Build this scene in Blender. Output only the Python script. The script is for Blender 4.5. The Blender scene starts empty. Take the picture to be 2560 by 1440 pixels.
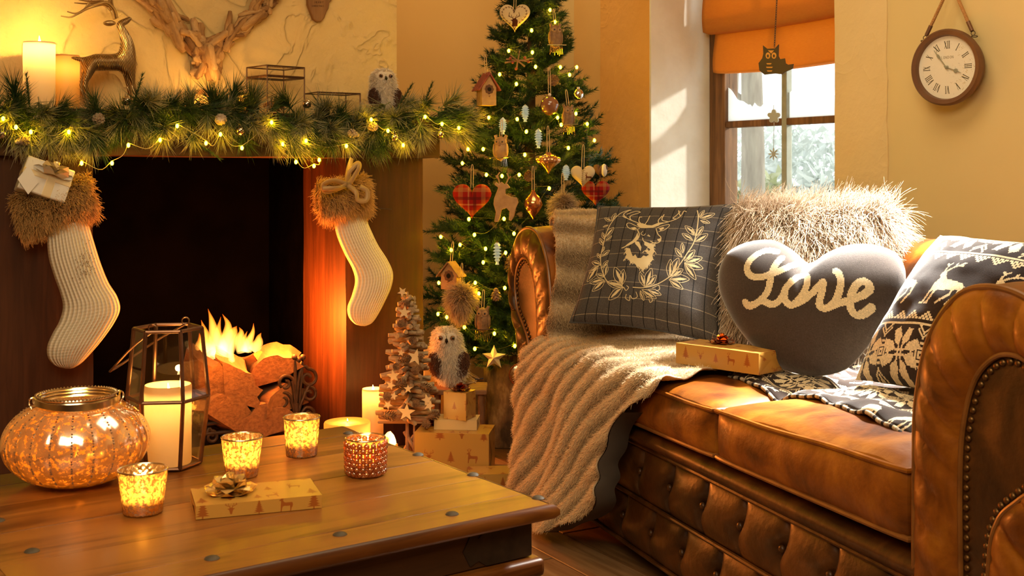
import bpy, bmesh, math, random
import numpy as np
from mathutils import Matrix, Vector, noise as mnoise
R = math.radians
PI = math.pi
rng = np.random.RandomState(7)
random.seed(7)
S = bpy.context.scene
COL = S.collection

# ------------------------------------------------------------------ camera, light, exposure
F, HV, CAMZ = 2950.0, 430.0, 0.94          # focal length in pixels of the 2560 px frame, horizon row, eye height
cam_d = bpy.data.cameras.new('camera')
cam_d.sensor_width = 36.0
cam_d.lens = F / 2560 * 36.0
cam_d.shift_y = -(720 - HV) / 2560
cam_d.clip_start = 0.05
cam_d.clip_end = 200
cam_d.dof.use_dof = True
cam_d.dof.focus_distance = 2.9
cam_d.dof.aperture_fstop = 13
cam = bpy.data.objects.new('camera', cam_d)
COL.objects.link(cam)
cam.location = (0, 0, CAMZ)
cam.rotation_euler = (R(90), 0, 0)
S.camera = cam

S.view_settings.view_transform = 'Standard'
S.view_settings.look = 'None'
S.view_settings.gamma = 1.0
S.view_settings.use_curve_mapping = False
S.view_settings.exposure = -0.06
S.cycles.use_denoising = True
S.cycles.denoiser = 'OPENIMAGEDENOISE'
S.cycles.use_adaptive_sampling = True
S.cycles.adaptive_threshold = 0.04
S.cycles.max_bounces = 7
S.cycles.diffuse_bounces = 3
S.cycles.glossy_bounces = 3
S.cycles.transmission_bounces = 8
S.cycles.transparent_max_bounces = 16
S.cycles.caustics_reflective = False
S.cycles.caustics_refractive = False
S.cycles.sample_clamp_indirect = 6.0
S.cycles.use_light_tree = True

W = bpy.data.worlds.new('winter_sky')
S.world = W
W.use_nodes = True
_n = W.node_tree.nodes
_n['Background'].inputs['Color'].default_value = (0.94, 0.97, 0.98, 1)
_n['Background'].inputs['Strength'].default_value = 2.8


def lamp(name, kind, loc, energy, color, size=0.05, target=None, size_y=None, spread=None):
    d = bpy.data.lights.new(name, kind)
    d.energy = energy
    d.color = color
    if kind == 'AREA':
        d.size = size
        if size_y:
            d.shape = 'RECTANGLE'
            d.size_y = size_y
        if spread:
            d.spread = spread
    elif kind == 'SUN':
        d.angle = size
    else:
        d.shadow_soft_size = size
    o = bpy.data.objects.new(name, d)
    COL.objects.link(o)
    o.location = loc
    if target is not None:
        o.rotation_euler = (Vector(target) - Vector(loc)).to_track_quat('-Z', 'Y').to_euler()
    return o


lamp('winter_sun', 'SUN', (4, 5, 3), 3.4, (1.0, 0.95, 0.86), R(4.0), target=(4 - 1.00, 5 + 0.16, 3 - 0.36))
# warm area fills added under the ceiling: behind camera, above sofa, in tree corner
lamp('room_fill', 'AREA', (-0.3, 0.3, 2.30), 72.0, (1.0, 0.80, 0.48), 1.6, target=(0.15, 2.8, 0.6))
lamp('ceiling_fill', 'AREA', (0.35, 2.5, 2.36), 15.0, (1.0, 0.80, 0.48), 1.0, target=(0.35, 2.6, 0))
lamp('corner_fill', 'AREA', (-0.16, 4.68, 2.36), 5.0, (1.0, 0.72, 0.38), 0.5, target=(0.0, 4.45, 0))
# area lamp added by the right wall to rim-light the cushions
lamp('cushion_rim_light', 'AREA', (1.42, 2.93, 1.66), 54.0, (1.0, 0.96, 0.88), 0.26, target=(0.88, 2.68, 0.74), size_y=0.4, spread=R(46))

# ------------------------------------------------------------------ frames
def frame(ox, oy, deg):
    return Matrix.Translation((ox, oy, 0)) @ Matrix.Rotation(R(deg), 4, 'Z')


WORLD = Matrix.Identity(4)
ROOM = frame(0, 0, 30)            # x along the chimney wall, y into it; window wall at x = 2.73
SOFA = frame(0.298, 2.75, -70.37)  # x along the sofa from far arm to near arm, y to its back
TABLE = frame(0, 0, 35.8)


def P(u, v, Y):
    return np.array([(u - 1280) / F * Y, Y, CAMZ + (HV - v) / F * Y])


def hit(u, v, M, axis, val):
    """point where the sight line of photo pixel (u, v) meets the plane axis = val of frame M, in that frame"""
    Mi = M.inverted()
    o = Mi @ Vector((0, 0, CAMZ))
    d = Mi.to_3x3() @ Vector(((u - 1280) / F, 1.0, (HV - v) / F))
    t = (val - o[axis]) / d[axis]
    return np.array(o + d * t)


def onz(u, v, z):
    return hit(u, v, WORLD, 2, z)


# ------------------------------------------------------------------ geometry builder
class G:
    def __init__(s):
        s.v, s.q, s.t, s.n = [], [], [], []
        s.c = 0
        s.a = []          # per-vertex scalar 't'
        s.uv = []         # per-vertex uv
        s.has_a = s.has_uv = False

    def add(s, v, quads=None, tris=None, ngons=None, a=None, uv=None):
        v = np.asarray(v, float).reshape(-1, 3)
        n = len(v)
        s.v.append(v)
        if quads is not None and len(quads):
            s.q.append(np.asarray(quads, int) + s.c)
        if tris is not None and len(tris):
            s.t.append(np.asarray(tris, int) + s.c)
        if ngons:
            for g in ngons:
                s.n.append([i + s.c for i in g])
        if a is not None:
            s.has_a = True
            s.a.append(np.broadcast_to(np.asarray(a, float), (n,)))
        else:
            s.a.append(np.zeros(n))
        if uv is not None:
            s.has_uv = True
            s.uv.append(np.asarray(uv, float).reshape(-1, 2))
        else:
            s.uv.append(np.zeros((n, 2)))
        s.c += n
        return s

    def box(s, c, size, rot=None, uvscale=None):
        c, h = np.asarray(c, float), np.asarray(size, float) / 2
        base = np.array([[-1, -1, -1], [1, -1, -1], [1, 1, -1], [-1, 1, -1], [-1, -1, 1], [1, -1, 1], [1, 1, 1], [-1, 1, 1]]) * h
        if rot is not None:
            base = base @ np.array(rot).T
        return s.add(base + c, quads=[[0, 3, 2, 1], [4, 5, 6, 7], [0, 1, 5, 4], [1, 2, 6, 5], [2, 3, 7, 6], [3, 0, 4, 7]])

    def uvbox(s, c, size, k):
        """box with its own vertices per face and uv in metres * k"""
        c, h = np.asarray(c, float), np.asarray(size, float) / 2
        for ax in range(3):
            for sg in (-1, 1):
                a, b = [(1, 2), (0, 2), (0, 1)][ax]
                pts, uvs = [], []
                for (i, j) in ((-1, -1), (1, -1), (1, 1), (-1, 1)):
                    p = np.zeros(3)
                    p[ax], p[a], p[b] = sg * h[ax], i * h[a], j * h[b]
                    pts.append(p + c)
                    uvs.append((p[a] * k + 0.37 * ax + 0.2, p[b] * k + 0.21 * sg + 0.31))
                o = [0, 1, 2, 3]
                flip = (sg > 0) == (ax == 1)
                s.add(pts, quads=[o[::-1] if flip else o], uv=uvs)
        return s

    def grid(s, A, cu=False, cv=False, a=None, uv=None, flip=False):
        A = np.asarray(A, float)
        nu, nv = A.shape[:2]
        iu = np.arange(nu if cu else nu - 1)
        iv = np.arange(nv if cv else nv - 1)
        I, J = np.meshgrid(iu, iv, indexing='ij')
        I2, J2 = (I + 1) % nu, (J + 1) % nv
        q = np.stack([I * nv + J, I2 * nv + J, I2 * nv + J2, I * nv + J2], -1).reshape(-1, 4)
        if flip:
            q = q[:, ::-1]
        return s.add(A.reshape(-1, 3), quads=q, a=None if a is None else np.asarray(a).reshape(-1),
                     uv=None if uv is None else np.asarray(uv).reshape(-1, 2))

    def cyl(s, p0, p1, r0, r1=None, n=12, caps=True, a=None):
        return s.tube([p0, p1], [r0, r0 if r1 is None else r1], n, caps, a=a)

    def tube(s, pts, r, n=8, caps=True, closed=False, a=None, squash=None):
        pts = np.asarray(pts, float)
        m = len(pts)
        r = np.broadcast_to(np.asarray(r, float), (m,))
        if closed:
            tan = np.roll(pts, -1, 0) - np.roll(pts, 1, 0)
        else:
            tan = np.gradient(pts, axis=0) if m > 2 else np.repeat((pts[1] - pts[0])[None], 2, 0)
        tan = tan / (np.linalg.norm(tan, axis=1, keepdims=True) + 1e-12)
        ref = np.array([0, 0, 1.0]) if abs(tan[0][2]) < 0.9 else np.array([1.0, 0, 0])
        x = np.cross(ref, tan[0])
        x /= np.linalg.norm(x)
        rings = []
        th = np.linspace(0, 2 * PI, n, endpoint=False)
        for i in range(m):
            x = x - tan[i] * np.dot(x, tan[i])
            x /= np.linalg.norm(x) + 1e-12
            y = np.cross(tan[i], x)
            sx, sy = (1, 1) if squash is None else squash
            rings.append(pts[i] + r[i] * (np.cos(th)[:, None] * x * sx + np.sin(th)[:, None] * y * sy))
        s.grid(np.array(rings), cu=closed, cv=True, a=None if a is None else np.repeat(np.broadcast_to(a, (m,)), n))
        if caps and not closed:
            b = s.c - m * n
            s.n.append([b + i for i in range(n)][::-1])
            s.n.append([b + (m - 1) * n + i for i in range(n)])
        return s

    def lathe(s, prof, n=32, c=(0, 0, 0), rmod=None, axis=None, a=None):
        """prof: (r, z) list; rmod(theta, z) multiplies r"""
        prof = np.asarray(prof, float)
        th = np.linspace(0, 2 * PI, n, endpoint=False)
        rr = prof[:, 0][:, None] * np.ones(n)
        if rmod is not None:
            rr = rr * rmod(th[None, :], prof[:, 1][:, None])
        A = np.stack([rr * np.cos(th), rr * np.sin(th), prof[:, 1][:, None] * np.ones(n)], -1)
        if axis is not None:
            A = A @ np.array(axis).T
        A = A + np.asarray(c, float)
        return s.grid(A, cv=True, flip=True, a=None if a is None else np.repeat(np.asarray(a, float), n))

    def ball(s, c, r, nu=12, nv=8, rot=None):
        r = np.broadcast_to(np.asarray(r, float), (3,))
        ph = np.linspace(0, PI, nv + 1)
        th = np.linspace(0, 2 * PI, nu, endpoint=False)
        A = np.stack([np.sin(ph)[:, None] * np.cos(th) * r[0], np.sin(ph)[:, None] * np.sin(th) * r[1], np.cos(ph)[:, None] * np.ones(nu) * r[2]], -1)
        if rot is not None:
            A = A @ np.array(rot).T
        return s.grid(A + np.asarray(c, float), cv=True)

    def prism(s, poly, thick, M=None, z0=None):
        """flat outline (x, y) given thickness along its third axis; M maps to target space"""
        poly = np.asarray(poly, float)
        if np.sum(poly[:, 0] * np.roll(poly[:, 1], -1) - np.roll(poly[:, 0], -1) * poly[:, 1]) < 0:
            poly = poly[::-1]
        n = len(poly)
        z0 = -thick / 2 if z0 is None else z0
        lo = np.c_[poly, np.full(n, z0)]
        hi = np.c_[poly, np.full(n, z0 + thick)]
        v = np.r_[lo, hi]
        if M is not None:
            M = np.array(M)
            v = v @ M[:3, :3].T + M[:3, 3]
        q = [[i, (i + 1) % n, n + (i + 1) % n, n + i] for i in range(n)]
        return s.add(v, quads=q, ngons=[list(range(n))[::-1], list(range(n, 2 * n))])

    def xf(s, M):
        M = np.array(M)
        s.v = [v @ M[:3, :3].T + M[:3, 3] for v in s.v]
        return s

    def merge(s, o):
        v = np.concatenate(o.v)
        s.add(v, quads=np.concatenate(o.q) if o.q else None, tris=np.concatenate(o.t) if o.t else None, ngons=o.n,
              a=np.concatenate(o.a) if o.has_a else None, uv=np.concatenate(o.uv) if o.has_uv else None)
        return s

    def mesh(s, name, sharp=40, smooth=True):
        me = bpy.data.meshes.new(name)
        v = np.concatenate(s.v)
        loops, starts, tot = [], [], 0
        if s.q:
            q = np.concatenate(s.q)
            loops.append(q.reshape(-1))
            starts.append(np.arange(len(q)) * 4)
            tot = len(q) * 4
        if s.t:
            t = np.concatenate(s.t)
            loops.append(t.reshape(-1))
            starts.append(tot + np.arange(len(t)) * 3)
            tot += len(t) * 3
        if s.n:
            ls = np.array([len(g) for g in s.n])
            loops.append(np.concatenate([np.asarray(g) for g in s.n]))
            starts.append(tot + np.r_[0, np.cumsum(ls)[:-1]])
            tot += ls.sum()
        L = np.concatenate(loops).astype(np.int32)
        ST = np.concatenate(starts).astype(np.int32)
        me.vertices.add(len(v))
        me.vertices.foreach_set('co', v.astype(np.float32).reshape(-1))
        me.loops.add(len(L))
        me.loops.foreach_set('vertex_index', L)
        me.polygons.add(len(ST))
        me.polygons.foreach_set('loop_start', ST)
        if s.has_uv:
            uvl = me.uv_layers.new(name='UVMap')
            uvl.data.foreach_set('uv', np.concatenate(s.uv)[L].astype(np.float32).reshape(-1))
        if s.has_a:
            at = me.attributes.new('t', 'FLOAT', 'POINT')
            at.data.foreach_set('value', np.concatenate(s.a).astype(np.float32))
        me.update(calc_edges=True)
        me.validate()
        me.polygons.foreach_set('use_smooth', np.full(len(me.polygons), bool(smooth)))
        if smooth:
            if sharp:
                me.set_sharp_from_angle(angle=R(sharp))
        return me


def link(name, data, parent=None):
    o = bpy.data.objects.new(name, data)
    COL.objects.link(o)
    if parent is not None:
        o.parent = parent
    return o


def obj(name, g, m, parent=None, sharp=40, smooth=True, bev=0, seg=2, sub=0, label=None, stuff=False):
    me = g.mesh(name, sharp, smooth)
    me.materials.append(m)
    o = link(name, me, parent)
    if bev:
        b = o.modifiers.new('bevel', 'BEVEL')
        b.width = bev
        b.segments = seg
        b.limit_method = 'ANGLE'
        b.angle_limit = R(50)
    if sub:
        b = o.modifiers.new('sub', 'SUBSURF')
        b.levels = b.render_levels = sub
    if label:
        o['label'] = label
    if stuff:
        o['kind'] = 'stuff'
    return o


def tag(o, label, cat, group=None):
    o['label'] = label
    o['category'] = cat
    if group:
        o['group'] = group
    return o


def thing(name, label, cat, loc=(0, 0, 0), rotz=0, group=None, M=None):
    o = link(name, None)
    if M is not None:
        o.matrix_world = M
    else:
        o.location = loc
        o.rotation_euler = (0, 0, rotz)
    return tag(o, label, cat, group)


def struct(o):
    o['kind'] = 'structure'
    return o


def at_frame(M, x, y, z, deg=0):
    return M @ Matrix.Translation((x, y, z)) @ Matrix.Rotation(R(deg), 4, 'Z')


def dup(root, M=None, label=None, name=None):
    c = root.copy()
    COL.objects.link(c)
    if M is not None:
        c.matrix_world = M
    if label:
        c['label'] = label
    for ch in root.children:
        d = ch.copy()
        COL.objects.link(d)
        d.parent = c
        for gg in ch.children:
            e = gg.copy()
            COL.objects.link(e)
            e.parent = d
    return c


def curves(name, pts, rad, m, parent=None):
    """pts: (N, K, 3) strands; rad: (K,) or (N, K) radii -> one hair Curves object"""
    N, K = pts.shape[:2]
    hc = bpy.data.hair_curves.new(name)
    hc.add_curves([K] * N)
    hc.position_data.foreach_set('vector', pts.astype(np.float32).reshape(-1))
    ra = hc.attributes.get('radius') or hc.attributes.new('radius', 'FLOAT', 'POINT')
    ra.data.foreach_set('value', np.broadcast_to(rad, (N, K)).astype(np.float32).reshape(-1))
    hc.materials.append(m)
    o = link(name, hc, parent)
    o['kind'] = 'stuff'
    return o


def spline(ctrl, n):
    """Catmull-Rom through the control points"""
    c = np.asarray(ctrl, float)
    c = np.r_[[2 * c[0] - c[1]], c, [2 * c[-1] - c[-2]]]
    m = len(c) - 3
    u = np.linspace(0, m, n)
    i = np.minimum(u.astype(int), m - 1)
    t = (u - i)[:, None]
    p0, p1, p2, p3 = c[i], c[i + 1], c[i + 2], c[i + 3]
    return 0.5 * (2 * p1 + (p2 - p0) * t + (2 * p0 - 5 * p1 + 4 * p2 - p3) * t * t + (3 * p1 - p0 - 3 * p2 + p3) * t ** 3)


def closed_spline(ctrl, n):
    c = np.asarray(ctrl, float)
    m = len(c)
    u = np.linspace(0, m, n, endpoint=False)
    i = u.astype(int) % m
    t = (u - np.floor(u))[:, None]
    p0, p1, p2, p3 = c[(i - 1) % m], c[i], c[(i + 1) % m], c[(i + 2) % m]
    return 0.5 * (2 * p1 + (p2 - p0) * t + (2 * p0 - 5 * p1 + 4 * p2 - p3) * t * t + (3 * p1 - p0 - 3 * p2 + p3) * t ** 3)


def basis(zdir, xhint=(1, 0, 0)):
    z = np.asarray(zdir, float)
    z = z / np.linalg.norm(z)
    x = np.asarray(xhint, float)
    x = x - z * np.dot(x, z)
    if np.linalg.norm(x) < 1e-6:
        x = np.array([0, 1.0, 0]) - z * z[1]
    x /= np.linalg.norm(x)
    return np.stack([x, np.cross(z, x), z], 1)


def M4(rot, loc):
    m = np.eye(4)
    m[:3, :3] = rot
    m[:3, 3] = loc
    return Matrix(m.tolist())


# ------------------------------------------------------------------ materials
def new_mat(name):
    m = bpy.data.materials.new(name)
    m.use_nodes = True
    nt = m.node_tree
    nt.nodes.clear()
    out = nt.nodes.new('ShaderNodeOutputMaterial')
    return m, nt, out


def nd(nt, typ, **kw):
    n = nt.nodes.new(typ)
    for k, v in kw.items():
        if k in n.inputs:
            n.inputs[k].default_value = v
        else:
            setattr(n, k, v)
    return n


def c4(c):
    return (c[0], c[1], c[2], 1.0)


def hexc(h):
    v = [int(h[i:i + 2], 16) / 255 for i in (0, 2, 4)]
    return tuple(((x + 0.055) / 1.055) ** 2.4 if x > 0.04045 else x / 12.92 for x in v)


def ramp(nt, fac, stops):
    r = nt.nodes.new('ShaderNodeValToRGB')
    e = r.color_ramp.elements
    while len(e) < len(stops):
        e.new(0.5)
    for el, (p, c) in zip(e, stops):
        el.position = p
        el.color = c4(c)
    nt.links.new(fac, r.inputs['Fac'])
    return r.outputs['Color']


def noise_tex(nt, scale=5, stretch=(1, 1, 1), detail=4, dist=0, coord='Object', rough=0.55):
    tc = nt.nodes.new('ShaderNodeTexCoord')
    mp = nt.nodes.new('ShaderNodeMapping')
    mp.inputs['Scale'].default_value = stretch
    nt.links.new(tc.outputs[coord], mp.inputs['Vector'])
    nz = nt.nodes.new('ShaderNodeTexNoise')
    nz.inputs['Scale'].default_value = scale
    nz.inputs['Detail'].default_value = detail
    nz.inputs['Roughness'].default_value = rough
    nz.inputs['Distortion'].default_value = dist
    nt.links.new(mp.outputs['Vector'], nz.inputs['Vector'])
    return nz.outputs['Fac'], mp.outputs['Vector']


def mat(name, col, col2=None, rough=0.5, metal=0.0, scale=6, stretch=(1, 1, 1), bump=0.0, bscale=None, spec=0.5, sheen=0.0,
        trans=0.0, coat=0.0, dist=0.0, detail=4, lo=0.3, hi=0.7, emit=None, estr=0.0, sss=0.0, bstretch=None, mid=None, rvar=0.0, bdist=0.01):
    m, nt, out = new_mat(name)
    b = nd(nt, 'ShaderNodeBsdfPrincipled')
    b.inputs['Roughness'].default_value = rough
    b.inputs['Metallic'].default_value = metal
    b.inputs['Specular IOR Level'].default_value = spec
    b.inputs['Sheen Weight'].default_value = sheen
    b.inputs['Coat Weight'].default_value = coat
    b.inputs['Coat Roughness'].default_value = 0.15
    b.inputs['Base Color'].default_value = c4(col)
    if sss:
        b.inputs['Subsurface Weight'].default_value = sss
        b.inputs['Subsurface Radius'].default_value = (0.02, 0.012, 0.006)
        b.inputs['Subsurface Scale'].default_value = 1.0
    if emit is not None:
        b.inputs['Emission Color'].default_value = c4(emit)
        b.inputs['Emission Strength'].default_value = estr
    fac = None
    if col2 is not None:
        fac, _ = noise_tex(nt, scale, stretch, detail, dist)
        st = [(lo, col), (hi, col2)] if mid is None else [(lo, col), ((lo + hi) / 2, mid), (hi, col2)]
        nt.links.new(ramp(nt, fac, st), b.inputs['Base Color'])
        if rvar:
            mr = nd(nt, 'ShaderNodeMapRange')
            mr.inputs['To Min'].default_value = max(0.02, rough - rvar)
            mr.inputs['To Max'].default_value = rough + rvar
            nt.links.new(fac, mr.inputs['Value'])
            nt.links.new(mr.outputs['Result'], b.inputs['Roughness'])
    if bump:
        bf, _ = noise_tex(nt, bscale or scale, bstretch or stretch, 5)
        bp = nd(nt, 'ShaderNodeBump')
        bp.inputs['Strength'].default_value = bump
        bp.inputs['Distance'].default_value = bdist
        nt.links.new(bf, bp.inputs['Height'])
        nt.links.new(bp.outputs['Normal'], b.inputs['Normal'])
    res = b.outputs['BSDF']
    if trans:
        tr = nd(nt, 'ShaderNodeBsdfTranslucent')
        tr.inputs['Color'].default_value = c4(col)
        mx = nd(nt, 'ShaderNodeMixShader')
        mx.inputs['Fac'].default_value = trans
        nt.links.new(res, mx.inputs[1])
        nt.links.new(tr.outputs['BSDF'], mx.inputs[2])
        res = mx.outputs['Shader']
    nt.links.new(res, out.inputs['Surface'])
    return m


def emit_mat(name, col, strength):
    m, nt, out = new_mat(name)
    e = nd(nt, 'ShaderNodeEmission', Color=c4(col), Strength=strength)
    nt.links.new(e.outputs['Emission'], out.inputs['Surface'])
    return m


def glass_mat(name, tint=(1, 1, 1), gloss=0.12, rough=0.02):
    """thin pane: mostly clear with a mirror-like part"""
    m, nt, out = new_mat(name)
    t = nd(nt, 'ShaderNodeBsdfTransparent', Color=c4(tint))
    g = nd(nt, 'ShaderNodeBsdfGlossy', Roughness=rough)
    lw = nd(nt, 'ShaderNodeLayerWeight', Blend=0.5)
    fr = nd(nt, 'ShaderNodeMath', operation='POWER')
    fr.inputs[1].default_value = 4.0
    nt.links.new(lw.outputs['Facing'], fr.inputs[0])
    ad = nd(nt, 'ShaderNodeMath', operation='MULTIPLY_ADD')
    ad.inputs[1].default_value = 0.7
    ad.inputs[2].default_value = gloss
    ad.use_clamp = True
    nt.links.new(fr.outputs[0], ad.inputs[0])
    mx = nd(nt, 'ShaderNodeMixShader')
    nt.links.new(ad.outputs[0], mx.inputs['Fac'])
    nt.links.new(t.outputs[0], mx.inputs[1])
    nt.links.new(g.outputs[0], mx.inputs[2])
    nt.links.new(mx.outputs[0], out.inputs['Surface'])
    return m


def attr_mat(name, stops, rough=0.7, spec=0.2, trans=0.0, noise=None):
    """colour from the vertex attribute t"""
    m, nt, out = new_mat(name)
    b = nd(nt, 'ShaderNodeBsdfPrincipled')
    b.inputs['Roughness'].default_value = rough
    b.inputs['Specular IOR Level'].default_value = spec
    at = nd(nt, 'ShaderNodeAttribute', attribute_name='t')
    col = ramp(nt, at.outputs['Fac'], stops)
    nt.links.new(col, b.inputs['Base Color'])
    res = b.outputs['BSDF']
    if trans:
        tr = nd(nt, 'ShaderNodeBsdfTranslucent')
        nt.links.new(col, tr.inputs['Color'])
        mx = nd(nt, 'ShaderNodeMixShader')
        mx.inputs['Fac'].default_value = trans
        nt.links.new(res, mx.inputs[1])
        nt.links.new(tr.outputs['BSDF'], mx.inputs[2])
        res = mx.outputs['Shader']
    nt.links.new(res, out.inputs['Surface'])
    return m


def hair_mat(name, root, tip, tr=0.25):
    """fur strands: root to tip colour, a little light passing through"""
    m, nt, out = new_mat(name)
    ci = nd(nt, 'ShaderNodeHairInfo')
    col = ramp(nt, ci.outputs['Intercept'], [(0.1, root), (0.95, tip)])
    hs = nd(nt, 'ShaderNodeHueSaturation')
    mr = nd(nt, 'ShaderNodeMapRange')
    mr.inputs['To Min'].default_value = 0.7
    mr.inputs['To Max'].default_value = 1.25
    nt.links.new(ci.outputs['Random'], mr.inputs['Value'])
    nt.links.new(mr.outputs['Result'], hs.inputs['Value'])
    nt.links.new(col, hs.inputs['Color'])
    d = nd(nt, 'ShaderNodeBsdfDiffuse')
    t = nd(nt, 'ShaderNodeBsdfTranslucent')
    nt.links.new(hs.outputs['Color'], d.inputs['Color'])
    nt.links.new(hs.outputs['Color'], t.inputs['Color'])
    mx = nd(nt, 'ShaderNodeMixShader')
    mx.inputs['Fac'].default_value = tr
    nt.links.new(d.outputs[0], mx.inputs[1])
    nt.links.new(t.outputs[0], mx.inputs[2])
    nt.links.new(mx.outputs[0], out.inputs['Surface'])
    return m


def image(name, arr, closest=False):
    """a picture drawn by this script (h, w, 3 linear-as-srgb values 0..1, row 0 at the bottom)"""
    h, w = arr.shape[:2]
    im = bpy.data.images.new(name, w, h)
    px = np.ones((h, w, 4), np.float32)
    px[..., :3] = arr
    im.pixels.foreach_set(px.reshape(-1))
    im.update()
    im.pack()
    return im


def print_mat(name, arr, rough=0.7, closest=False, sheen=0.0, bump=0.0, bscale=300, spec=0.2):
    m, nt, out = new_mat(name)
    b = nd(nt, 'ShaderNodeBsdfPrincipled')
    b.inputs['Roughness'].default_value = rough
    b.inputs['Sheen Weight'].default_value = sheen
    b.inputs['Sheen Roughness'].default_value = 0.35
    b.inputs['Specular IOR Level'].default_value = spec
    uv = nd(nt, 'ShaderNodeUVMap', uv_map='UVMap')
    t = nd(nt, 'ShaderNodeTexImage')
    t.image = image(name, arr)
    t.interpolation = 'Closest' if closest else 'Linear'
    nt.links.new(uv.outputs[0], t.inputs['Vector'])
    nt.links.new(t.outputs['Color'], b.inputs['Base Color'])
    if bump:
        bf, _ = noise_tex(nt, bscale)
        bp = nd(nt, 'ShaderNodeBump')
        bp.inputs['Strength'].default_value = bump
        bp.inputs['Distance'].default_value = 0.002
        nt.links.new(bf, bp.inputs['Height'])
        nt.links.new(bp.outputs['Normal'], b.inputs['Normal'])
    nt.links.new(b.outputs[0], out.inputs['Surface'])
    return m


# ------------------------------------------------------------------ drawing on arrays (x right, y up, in pixels)
class Draw:
    def __init__(s, w, h, bg):
        s.w, s.h = w, h
        s.a = np.zeros((h, w, 3), np.float32)
        s.a[:] = bg

    def _paint(s, x0, y0, cov, col):
        h, w = cov.shape
        sub = s.a[y0:y0 + h, x0:x0 + w]
        sub[:] = sub * (1 - cov[..., None]) + np.asarray(col, np.float32) * cov[..., None]

    def poly(s, pts, col):
        pts = np.asarray(pts, float)
        x0, x1 = int(max(0, pts[:, 0].min() - 1)), int(min(s.w, pts[:, 0].max() + 2))
        y0, y1 = int(max(0, pts[:, 1].min() - 1)), int(min(s.h, pts[:, 1].max() + 2))
        if x1 <= x0 or y1 <= y0:
            return
        cov = np.zeros((y1 - y0, x1 - x0), np.float32)
        for ox in (0.25, 0.75):
            for oy in (0.25, 0.75):
                X, Y = np.meshgrid(np.arange(x0, x1) + ox, np.arange(y0, y1) + oy)
                ins = np.zeros(X.shape, bool)
                for (ax, ay), (bx, by) in zip(pts, np.roll(pts, -1, 0)):
                    if ay == by:
                        continue
                    c = ((ay > Y) != (by > Y)) & (X < (bx - ax) * (Y - ay) / (by - ay) + ax)
                    ins ^= c
                cov += ins * 0.25
        s._paint(x0, y0, cov, col)

    def stroke(s, pts, width, col):
        pts = np.asarray(pts, float)
        wd = np.broadcast_to(np.asarray(width, float), (len(pts),))
        for i in range(len(pts) - 1):
            a, b, wa, wb = pts[i], pts[i + 1], wd[i] / 2, wd[i + 1] / 2
            m = max(wa, wb) + 1
            x0, x1 = int(max(0, min(a[0], b[0]) - m)), int(min(s.w, max(a[0], b[0]) + m + 1))
            y0, y1 = int(max(0, min(a[1], b[1]) - m)), int(min(s.h, max(a[1], b[1]) + m + 1))
            if x1 <= x0 or y1 <= y0:
                continue
            X, Y = np.meshgrid(np.arange(x0, x1) + 0.5, np.arange(y0, y1) + 0.5)
            d = b - a
            t = np.clip(((X - a[0]) * d[0] + (Y - a[1]) * d[1]) / (d @ d + 1e-9), 0, 1)
            dist = np.hypot(X - a[0] - t * d[0], Y - a[1] - t * d[1])
            s._paint(x0, y0, np.clip(wa + t * (wb - wa) - dist + 0.5, 0, 1).astype(np.float32), col)


STAG = [(0.02, 0.0), (0.10, 0.0), (0.12, 0.18), (0.17, 0.34), (0.28, 0.38), (0.55, 0.36), (0.66, 0.38), (0.68, 0.2), (0.66, 0.0), (0.73, 0.0), (0.77, 0.2),
        (0.83, 0.3), (0.86, 0.42), (0.84, 0.56), (0.80, 0.6), (0.6, 0.6), (0.36, 0.6), (0.24, 0.66), (0.2, 0.78), (0.18, 0.86), (0.12, 0.9), (0.07, 0.86),
        (-0.06, 0.78), (-0.06, 0.73), (0.06, 0.74), (0.06, 0.6), (0.04, 0.45), (0.04, 0.25)]
STAG_ANTLERS = [[(0.13, 0.9), (0.2, 0.98), (0.22, 1.1), (0.18, 1.2)], [(0.2, 0.98), (0.28, 1.06), (0.3, 1.16)], [(0.1, 0.9), (0.06, 1.0), (0.06, 1.1), (0.1, 1.2)],
                [(0.06, 1.0), (0.0, 1.06), (-0.03, 1.12)], [(0.17, 0.86), (0.24, 0.84)]]
STAGHEAD = [(0.5, 0.0), (0.58, 0.06), (0.6, 0.2), (0.66, 0.36), (0.8, 0.44), (0.66, 0.46), (0.58, 0.52), (0.42, 0.52), (0.34, 0.46), (0.2, 0.44), (0.34, 0.36), (0.4, 0.2), (0.42, 0.06)]
HEAD_ANTLERS = [[(0.45, 0.5), (0.34, 0.62), (0.18, 0.68), (0.1, 0.8), (0.14, 1.0)], [(0.3, 0.64), (0.3, 0.82)], [(0.17, 0.69), (0.06, 0.74)], [(0.4, 0.56), (0.42, 0.7)]]


def fir(x, y, w, h, teeth=7):
    L, Rr = [], []
    for i in range(teeth):
        f0, f1 = i / teeth, (i + 0.75) / teeth
        L += [(x - w / 2 * (1 - f0) - 0.02 * w, y + h * (0.12 + 0.88 * f0)), (x - w / 2 * (1 - f1) * 0.45, y + h * (0.12 + 0.88 * f1))]
        Rr += [(x + w / 2 * (1 - f0) + 0.02 * w, y + h * (0.12 + 0.88 * f0)), (x + w / 2 * (1 - f1) * 0.45, y + h * (0.12 + 0.88 * f1))]
    return L + [(x, y + h)] + Rr[::-1] + [(x + w * 0.05, y + h * 0.12), (x + w * 0.05, y), (x - w * 0.05, y), (x - w * 0.05, y + h * 0.12)]


def draw_stag(d, x, y, sz, col, lw, flip=False):
    f = -1 if flip else 1
    d.poly([(x + f * a * sz, y + b * sz) for a, b in STAG], col)
    for st in STAG_ANTLERS:
        d.stroke([(x + f * a * sz, y + b * sz) for a, b in st], lw, col)


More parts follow.
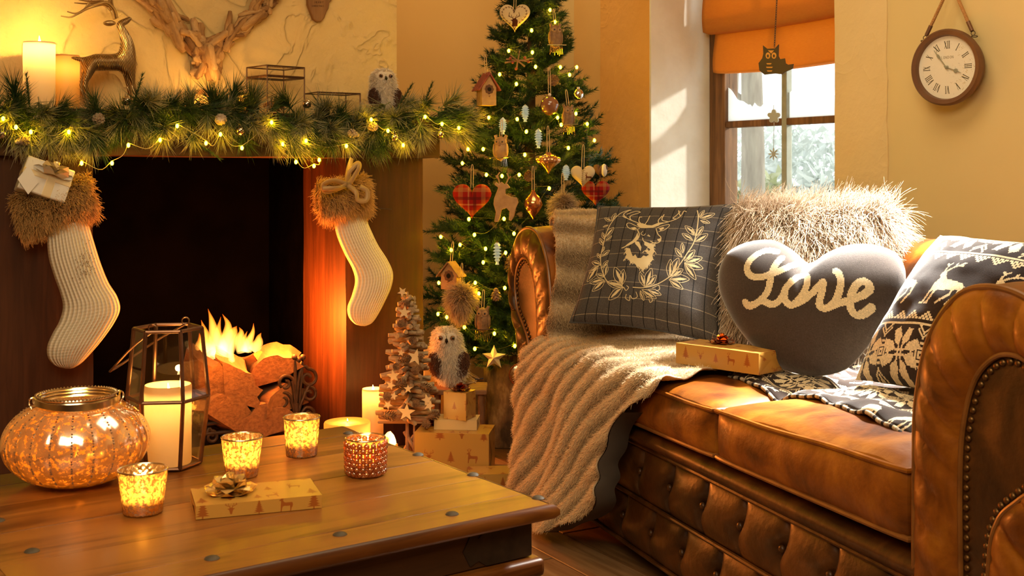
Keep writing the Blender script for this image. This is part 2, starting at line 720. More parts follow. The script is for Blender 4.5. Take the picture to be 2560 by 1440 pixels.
def draw_head(d, x, y, sz, col, lw):
    d.poly([(x + (a - 0.5) * sz, y + b * sz) for a, b in STAGHEAD], col)
    for st in HEAD_ANTLERS:
        for f in (1, -1):
            d.stroke([(x + f * (a - 0.5) * sz, y + b * sz) for a, b in st], lw, col)
# ================================================================== room shell
def plaster(name, col, col2, scale, bump, marks=0.5):
    """hand-trowelled plaster: broad tone changes, ridges left by the trowel"""
    m, nt, out = new_mat(name)
    b = nd(nt, 'ShaderNodeBsdfPrincipled')
    b.inputs['Roughness'].default_value = 0.75
    b.inputs['Specular IOR Level'].default_value = 0.25
    fac, vec = noise_tex(nt, scale, detail=6, dist=0.4)
    nt.links.new(ramp(nt, fac, [(0.3, col), (0.7, col2)]), b.inputs['Base Color'])
    w, _ = noise_tex(nt, scale * 1.4, (1.0, 1.0, 0.7), 3, 2.6)
    lines = nd(nt, 'ShaderNodeMath', operation='PINGPONG')
    mul = nd(nt, 'ShaderNodeMath', operation='MULTIPLY')
    mul.inputs[1].default_value = 7.0
    lines.inputs[1].default_value = 1.0
    nt.links.new(w, mul.inputs[0])
    nt.links.new(mul.outputs[0], lines.inputs[0])
    pw = nd(nt, 'ShaderNodeMath', operation='POWER')
    pw.inputs[1].default_value = 5.0
    nt.links.new(lines.outputs[0], pw.inputs[0])
    fine, _ = noise_tex(nt, scale * 9, detail=4)
    mx = nd(nt, 'ShaderNodeMath', operation='MULTIPLY_ADD')
    mx.inputs[1].default_value = marks
    nt.links.new(pw.outputs[0], mx.inputs[0])
    nt.links.new(fine, mx.inputs[2])
    bp = nd(nt, 'ShaderNodeBump')
    bp.inputs['Strength'].default_value = bump
    bp.inputs['Distance'].default_value = 0.012
    nt.links.new(mx.outputs[0], bp.inputs['Height'])
    nt.links.new(bp.outputs['Normal'], b.inputs['Normal'])
    nt.links.new(b.outputs[0], out.inputs['Surface'])
    return m


def wood(name, dark, mid, light, axis=0, scale=3.0, rough=0.45, bump=0.15, coat=0.0, stretch=14, rvar=0.0, span=0.18):
    st = [stretch, stretch, stretch]
    st[axis] = 1.0
    m, nt, out = new_mat(name)
    b = nd(nt, 'ShaderNodeBsdfPrincipled')
    b.inputs['Coat Weight'].default_value = coat
    b.inputs['Coat Roughness'].default_value = 0.12
    b.inputs['Specular IOR Level'].default_value = 0.30
    oi = nd(nt, 'ShaderNodeObjectInfo')
    tc = nd(nt, 'ShaderNodeTexCoord')
    sh = nd(nt, 'ShaderNodeVectorMath', operation='MULTIPLY_ADD')
    sh.inputs[1].default_value = (7.0, 5.0, 3.0)
    cb = nd(nt, 'ShaderNodeCombineXYZ')
    for k in range(3):
        nt.links.new(oi.outputs['Random'], cb.inputs[k])
    nt.links.new(cb.outputs[0], sh.inputs[0])
    nt.links.new(tc.outputs['Object'], sh.inputs[2])
    mp = nd(nt, 'ShaderNodeMapping')
    mp.inputs['Scale'].default_value = st
    nt.links.new(sh.outputs[0], mp.inputs['Vector'])
    nz = nd(nt, 'ShaderNodeTexNoise', Scale=scale, Detail=6.0, Roughness=0.6, Distortion=0.8)
    nt.links.new(mp.outputs[0], nz.inputs['Vector'])
    n2 = nd(nt, 'ShaderNodeTexNoise', Scale=scale * 0.35, Detail=2.0)
    nt.links.new(mp.outputs[0], n2.inputs['Vector'])
    ad = nd(nt, 'ShaderNodeMath', operation='MULTIPLY_ADD')
    ad.inputs[1].default_value = 0.55
    nt.links.new(n2.outputs['Fac'], ad.inputs[0])
    m2 = nd(nt, 'ShaderNodeMath', operation='MULTIPLY')
    m2.inputs[1].default_value = 0.45
    nt.links.new(nz.outputs['Fac'], m2.inputs[0])
    nt.links.new(m2.outputs[0], ad.inputs[2])
    a3 = nd(nt, 'ShaderNodeMath', operation='MULTIPLY_ADD')
    a3.inputs[1].default_value = 0.22
    a3.inputs[2].default_value = -0.11
    nt.links.new(oi.outputs['Random'], a3.inputs[0])
    a4 = nd(nt, 'ShaderNodeMath', operation='ADD')
    nt.links.new(ad.outputs[0], a4.inputs[0])
    nt.links.new(a3.outputs[0], a4.inputs[1])
    nt.links.new(ramp(nt, a4.outputs[0], [(0.5 - span, dark), (0.5, mid), (0.5 + span, light)]), b.inputs['Base Color'])
    b.inputs['Roughness'].default_value = rough
    bp = nd(nt, 'ShaderNodeBump')
    bp.inputs['Strength'].default_value = bump
    bp.inputs['Distance'].default_value = 0.003
    nt.links.new(nz.outputs['Fac'], bp.inputs['Height'])
    nt.links.new(bp.outputs['Normal'], b.inputs['Normal'])
    nt.links.new(b.outputs[0], out.inputs['Surface'])
    return m


M_chimney = plaster('trowelled_cream_plaster', (0.76, 0.52, 0.20), (0.89, 0.65, 0.29), 2.2, 0.8, 0.6)
M_wall = plaster('smooth_buff_plaster', (0.78, 0.50, 0.18), (0.82, 0.54, 0.21), 1.6, 0.10, 0.05)
M_clockwall = plaster('smooth_sand_plaster', (0.76, 0.60, 0.29), (0.80, 0.64, 0.32), 1.4, 0.08, 0.03)
M_strip = plaster('rough_warm_lit_plaster', (0.76, 0.38, 0.085), (0.86, 0.48, 0.14), 2.0, 0.30, 0.25)  # orange glow of fire and lamps put into this strip's colour
M_white = mat('chipped_white_plaster', (0.78, 0.72, 0.62), (0.86, 0.82, 0.74), rough=0.7, scale=5, bump=0.4, bscale=14, lo=0.4, hi=0.6)
M_ceiling = mat('ceiling_paint', (0.75, 0.66, 0.5), rough=0.8)
M_floor = wood('floor_boards', (0.10, 0.045, 0.016), (0.20, 0.10, 0.04), (0.34, 0.20, 0.10), axis=1, scale=4, rough=0.42, bump=0.3)
M_gap = mat('floor_gap', (0.02, 0.012, 0.008), rough=0.9)

LX, LY = 2.73, 4.728          # window wall, back wall in the room frame
BR = 3.925                    # face of the chimney breast


def room_obj(name, g, m, **k):
    o = obj(name, g, m, **k)
    o.matrix_world = ROOM
    return struct(o)


g = G().box((0.2, 1.8, -0.035), (5.2, 6.4, 0.04))
floor = room_obj('floor', g, M_gap, smooth=False)
rf = random.Random(3)
x = -0.10
while x < 2.72:
    y = 0.6 - rf.random()
    while y < 4.7:
        ln = rf.uniform(0.9, 1.7)
        y1 = min(y + ln, 4.72)
        wdt = min(0.125, LX - x)
        if y1 > 0.7 and not (x + 0.1 < 0.0):
            g = G().box((0, 0, 0), (wdt - 0.004, y1 - y - 0.004, 0.016))
            o = obj('plank', g, M_floor, parent=floor, smooth=False, bev=0.0015, seg=1)
            o.location = (x + wdt / 2, (y + y1) / 2, -0.008 + rf.uniform(-0.0012, 0.0))
        y = y1
    x += 0.125

room_obj('ceiling', G().box((0.2, 1.8, 2.44), (5.3, 6.5, 0.08)), M_ceiling, smooth=False)
FX0, FX1 = 0.655, 1.525       # opening in the breast
g = G()
g.box(((-2.3 + FX0) / 2 - 0.0, (BR + 4.80) / 2, 1.2), (FX0 + 2.3, 4.80 - BR, 2.4))
g.box(((FX1 + 1.782) / 2, (BR + 4.80) / 2, 1.2), (1.782 - FX1, 4.80 - BR, 2.4))
g.box(((FX0 + FX1) / 2, (BR + 4.80) / 2, 1.72), (FX1 - FX0, 4.80 - BR, 1.36))
room_obj('wall_left', g, M_chimney, smooth=False)
room_obj('wall_back', G().box(((1.782 + 3.1) / 2, LY + 0.06, 1.2), (3.1 - 1.782, 0.12, 2.4)), M_wall, smooth=False)
WY0, WY1, WZ0, WZ1 = 2.697, 3.63, 0.72, 1.95
g = G()
TW = 0.32
g.box((LX + TW / 2, (WY1 + LY) / 2, 1.2), (TW, LY - WY1, 2.4))
g.box((LX + TW / 2, (-1.3 + WY0) / 2, 1.2), (TW, WY0 + 1.3, 2.4))
g.box((LX + TW / 2, (WY0 + WY1) / 2, WZ0 / 2), (TW, WY1 - WY0, WZ0))
g.box((LX + TW / 2, (WY0 + WY1) / 2, (WZ1 + 2.4) / 2), (TW, WY1 - WY0, 2.4 - WZ1))
room_obj('wall_right', g, M_clockwall, smooth=False)
room_obj('wall_front', G().box((0.2, -1.36, 1.2), (5.3, 0.12, 2.4)), M_wall, smooth=False)
room_obj('wall_far_left', G().box((-2.36, 1.7, 1.2), (0.12, 6.2, 2.4)), M_wall, smooth=False)


def rough_strip(name, y0, y1, th, m, seed):
    """a proud strip of plaster whose edges wander a little"""
    r = np.random.RandomState(seed)
    n = 60
    z = np.linspace(0, 2.39, n)
    e0 = y0 + np.convolve(r.randn(n + 6), np.ones(3) / 3, 'same')[3:-3] * 0.004
    e1 = y1 + np.convolve(r.randn(n + 6), np.ones(3) / 3, 'same')[3:-3] * 0.0012
    gg = G()
    A = np.zeros((n, 4, 3))
    for k, (e, xx) in enumerate(((e0, LX + 0.001), (e0, LX - th), (e1, LX - th), (e1, LX + 0.001))):
        A[:, k] = np.c_[np.full(n, xx), e, z]
    gg.grid(A)
    return room_obj(name, gg, m, smooth=False)


rough_strip('trim_1', WY1, 3.964, 0.028, M_strip, 1)
M_strip2 = plaster('rough_sand_plaster', (0.80, 0.62, 0.32), (0.86, 0.68, 0.38), 2.0, 0.30, 0.2)
rough_strip('trim_2', 2.487, WY0, 0.005, M_strip2, 2)
rough_strip('trim_3', 3.964, 4.187, 0.010, M_wall, 3)
# white plaster lining of the window opening
g = G().box((LX + 0.145 - 0.015, WY1 - 0.004, (WZ0 + WZ1) / 2), (0.318, 0.010, WZ1 - WZ0))
room_obj('trim_4', g, M_white, smooth=False)
g = G().box((LX + 0.13, (WY0 + WY1) / 2, WZ0 + 0.012), (0.36, WY1 - WY0 - 0.02, 0.024))
room_obj('trim_5', g, M_white, bev=0.006, smooth=False)

# ------------------------------------------------------------------ window
M_frame = wood('old_window_wood', (0.10, 0.045, 0.015), (0.22, 0.10, 0.035), (0.36, 0.19, 0.08), axis=2, scale=5, rough=0.6)
M_bar = mat('weathered_green_grey_paint', (0.30, 0.31, 0.24), (0.42, 0.42, 0.33), rough=0.6, scale=20, bump=0.2)
M_pane = glass_mat('window_glass', (0.97, 0.99, 0.98), 0.03)
M_frost = mat('frost_on_glass', (0.93, 0.96, 0.97), rough=0.9, trans=0.65, bump=0.6, bscale=120)
win = link('window_1', None)
win.matrix_world = ROOM
struct(win)
FXW = 3.0
GY0, GY1 = 2.80, 3.528
obj('window_frame', G().box((FXW + 0.015, (GY1 + WY1 - 0.012) / 2, (WZ0 + WZ1) / 2), (0.07, WY1 - 0.012 - GY1, WZ1 - WZ0 - 0.05)), M_frame, win, bev=0.006)
obj('window_frame', G().box((FXW + 0.015, (GY0 + WY0) / 2 + 0.004, (WZ0 + WZ1) / 2), (0.07, GY0 - WY0 - 0.02, WZ1 - WZ0 - 0.05)), M_frame, win, bev=0.006)
obj('bottom_rail', G().box((FXW + 0.01, (GY0 + GY1) / 2, WZ0 + 0.055), (0.05, GY1 - GY0, 0.062)), M_frame, win, bev=0.004)
obj('top_rail', G().box((FXW + 0.01, (GY0 + GY1) / 2, WZ1 - 0.05), (0.05, GY1 - GY0, 0.06)), M_frame, win, bev=0.004)
MY = 3.205
TRZ = [1.122, 1.50]
obj('mullion', G().box((FXW, MY, (WZ0 + WZ1) / 2), (0.030, 0.026, WZ1 - WZ0 - 0.1)), M_bar, win, bev=0.004)
for z in TRZ:
    obj('glazing_bar', G().box((FXW, (GY0 + GY1) / 2, z), (0.026, GY1 - GY0, 0.026)), M_bar if z > 1.3 else M_frame, win, bev=0.004)
zs = [WZ0 + 0.08, TRZ[0], TRZ[1], WZ1 - 0.08]
for k in range(3):
    for (a, b) in ((GY0, MY - 0.012), (MY + 0.012, GY1)):
        p = obj('pane', G().box((FXW + 0.008, (a + b) / 2, (zs[k] + zs[k + 1]) / 2), (0.004, b - a, zs[k + 1] - zs[k])), M_pane, win, smooth=False)
        if k == 1:
            r = np.random.RandomState(int(a * 100))
            ys = np.linspace(a, b, 26)
            u = (ys - a) / (b - a)
            hgt = (0.03 + 0.10 * np.exp(-(1 - u) * 3.0) + 0.05 * np.exp(-u * 6.0)) if a > 3 else (0.035 + 0.055 * u + 0.04 * np.exp(-u * 5))
            hgt = hgt + r.randn(26) * 0.006
            poly = [(y, zs[1] + 0.012) for y in (a, b)] + [(y, zs[1] + 0.013 + max(0.01, h)) for y, h in zip(ys[::-1], hgt[::-1])]
            gg = G().prism(poly, 0.003, M=np.array([[0, 0, 1, FXW + 0.002], [1, 0, 0, 0], [0, 1, 0, 0], [0, 0, 0, 1]]))
            obj('frost', gg, M_frost, p, smooth=False)

# ------------------------------------------------------------------ roman blind
M_blind = mat('orange_linen', (0.80, 0.36, 0.06), (0.72, 0.30, 0.045), rough=0.85, scale=60, stretch=(1, 1, 6), trans=0.45, bump=0.25, bscale=240)
bl = thing('roman_blind', 'orange linen roman blind half drawn over the window', 'blind', M=ROOM)


def blind_fold(x0, y0, y1, ztop, zbot, sag, bulge, seed):
    ny, nz = 40, 26
    u = np.linspace(0, 1, ny)[:, None]
    v = np.linspace(0, 1, nz)[None]
    zb = zbot - sag * np.sin(u * PI) * (1 - 0.4 * u)
    Z = ztop + (zb - ztop) * np.minimum(v * 1.12, 1.0)
    X = x0 - bulge * np.sin(np.clip(v, 0, 1) ** 2.2 * PI * 0.92) - 0.006 * np.sin(u * 9 + seed) * v
    X = np.where(v > 0.89, x0 - bulge * 0.25 + (v - 0.89) * 0.2, X)
    Y = y0 + (y1 - y0) * u + 0.006 * np.sin(v * 5 + seed) * (u - 0.5) + 0 * v
    return np.stack([X + 0 * u, Y, Z + 0 * u], -1)


for nm, a in (('upper_fold', (2.945, 3.575, 2.72, 1.93, 1.474, 0.012, 0.030, 0.3)), ('lower_fold', (2.966, 3.555, 2.72, 1.55, 1.322, 0.014, 0.012, 1.7))):
    o = obj(nm, G().grid(blind_fold(*a)), M_blind, bl, sharp=0)
    sm = o.modifiers.new('thick', 'SOLIDIFY')
    sm.thickness = 0.002

# ------------------------------------------------------------------ hanging owl, flower and snowflake
M_tin = mat('dull_dark_tin', (0.10, 0.075, 0.05), rough=0.55, metal=0.4)
M_pale = mat('pale_wood_cutout', (0.55, 0.55, 0.48), rough=0.7, trans=0.3)
mob = thing('window_ornament', 'flat dark metal owl on a chain with pale flower and snowflake below', 'ornament', M=ROOM)
OX = 2.80


def moplane(pts):
    return [hit(u, v, ROOM, 0, OX)[1:] for u, v in pts]


MO = np.array([[0, 0, 1, OX], [1, 0, 0, 0], [0, 1, 0, 0], [0, 0, 0, 1.0]])
ch = G()
top, bot = hit(1950, -150, ROOM, 0, OX), hit(1936, 118, ROOM, 0, OX)
n = 46
for i in range(n):
    c = top + (bot - top) * (i + 0.5) / n
    e = np.array([[0.0026 * math.cos(t), 0, 0.0055 * math.sin(t)] for t in np.linspace(0, 2 * PI, 9)[:-1]])
    if i % 2:
        e = e[:, [1, 0, 2]]
    ch.tube(c + e, 0.0009, 5, closed=True)
obj('chain', ch, M_tin, mob, stuff=True)
sil = [(1908, 114), (1918, 122), (1938, 121), (1947, 111), (1946, 140), (1950, 148), (1962, 146), (1964, 158), (1970, 162), (1984, 160), (1982, 172), (1968, 178), (1956, 186), (1938, 184), (1912, 187), (1899, 176), (1897, 158), (1906, 146), (1909, 134)]
obj('owl', G().prism(moplane(sil), 0.003, MO), M_tin, mob, smooth=False)
M_hole = mat('cut_out_gap', (0.80, 0.40, 0.08), rough=0.8)
for cx in (1921, 1936):
    e = G()
    pts = [(cx + 6.0 * math.cos(t), 139 + 8 * math.sin(t)) for t in np.linspace(0, 2 * PI, 13)[:-1]]
    e.prism(moplane(pts), 0.0044, MO)
    obj('eye', e, M_hole, mob, smooth=False)
    pts = [(cx + 2.4 * math.cos(t), 140 + 4 * math.sin(t)) for t in np.linspace(0, 2 * PI, 11)[:-1]]
    obj('pupil', G().prism(moplane(pts), 0.0056, MO), M_tin, mob, smooth=False)
obj('brow', G().prism(moplane([(1921, 126), (1936, 126), (1929, 134)]), 0.0044, MO), M_hole, mob, smooth=False)
for (x0, x1, y0) in ((1917, 1930, 158), (1916, 1933, 167), (1918, 1932, 176)):
    obj('breast_slot', G().prism(moplane([(x0, y0), (x1, y0), (x1 - 2, y0 + 3), (x0 + 2, y0 + 3)]), 0.0044, MO), M_hole, mob, smooth=False)
fl = []
for t in np.linspace(0, 2 * PI, 51)[:-1]:
    rr = 9 + 7 * abs(math.cos(2.5 * (t + PI / 2)))
    fl.append((1935 + rr * math.cos(t), 291 + 1.1 * rr * math.sin(t)))
obj('flower', G().prism(moplane(fl), 0.004, MO), M_pale, mob, smooth=False)
sf = []
for t in range(48):
    rr = [14, 10, 5, 3.5, 5, 10][t % 6]
    sf.append((1934 + rr * math.cos(t / 48 * 2 * PI), 385 + 1.15 * rr * math.sin(t / 48 * 2 * PI)))
obj('snowflake', G().prism(moplane(sf), 0.003, MO), M_pale, mob, smooth=False)
for (a, b) in (((1934, 186), (1934, 275)), ((1935, 305), (1934, 370))):
    obj('thread', G().cyl(hit(*a, ROOM, 0, OX), hit(*b, ROOM, 0, OX), 0.0008, n=5), M_pale, mob)

# ------------------------------------------------------------------ winter garden beyond the glass
M_snow = mat('snowy_ground', (0.80, 0.83, 0.86), (0.55, 0.57, 0.48), rough=0.9, scale=1.2, lo=0.45, hi=0.62)
yy = np.linspace(0, 1, 30)
gx = np.linspace(3.6, 16, 30)
GX, GY = np.meshgrid(gx, np.linspace(-4, 13, 34), indexing='ij')
GZ = -0.15 + 0.11 * np.maximum(0, GX - 5) + 0.10 * np.sin(GX * 1.7) * np.cos(GY * 1.3)
o = obj('ground', G().grid(np.stack([GX, GY, GZ], -1)), M_snow)
o.matrix_world = ROOM
struct(o)
M_bark = mat('grey_brown_bark', (0.16, 0.13, 0.10), (0.30, 0.26, 0.20), rough=0.9, scale=14, stretch=(1, 1, 0.2), bump=0.6)


def bare_tree(u, Y, h, r, label, seed):
    b = P(u, 430, Y)
    b[2] = 0.0
    r_ = np.random.RandomState(seed)
    t = thing('bare_tree', label, 'tree', b, group='leafless trees in the garden')
    n = 14
    z = np.linspace(0, 1, n)
    pts = np.c_[0.05 * np.sin(z * 4 + seed), 0.05 * np.cos(z * 3), z * h]
    obj('trunk', G().tube(pts, r * (1 - 0.55 * z), 12), M_bark, t)
    for k in range(9):
        i = r_.randint(4, n)
        a = r_.uniform(0, 2 * PI)
        ln = r_.uniform(0.6, 1.4)
        s_ = np.linspace(0, 1, 6)[:, None]
        d = np.array([math.cos(a), math.sin(a), 0.7])
        obj('branch', G().tube(pts[i] + s_ * ln * d + np.array([0, 0, 0.25]) * s_ ** 2 * ln, r * 0.34 * (1 - 0.8 * s_[:, 0]), 6), M_bark, t)
    return t


bare_tree(1872, 11.0, 5.0, 0.125, 'grey trunked tree seen through the left window panes', 1)
bare_tree(2110, 17.5, 5.5, 0.10, 'slender bare tree behind the right edge of the window', 2)
bare_tree(1842, 20.0, 5.0, 0.07, 'thin distant tree left of the grey trunk', 4)
M_shrub = [mat('frosted_leaves_pale', (0.40, 0.43, 0.38), (0.72, 0.75, 0.74), rough=0.8, scale=3, trans=0.35),
           mat('frosted_leaves_olive', (0.24, 0.26, 0.11), (0.56, 0.56, 0.42), rough=0.8, scale=3, trans=0.35),
           mat('yellow_green_leaves', (0.50, 0.52, 0.12), (0.75, 0.74, 0.45), rough=0.8, scale=3, trans=0.35)]
shr = [(1846, 9.4, 0.45, 0, 'low pale shrub under the left window panes'), (1912, 12.0, 0.60, 1, 'olive frosted shrub behind the left lower pane'),
       (1868, 7.2, 0.34, 2, 'yellow green bush low in the left lower pane'), (1985, 8.2, 0.46, 1, 'grey green shrub behind the glazing bar'),
       (2046, 10.4, 0.62, 0, 'tall pale shrub in the right lower pane'), (2085, 6.5, 0.36, 1, 'dense frosted shrub at the right edge of the pane'),
       (2010, 13.2, 1.0, 0, 'far white hedge shrub in the right pane'), (1922, 15.2, 1.1, 0, 'far frosted bush between the two trunks')]
for i, (u, Y, h, mi, lab) in enumerate(shr):
    r_ = np.random.RandomState(40 + i)
    t = thing('frosted_shrub', lab, 'shrub', P(u, 430, Y) * np.array([1, 1, 0]), group='frosted shrubs outside the window')
    n = 1500
    d = r_.randn(n, 3)
    d /= np.linalg.norm(d, axis=1, keepdims=True)
    base = np.array([0, 0, h * 0.75]) + d * np.array([h * 0.75, h * 0.75, h * 0.75]) * r_.uniform(0.3, 1.0, (n, 1)) ** 0.5
    a, b = r_.randn(n, 3) * 0.06, r_.randn(n, 3) * 0.06
    V = np.stack([base, base + a, base + b], 1).reshape(-1, 3)
    obj('leaves', G().add(V, tris=np.arange(3 * n).reshape(-1, 3)), M_shrub[mi], t, smooth=False, stuff=True)
    st = G()
    for k in range(6):
        st.tube([np.zeros(3), base[k] * 0.5 + np.array([0, 0, 0.1]), base[k]], [0.02, 0.012, 0.006], 6)
    obj('stems', st, M_bark, t, stuff=True)

# ------------------------------------------------------------------ wall clock
M_bronze = mat('brown_bronze_metal', (0.17, 0.085, 0.045), (0.24, 0.13, 0.075), rough=0.45, metal=0.55, scale=12)
M_rope = mat('brown_rope', (0.42, 0.20, 0.06), (0.56, 0.30, 0.11), rough=0.9, scale=120)
M_hand = mat('grey_green_clock_hand', (0.36, 0.36, 0.28), rough=0.5, metal=0.2)
cc = hit(2403, 171, ROOM, 0, LX)
CY, CZ, CR = cc[1], cc[2], 0.113
CR = 0.106
ck = thing('wall_clock', 'round brown metal clock hanging by rope on the right wall', 'clock',
           M=ROOM @ Matrix.Translation((LX - 0.050, CY, CZ)) @ Matrix.Rotation(R(9), 4, 'Z') @ Matrix(((0, 0, -1, 0), (-1, 0, 0, 0), (0, 1, 0, 0), (0, 0, 0, 1))))
g = G().lathe([(0.001, -0.022), (0.088, -0.022), (0.096, -0.018), (0.098, 0.0), (0.1, 0.004), (CR, 0.008), (CR, 0.018), (0.101, 0.024), (0.090, 0.022), (0.087, 0.012), (0.0865, 0.008)], 72)
obj('rim', g, M_bronze, ck)
d = Draw(512, 512, (0.97, 0.94, 0.89))
rr_ = np.random.RandomState(5)
for k in range(260):
    x, y = rr_.rand(2) * 512
    d.stroke([(x, y), (x + rr_.randn() * 4, y + rr_.randn() * 4)], rr_.uniform(2, 9), tuple(np.array((0.97, 0.94, 0.89)) * rr_.uniform(0.93, 1.03)))
for k in range(60):
    a, r0 = rr_.uniform(-1.2, 1.0), rr_.uniform(140, 240)
    x, y = 256 + r0 * math.cos(a), 256 + r0 * math.sin(a)
    d.stroke([(x, y), (x + rr_.randn() * 7, y + rr_.randn() * 7)], rr_.uniform(1, 5), (0.84, 0.78, 0.64))
NUM = ['XII', 'I', 'II', 'III', 'IV', 'V', 'VI', 'VII', 'VIII', 'IX', 'X', 'XI']
INK = (0.36, 0.33, 0.25)
for k, txt in enumerate(NUM):
    ang = PI / 2 - k * PI / 6
    ux, uy = np.array([math.cos(ang), math.sin(ang)]), np.array([math.sin(ang), -math.cos(ang)])
    wds = [{'I': 14, 'V': 26, 'X': 26}[c_] for c_ in txt]
    pos = -sum(wds) / 2

    def pt(a, b):
        q = np.array([256, 256]) + ux * (184 + b * 29) + uy * a
        return (q[0], q[1])
    for c_, w_ in zip(txt, wds):
        m_ = pos + w_ / 2
        if c_ == 'I':
            d.stroke([pt(m_, -1), pt(m_, 1)], 6, INK)
            for e_ in (-1, 1):
                d.stroke([pt(m_ - 4, e_), pt(m_ + 4, e_)], 3, INK)
        elif c_ == 'V':
            d.stroke([pt(m_ - 9, 1), pt(m_, -1)], 7, INK)
            d.stroke([pt(m_ + 9, 1), pt(m_, -1)], 3, INK)
        else:
            d.stroke([pt(m_ - 9, 1), pt(m_ + 9, -1)], 7, INK)
            d.stroke([pt(m_ + 9, 1), pt(m_ - 9, -1)], 3, INK)
        pos += w_
LET = {'L': [[(0, 1), (0, 0), (.6, 0)]], 'O': [[(.35 + .35 * math.cos(t), .5 + .5 * math.sin(t)) for t in np.linspace(0, 2 * PI, 13)]], 'N': [[(0, 0), (0, 1), (.65, 0), (.65, 1)]],
       'D': [[(0, 0), (0, 1), (.3, 1), (.6, .7), (.6, .3), (.3, 0), (0, 0)]]}
for k, c_ in enumerate('LONDON'):
    for st in LET[c_]:
        d.stroke([(204 + k * 19 + a * 17, 328 + b * 20) for a, b in st], 3, (0.6, 0.54, 0.44))
M_face = print_mat('aged_clock_face', d.a, 0.6)
th = np.linspace(0, 2 * PI, 65)[:-1]
rad = np.linspace(0.002, 0.0868, 6)
A = np.stack([rad[:, None] * np.cos(th), rad[:, None] * np.sin(th), np.full((6, 64), 0.0095)], -1)
obj('face', G().grid(A, cv=True, flip=True, uv=np.stack([0.5 + A[..., 0] / 0.1736, 0.5 + A[..., 1] / 0.1736], -1)), M_face, ck, smooth=False)
for nm, ang, ln, wd, zz in (('hour_hand', R(-22), 0.046, 0.010, 0.012), ('minute_hand', R(127), 0.062, 0.006, 0.0135)):
    c_, s_ = math.cos(ang), math.sin(ang)
    base = [(-0.008, 0.0012), (ln * .5, 0.0012), (ln * .58, wd * .55), (ln * .7, wd * .6), (ln * .76, 0.0012), (ln, 0.0004)]
    poly = base + [(a, -b) for a, b in base[::-1]]
    obj(nm, G().prism([(a * c_ - b * s_, a * s_ + b * c_) for a, b in poly], 0.0012, z0=zz), M_hand, ck, smooth=False)
obj('hub', G().lathe([(0.0001, 0.0175), (0.003, 0.017), (0.005, 0.012), (0.005, 0.0095)], 16), M_hand, ck)
M_cglass = glass_mat('clock_glass', (0.98, 0.98, 0.96), 0.02)
obj('cover_glass', G().lathe([(0.0001, 0.0215), (0.05, 0.021), (0.088, 0.019)], 48), M_cglass, ck)
for sx, nm in ((-1, 0), (1, 1)):
    a0 = np.array([sx * 0.078, 0.077, 0.002])
    top = np.array([0.0, 0.235, -0.01])
    dr = (top - a0) / np.linalg.norm(top - a0)
    gg = G()
    s_ = np.linspace(0, 1, 60)[:, None]
    for ph in (0, 2.09, 4.19):
        gg.tube(a0 + dr * 0.042 + (top - a0 - dr * 0.042) * s_ + 0.0026 * np.c_[np.cos(s_ * 60 + ph), 0 * s_, np.sin(s_ * 60 + ph)], 0.0028, 6)
    obj('rope', gg, M_rope, ck)
    obj('ferrule', G().cyl(a0 + dr * 0.02, a0 + dr * 0.05, 0.0055, 0.0058, 14), M_bronze, ck)
    e = np.array([[0.006 * math.cos(t), 0.006 * math.sin(t), 0] for t in np.linspace(0, 2 * PI, 17)[:-1]])
    obj('link_ring', G().tube(a0 + dr * 0.013 + e, 0.0012, 6, closed=True), M_tin, ck)
    obj('link_ring', G().tube(a0 + dr * 0.003 + e[:, [0, 2, 1]] + e * 0.3, 0.0012, 6, closed=True), M_tin, ck)
obj('nail', G().cyl((0, 0.233, -0.03), (0, 0.233, 0.0), 0.003, n=10), M_tin, ck)
# ================================================================== fireplace
M_beam = wood('red_brown_beam', (0.026, 0.008, 0.0022), (0.055, 0.017, 0.0045), (0.090, 0.030, 0.009), axis=2, scale=4, rough=0.62, bump=0.35)
M_mantel = wood('red_brown_mantel', (0.026, 0.008, 0.0022), (0.055, 0.017, 0.0045), (0.090, 0.030, 0.009), axis=0, scale=4, rough=0.62, bump=0.35)
M_soot = mat('sooty_brick', (0.0012, 0.001, 0.0008), (0.0024, 0.002, 0.0016), rough=1.0, spec=0.0, scale=8, bump=0.4)
M_stone = mat('dark_hearth_stone', (0.10, 0.07, 0.05), (0.16, 0.11, 0.08), rough=0.7, scale=5, bump=0.3)
FP = 3.705                   # front plane of the posts
fp = thing('fireplace', 'rustic fireplace of thick red brown timber posts and mantel beam', 'fireplace', M=ROOM)


def hewn(c, size, n=(8, 4, 26), amp=0.003, seed=0):
    """a beam with slightly wandering faces"""
    gg = G()
    r = np.random.RandomState(seed)
    h = np.array(size) / 2
    for ax in range(3):
        a, b = [(1, 2), (2, 0), (0, 1)][ax]
        for sg in (-1, 1):
            ua, ub = np.linspace(-h[a], h[a], n[a] + 1), np.linspace(-h[b], h[b], n[b] + 1)
            U, V = np.meshgrid(ua, ub, indexing='ij')
            A = np.zeros(U.shape + (3,))
            A[..., ax], A[..., a], A[..., b] = sg * h[ax], U, V
            Q = A.reshape(-1, 3)
            off = np.array([mnoise.noise_vector(Vector(q * 5.0 + seed * 3.1)) for q in (Q + np.array(c))])
            A = (Q + off * amp + np.array(c)).reshape(A.shape)
            gg.grid(A, flip=sg < 0)
    return gg


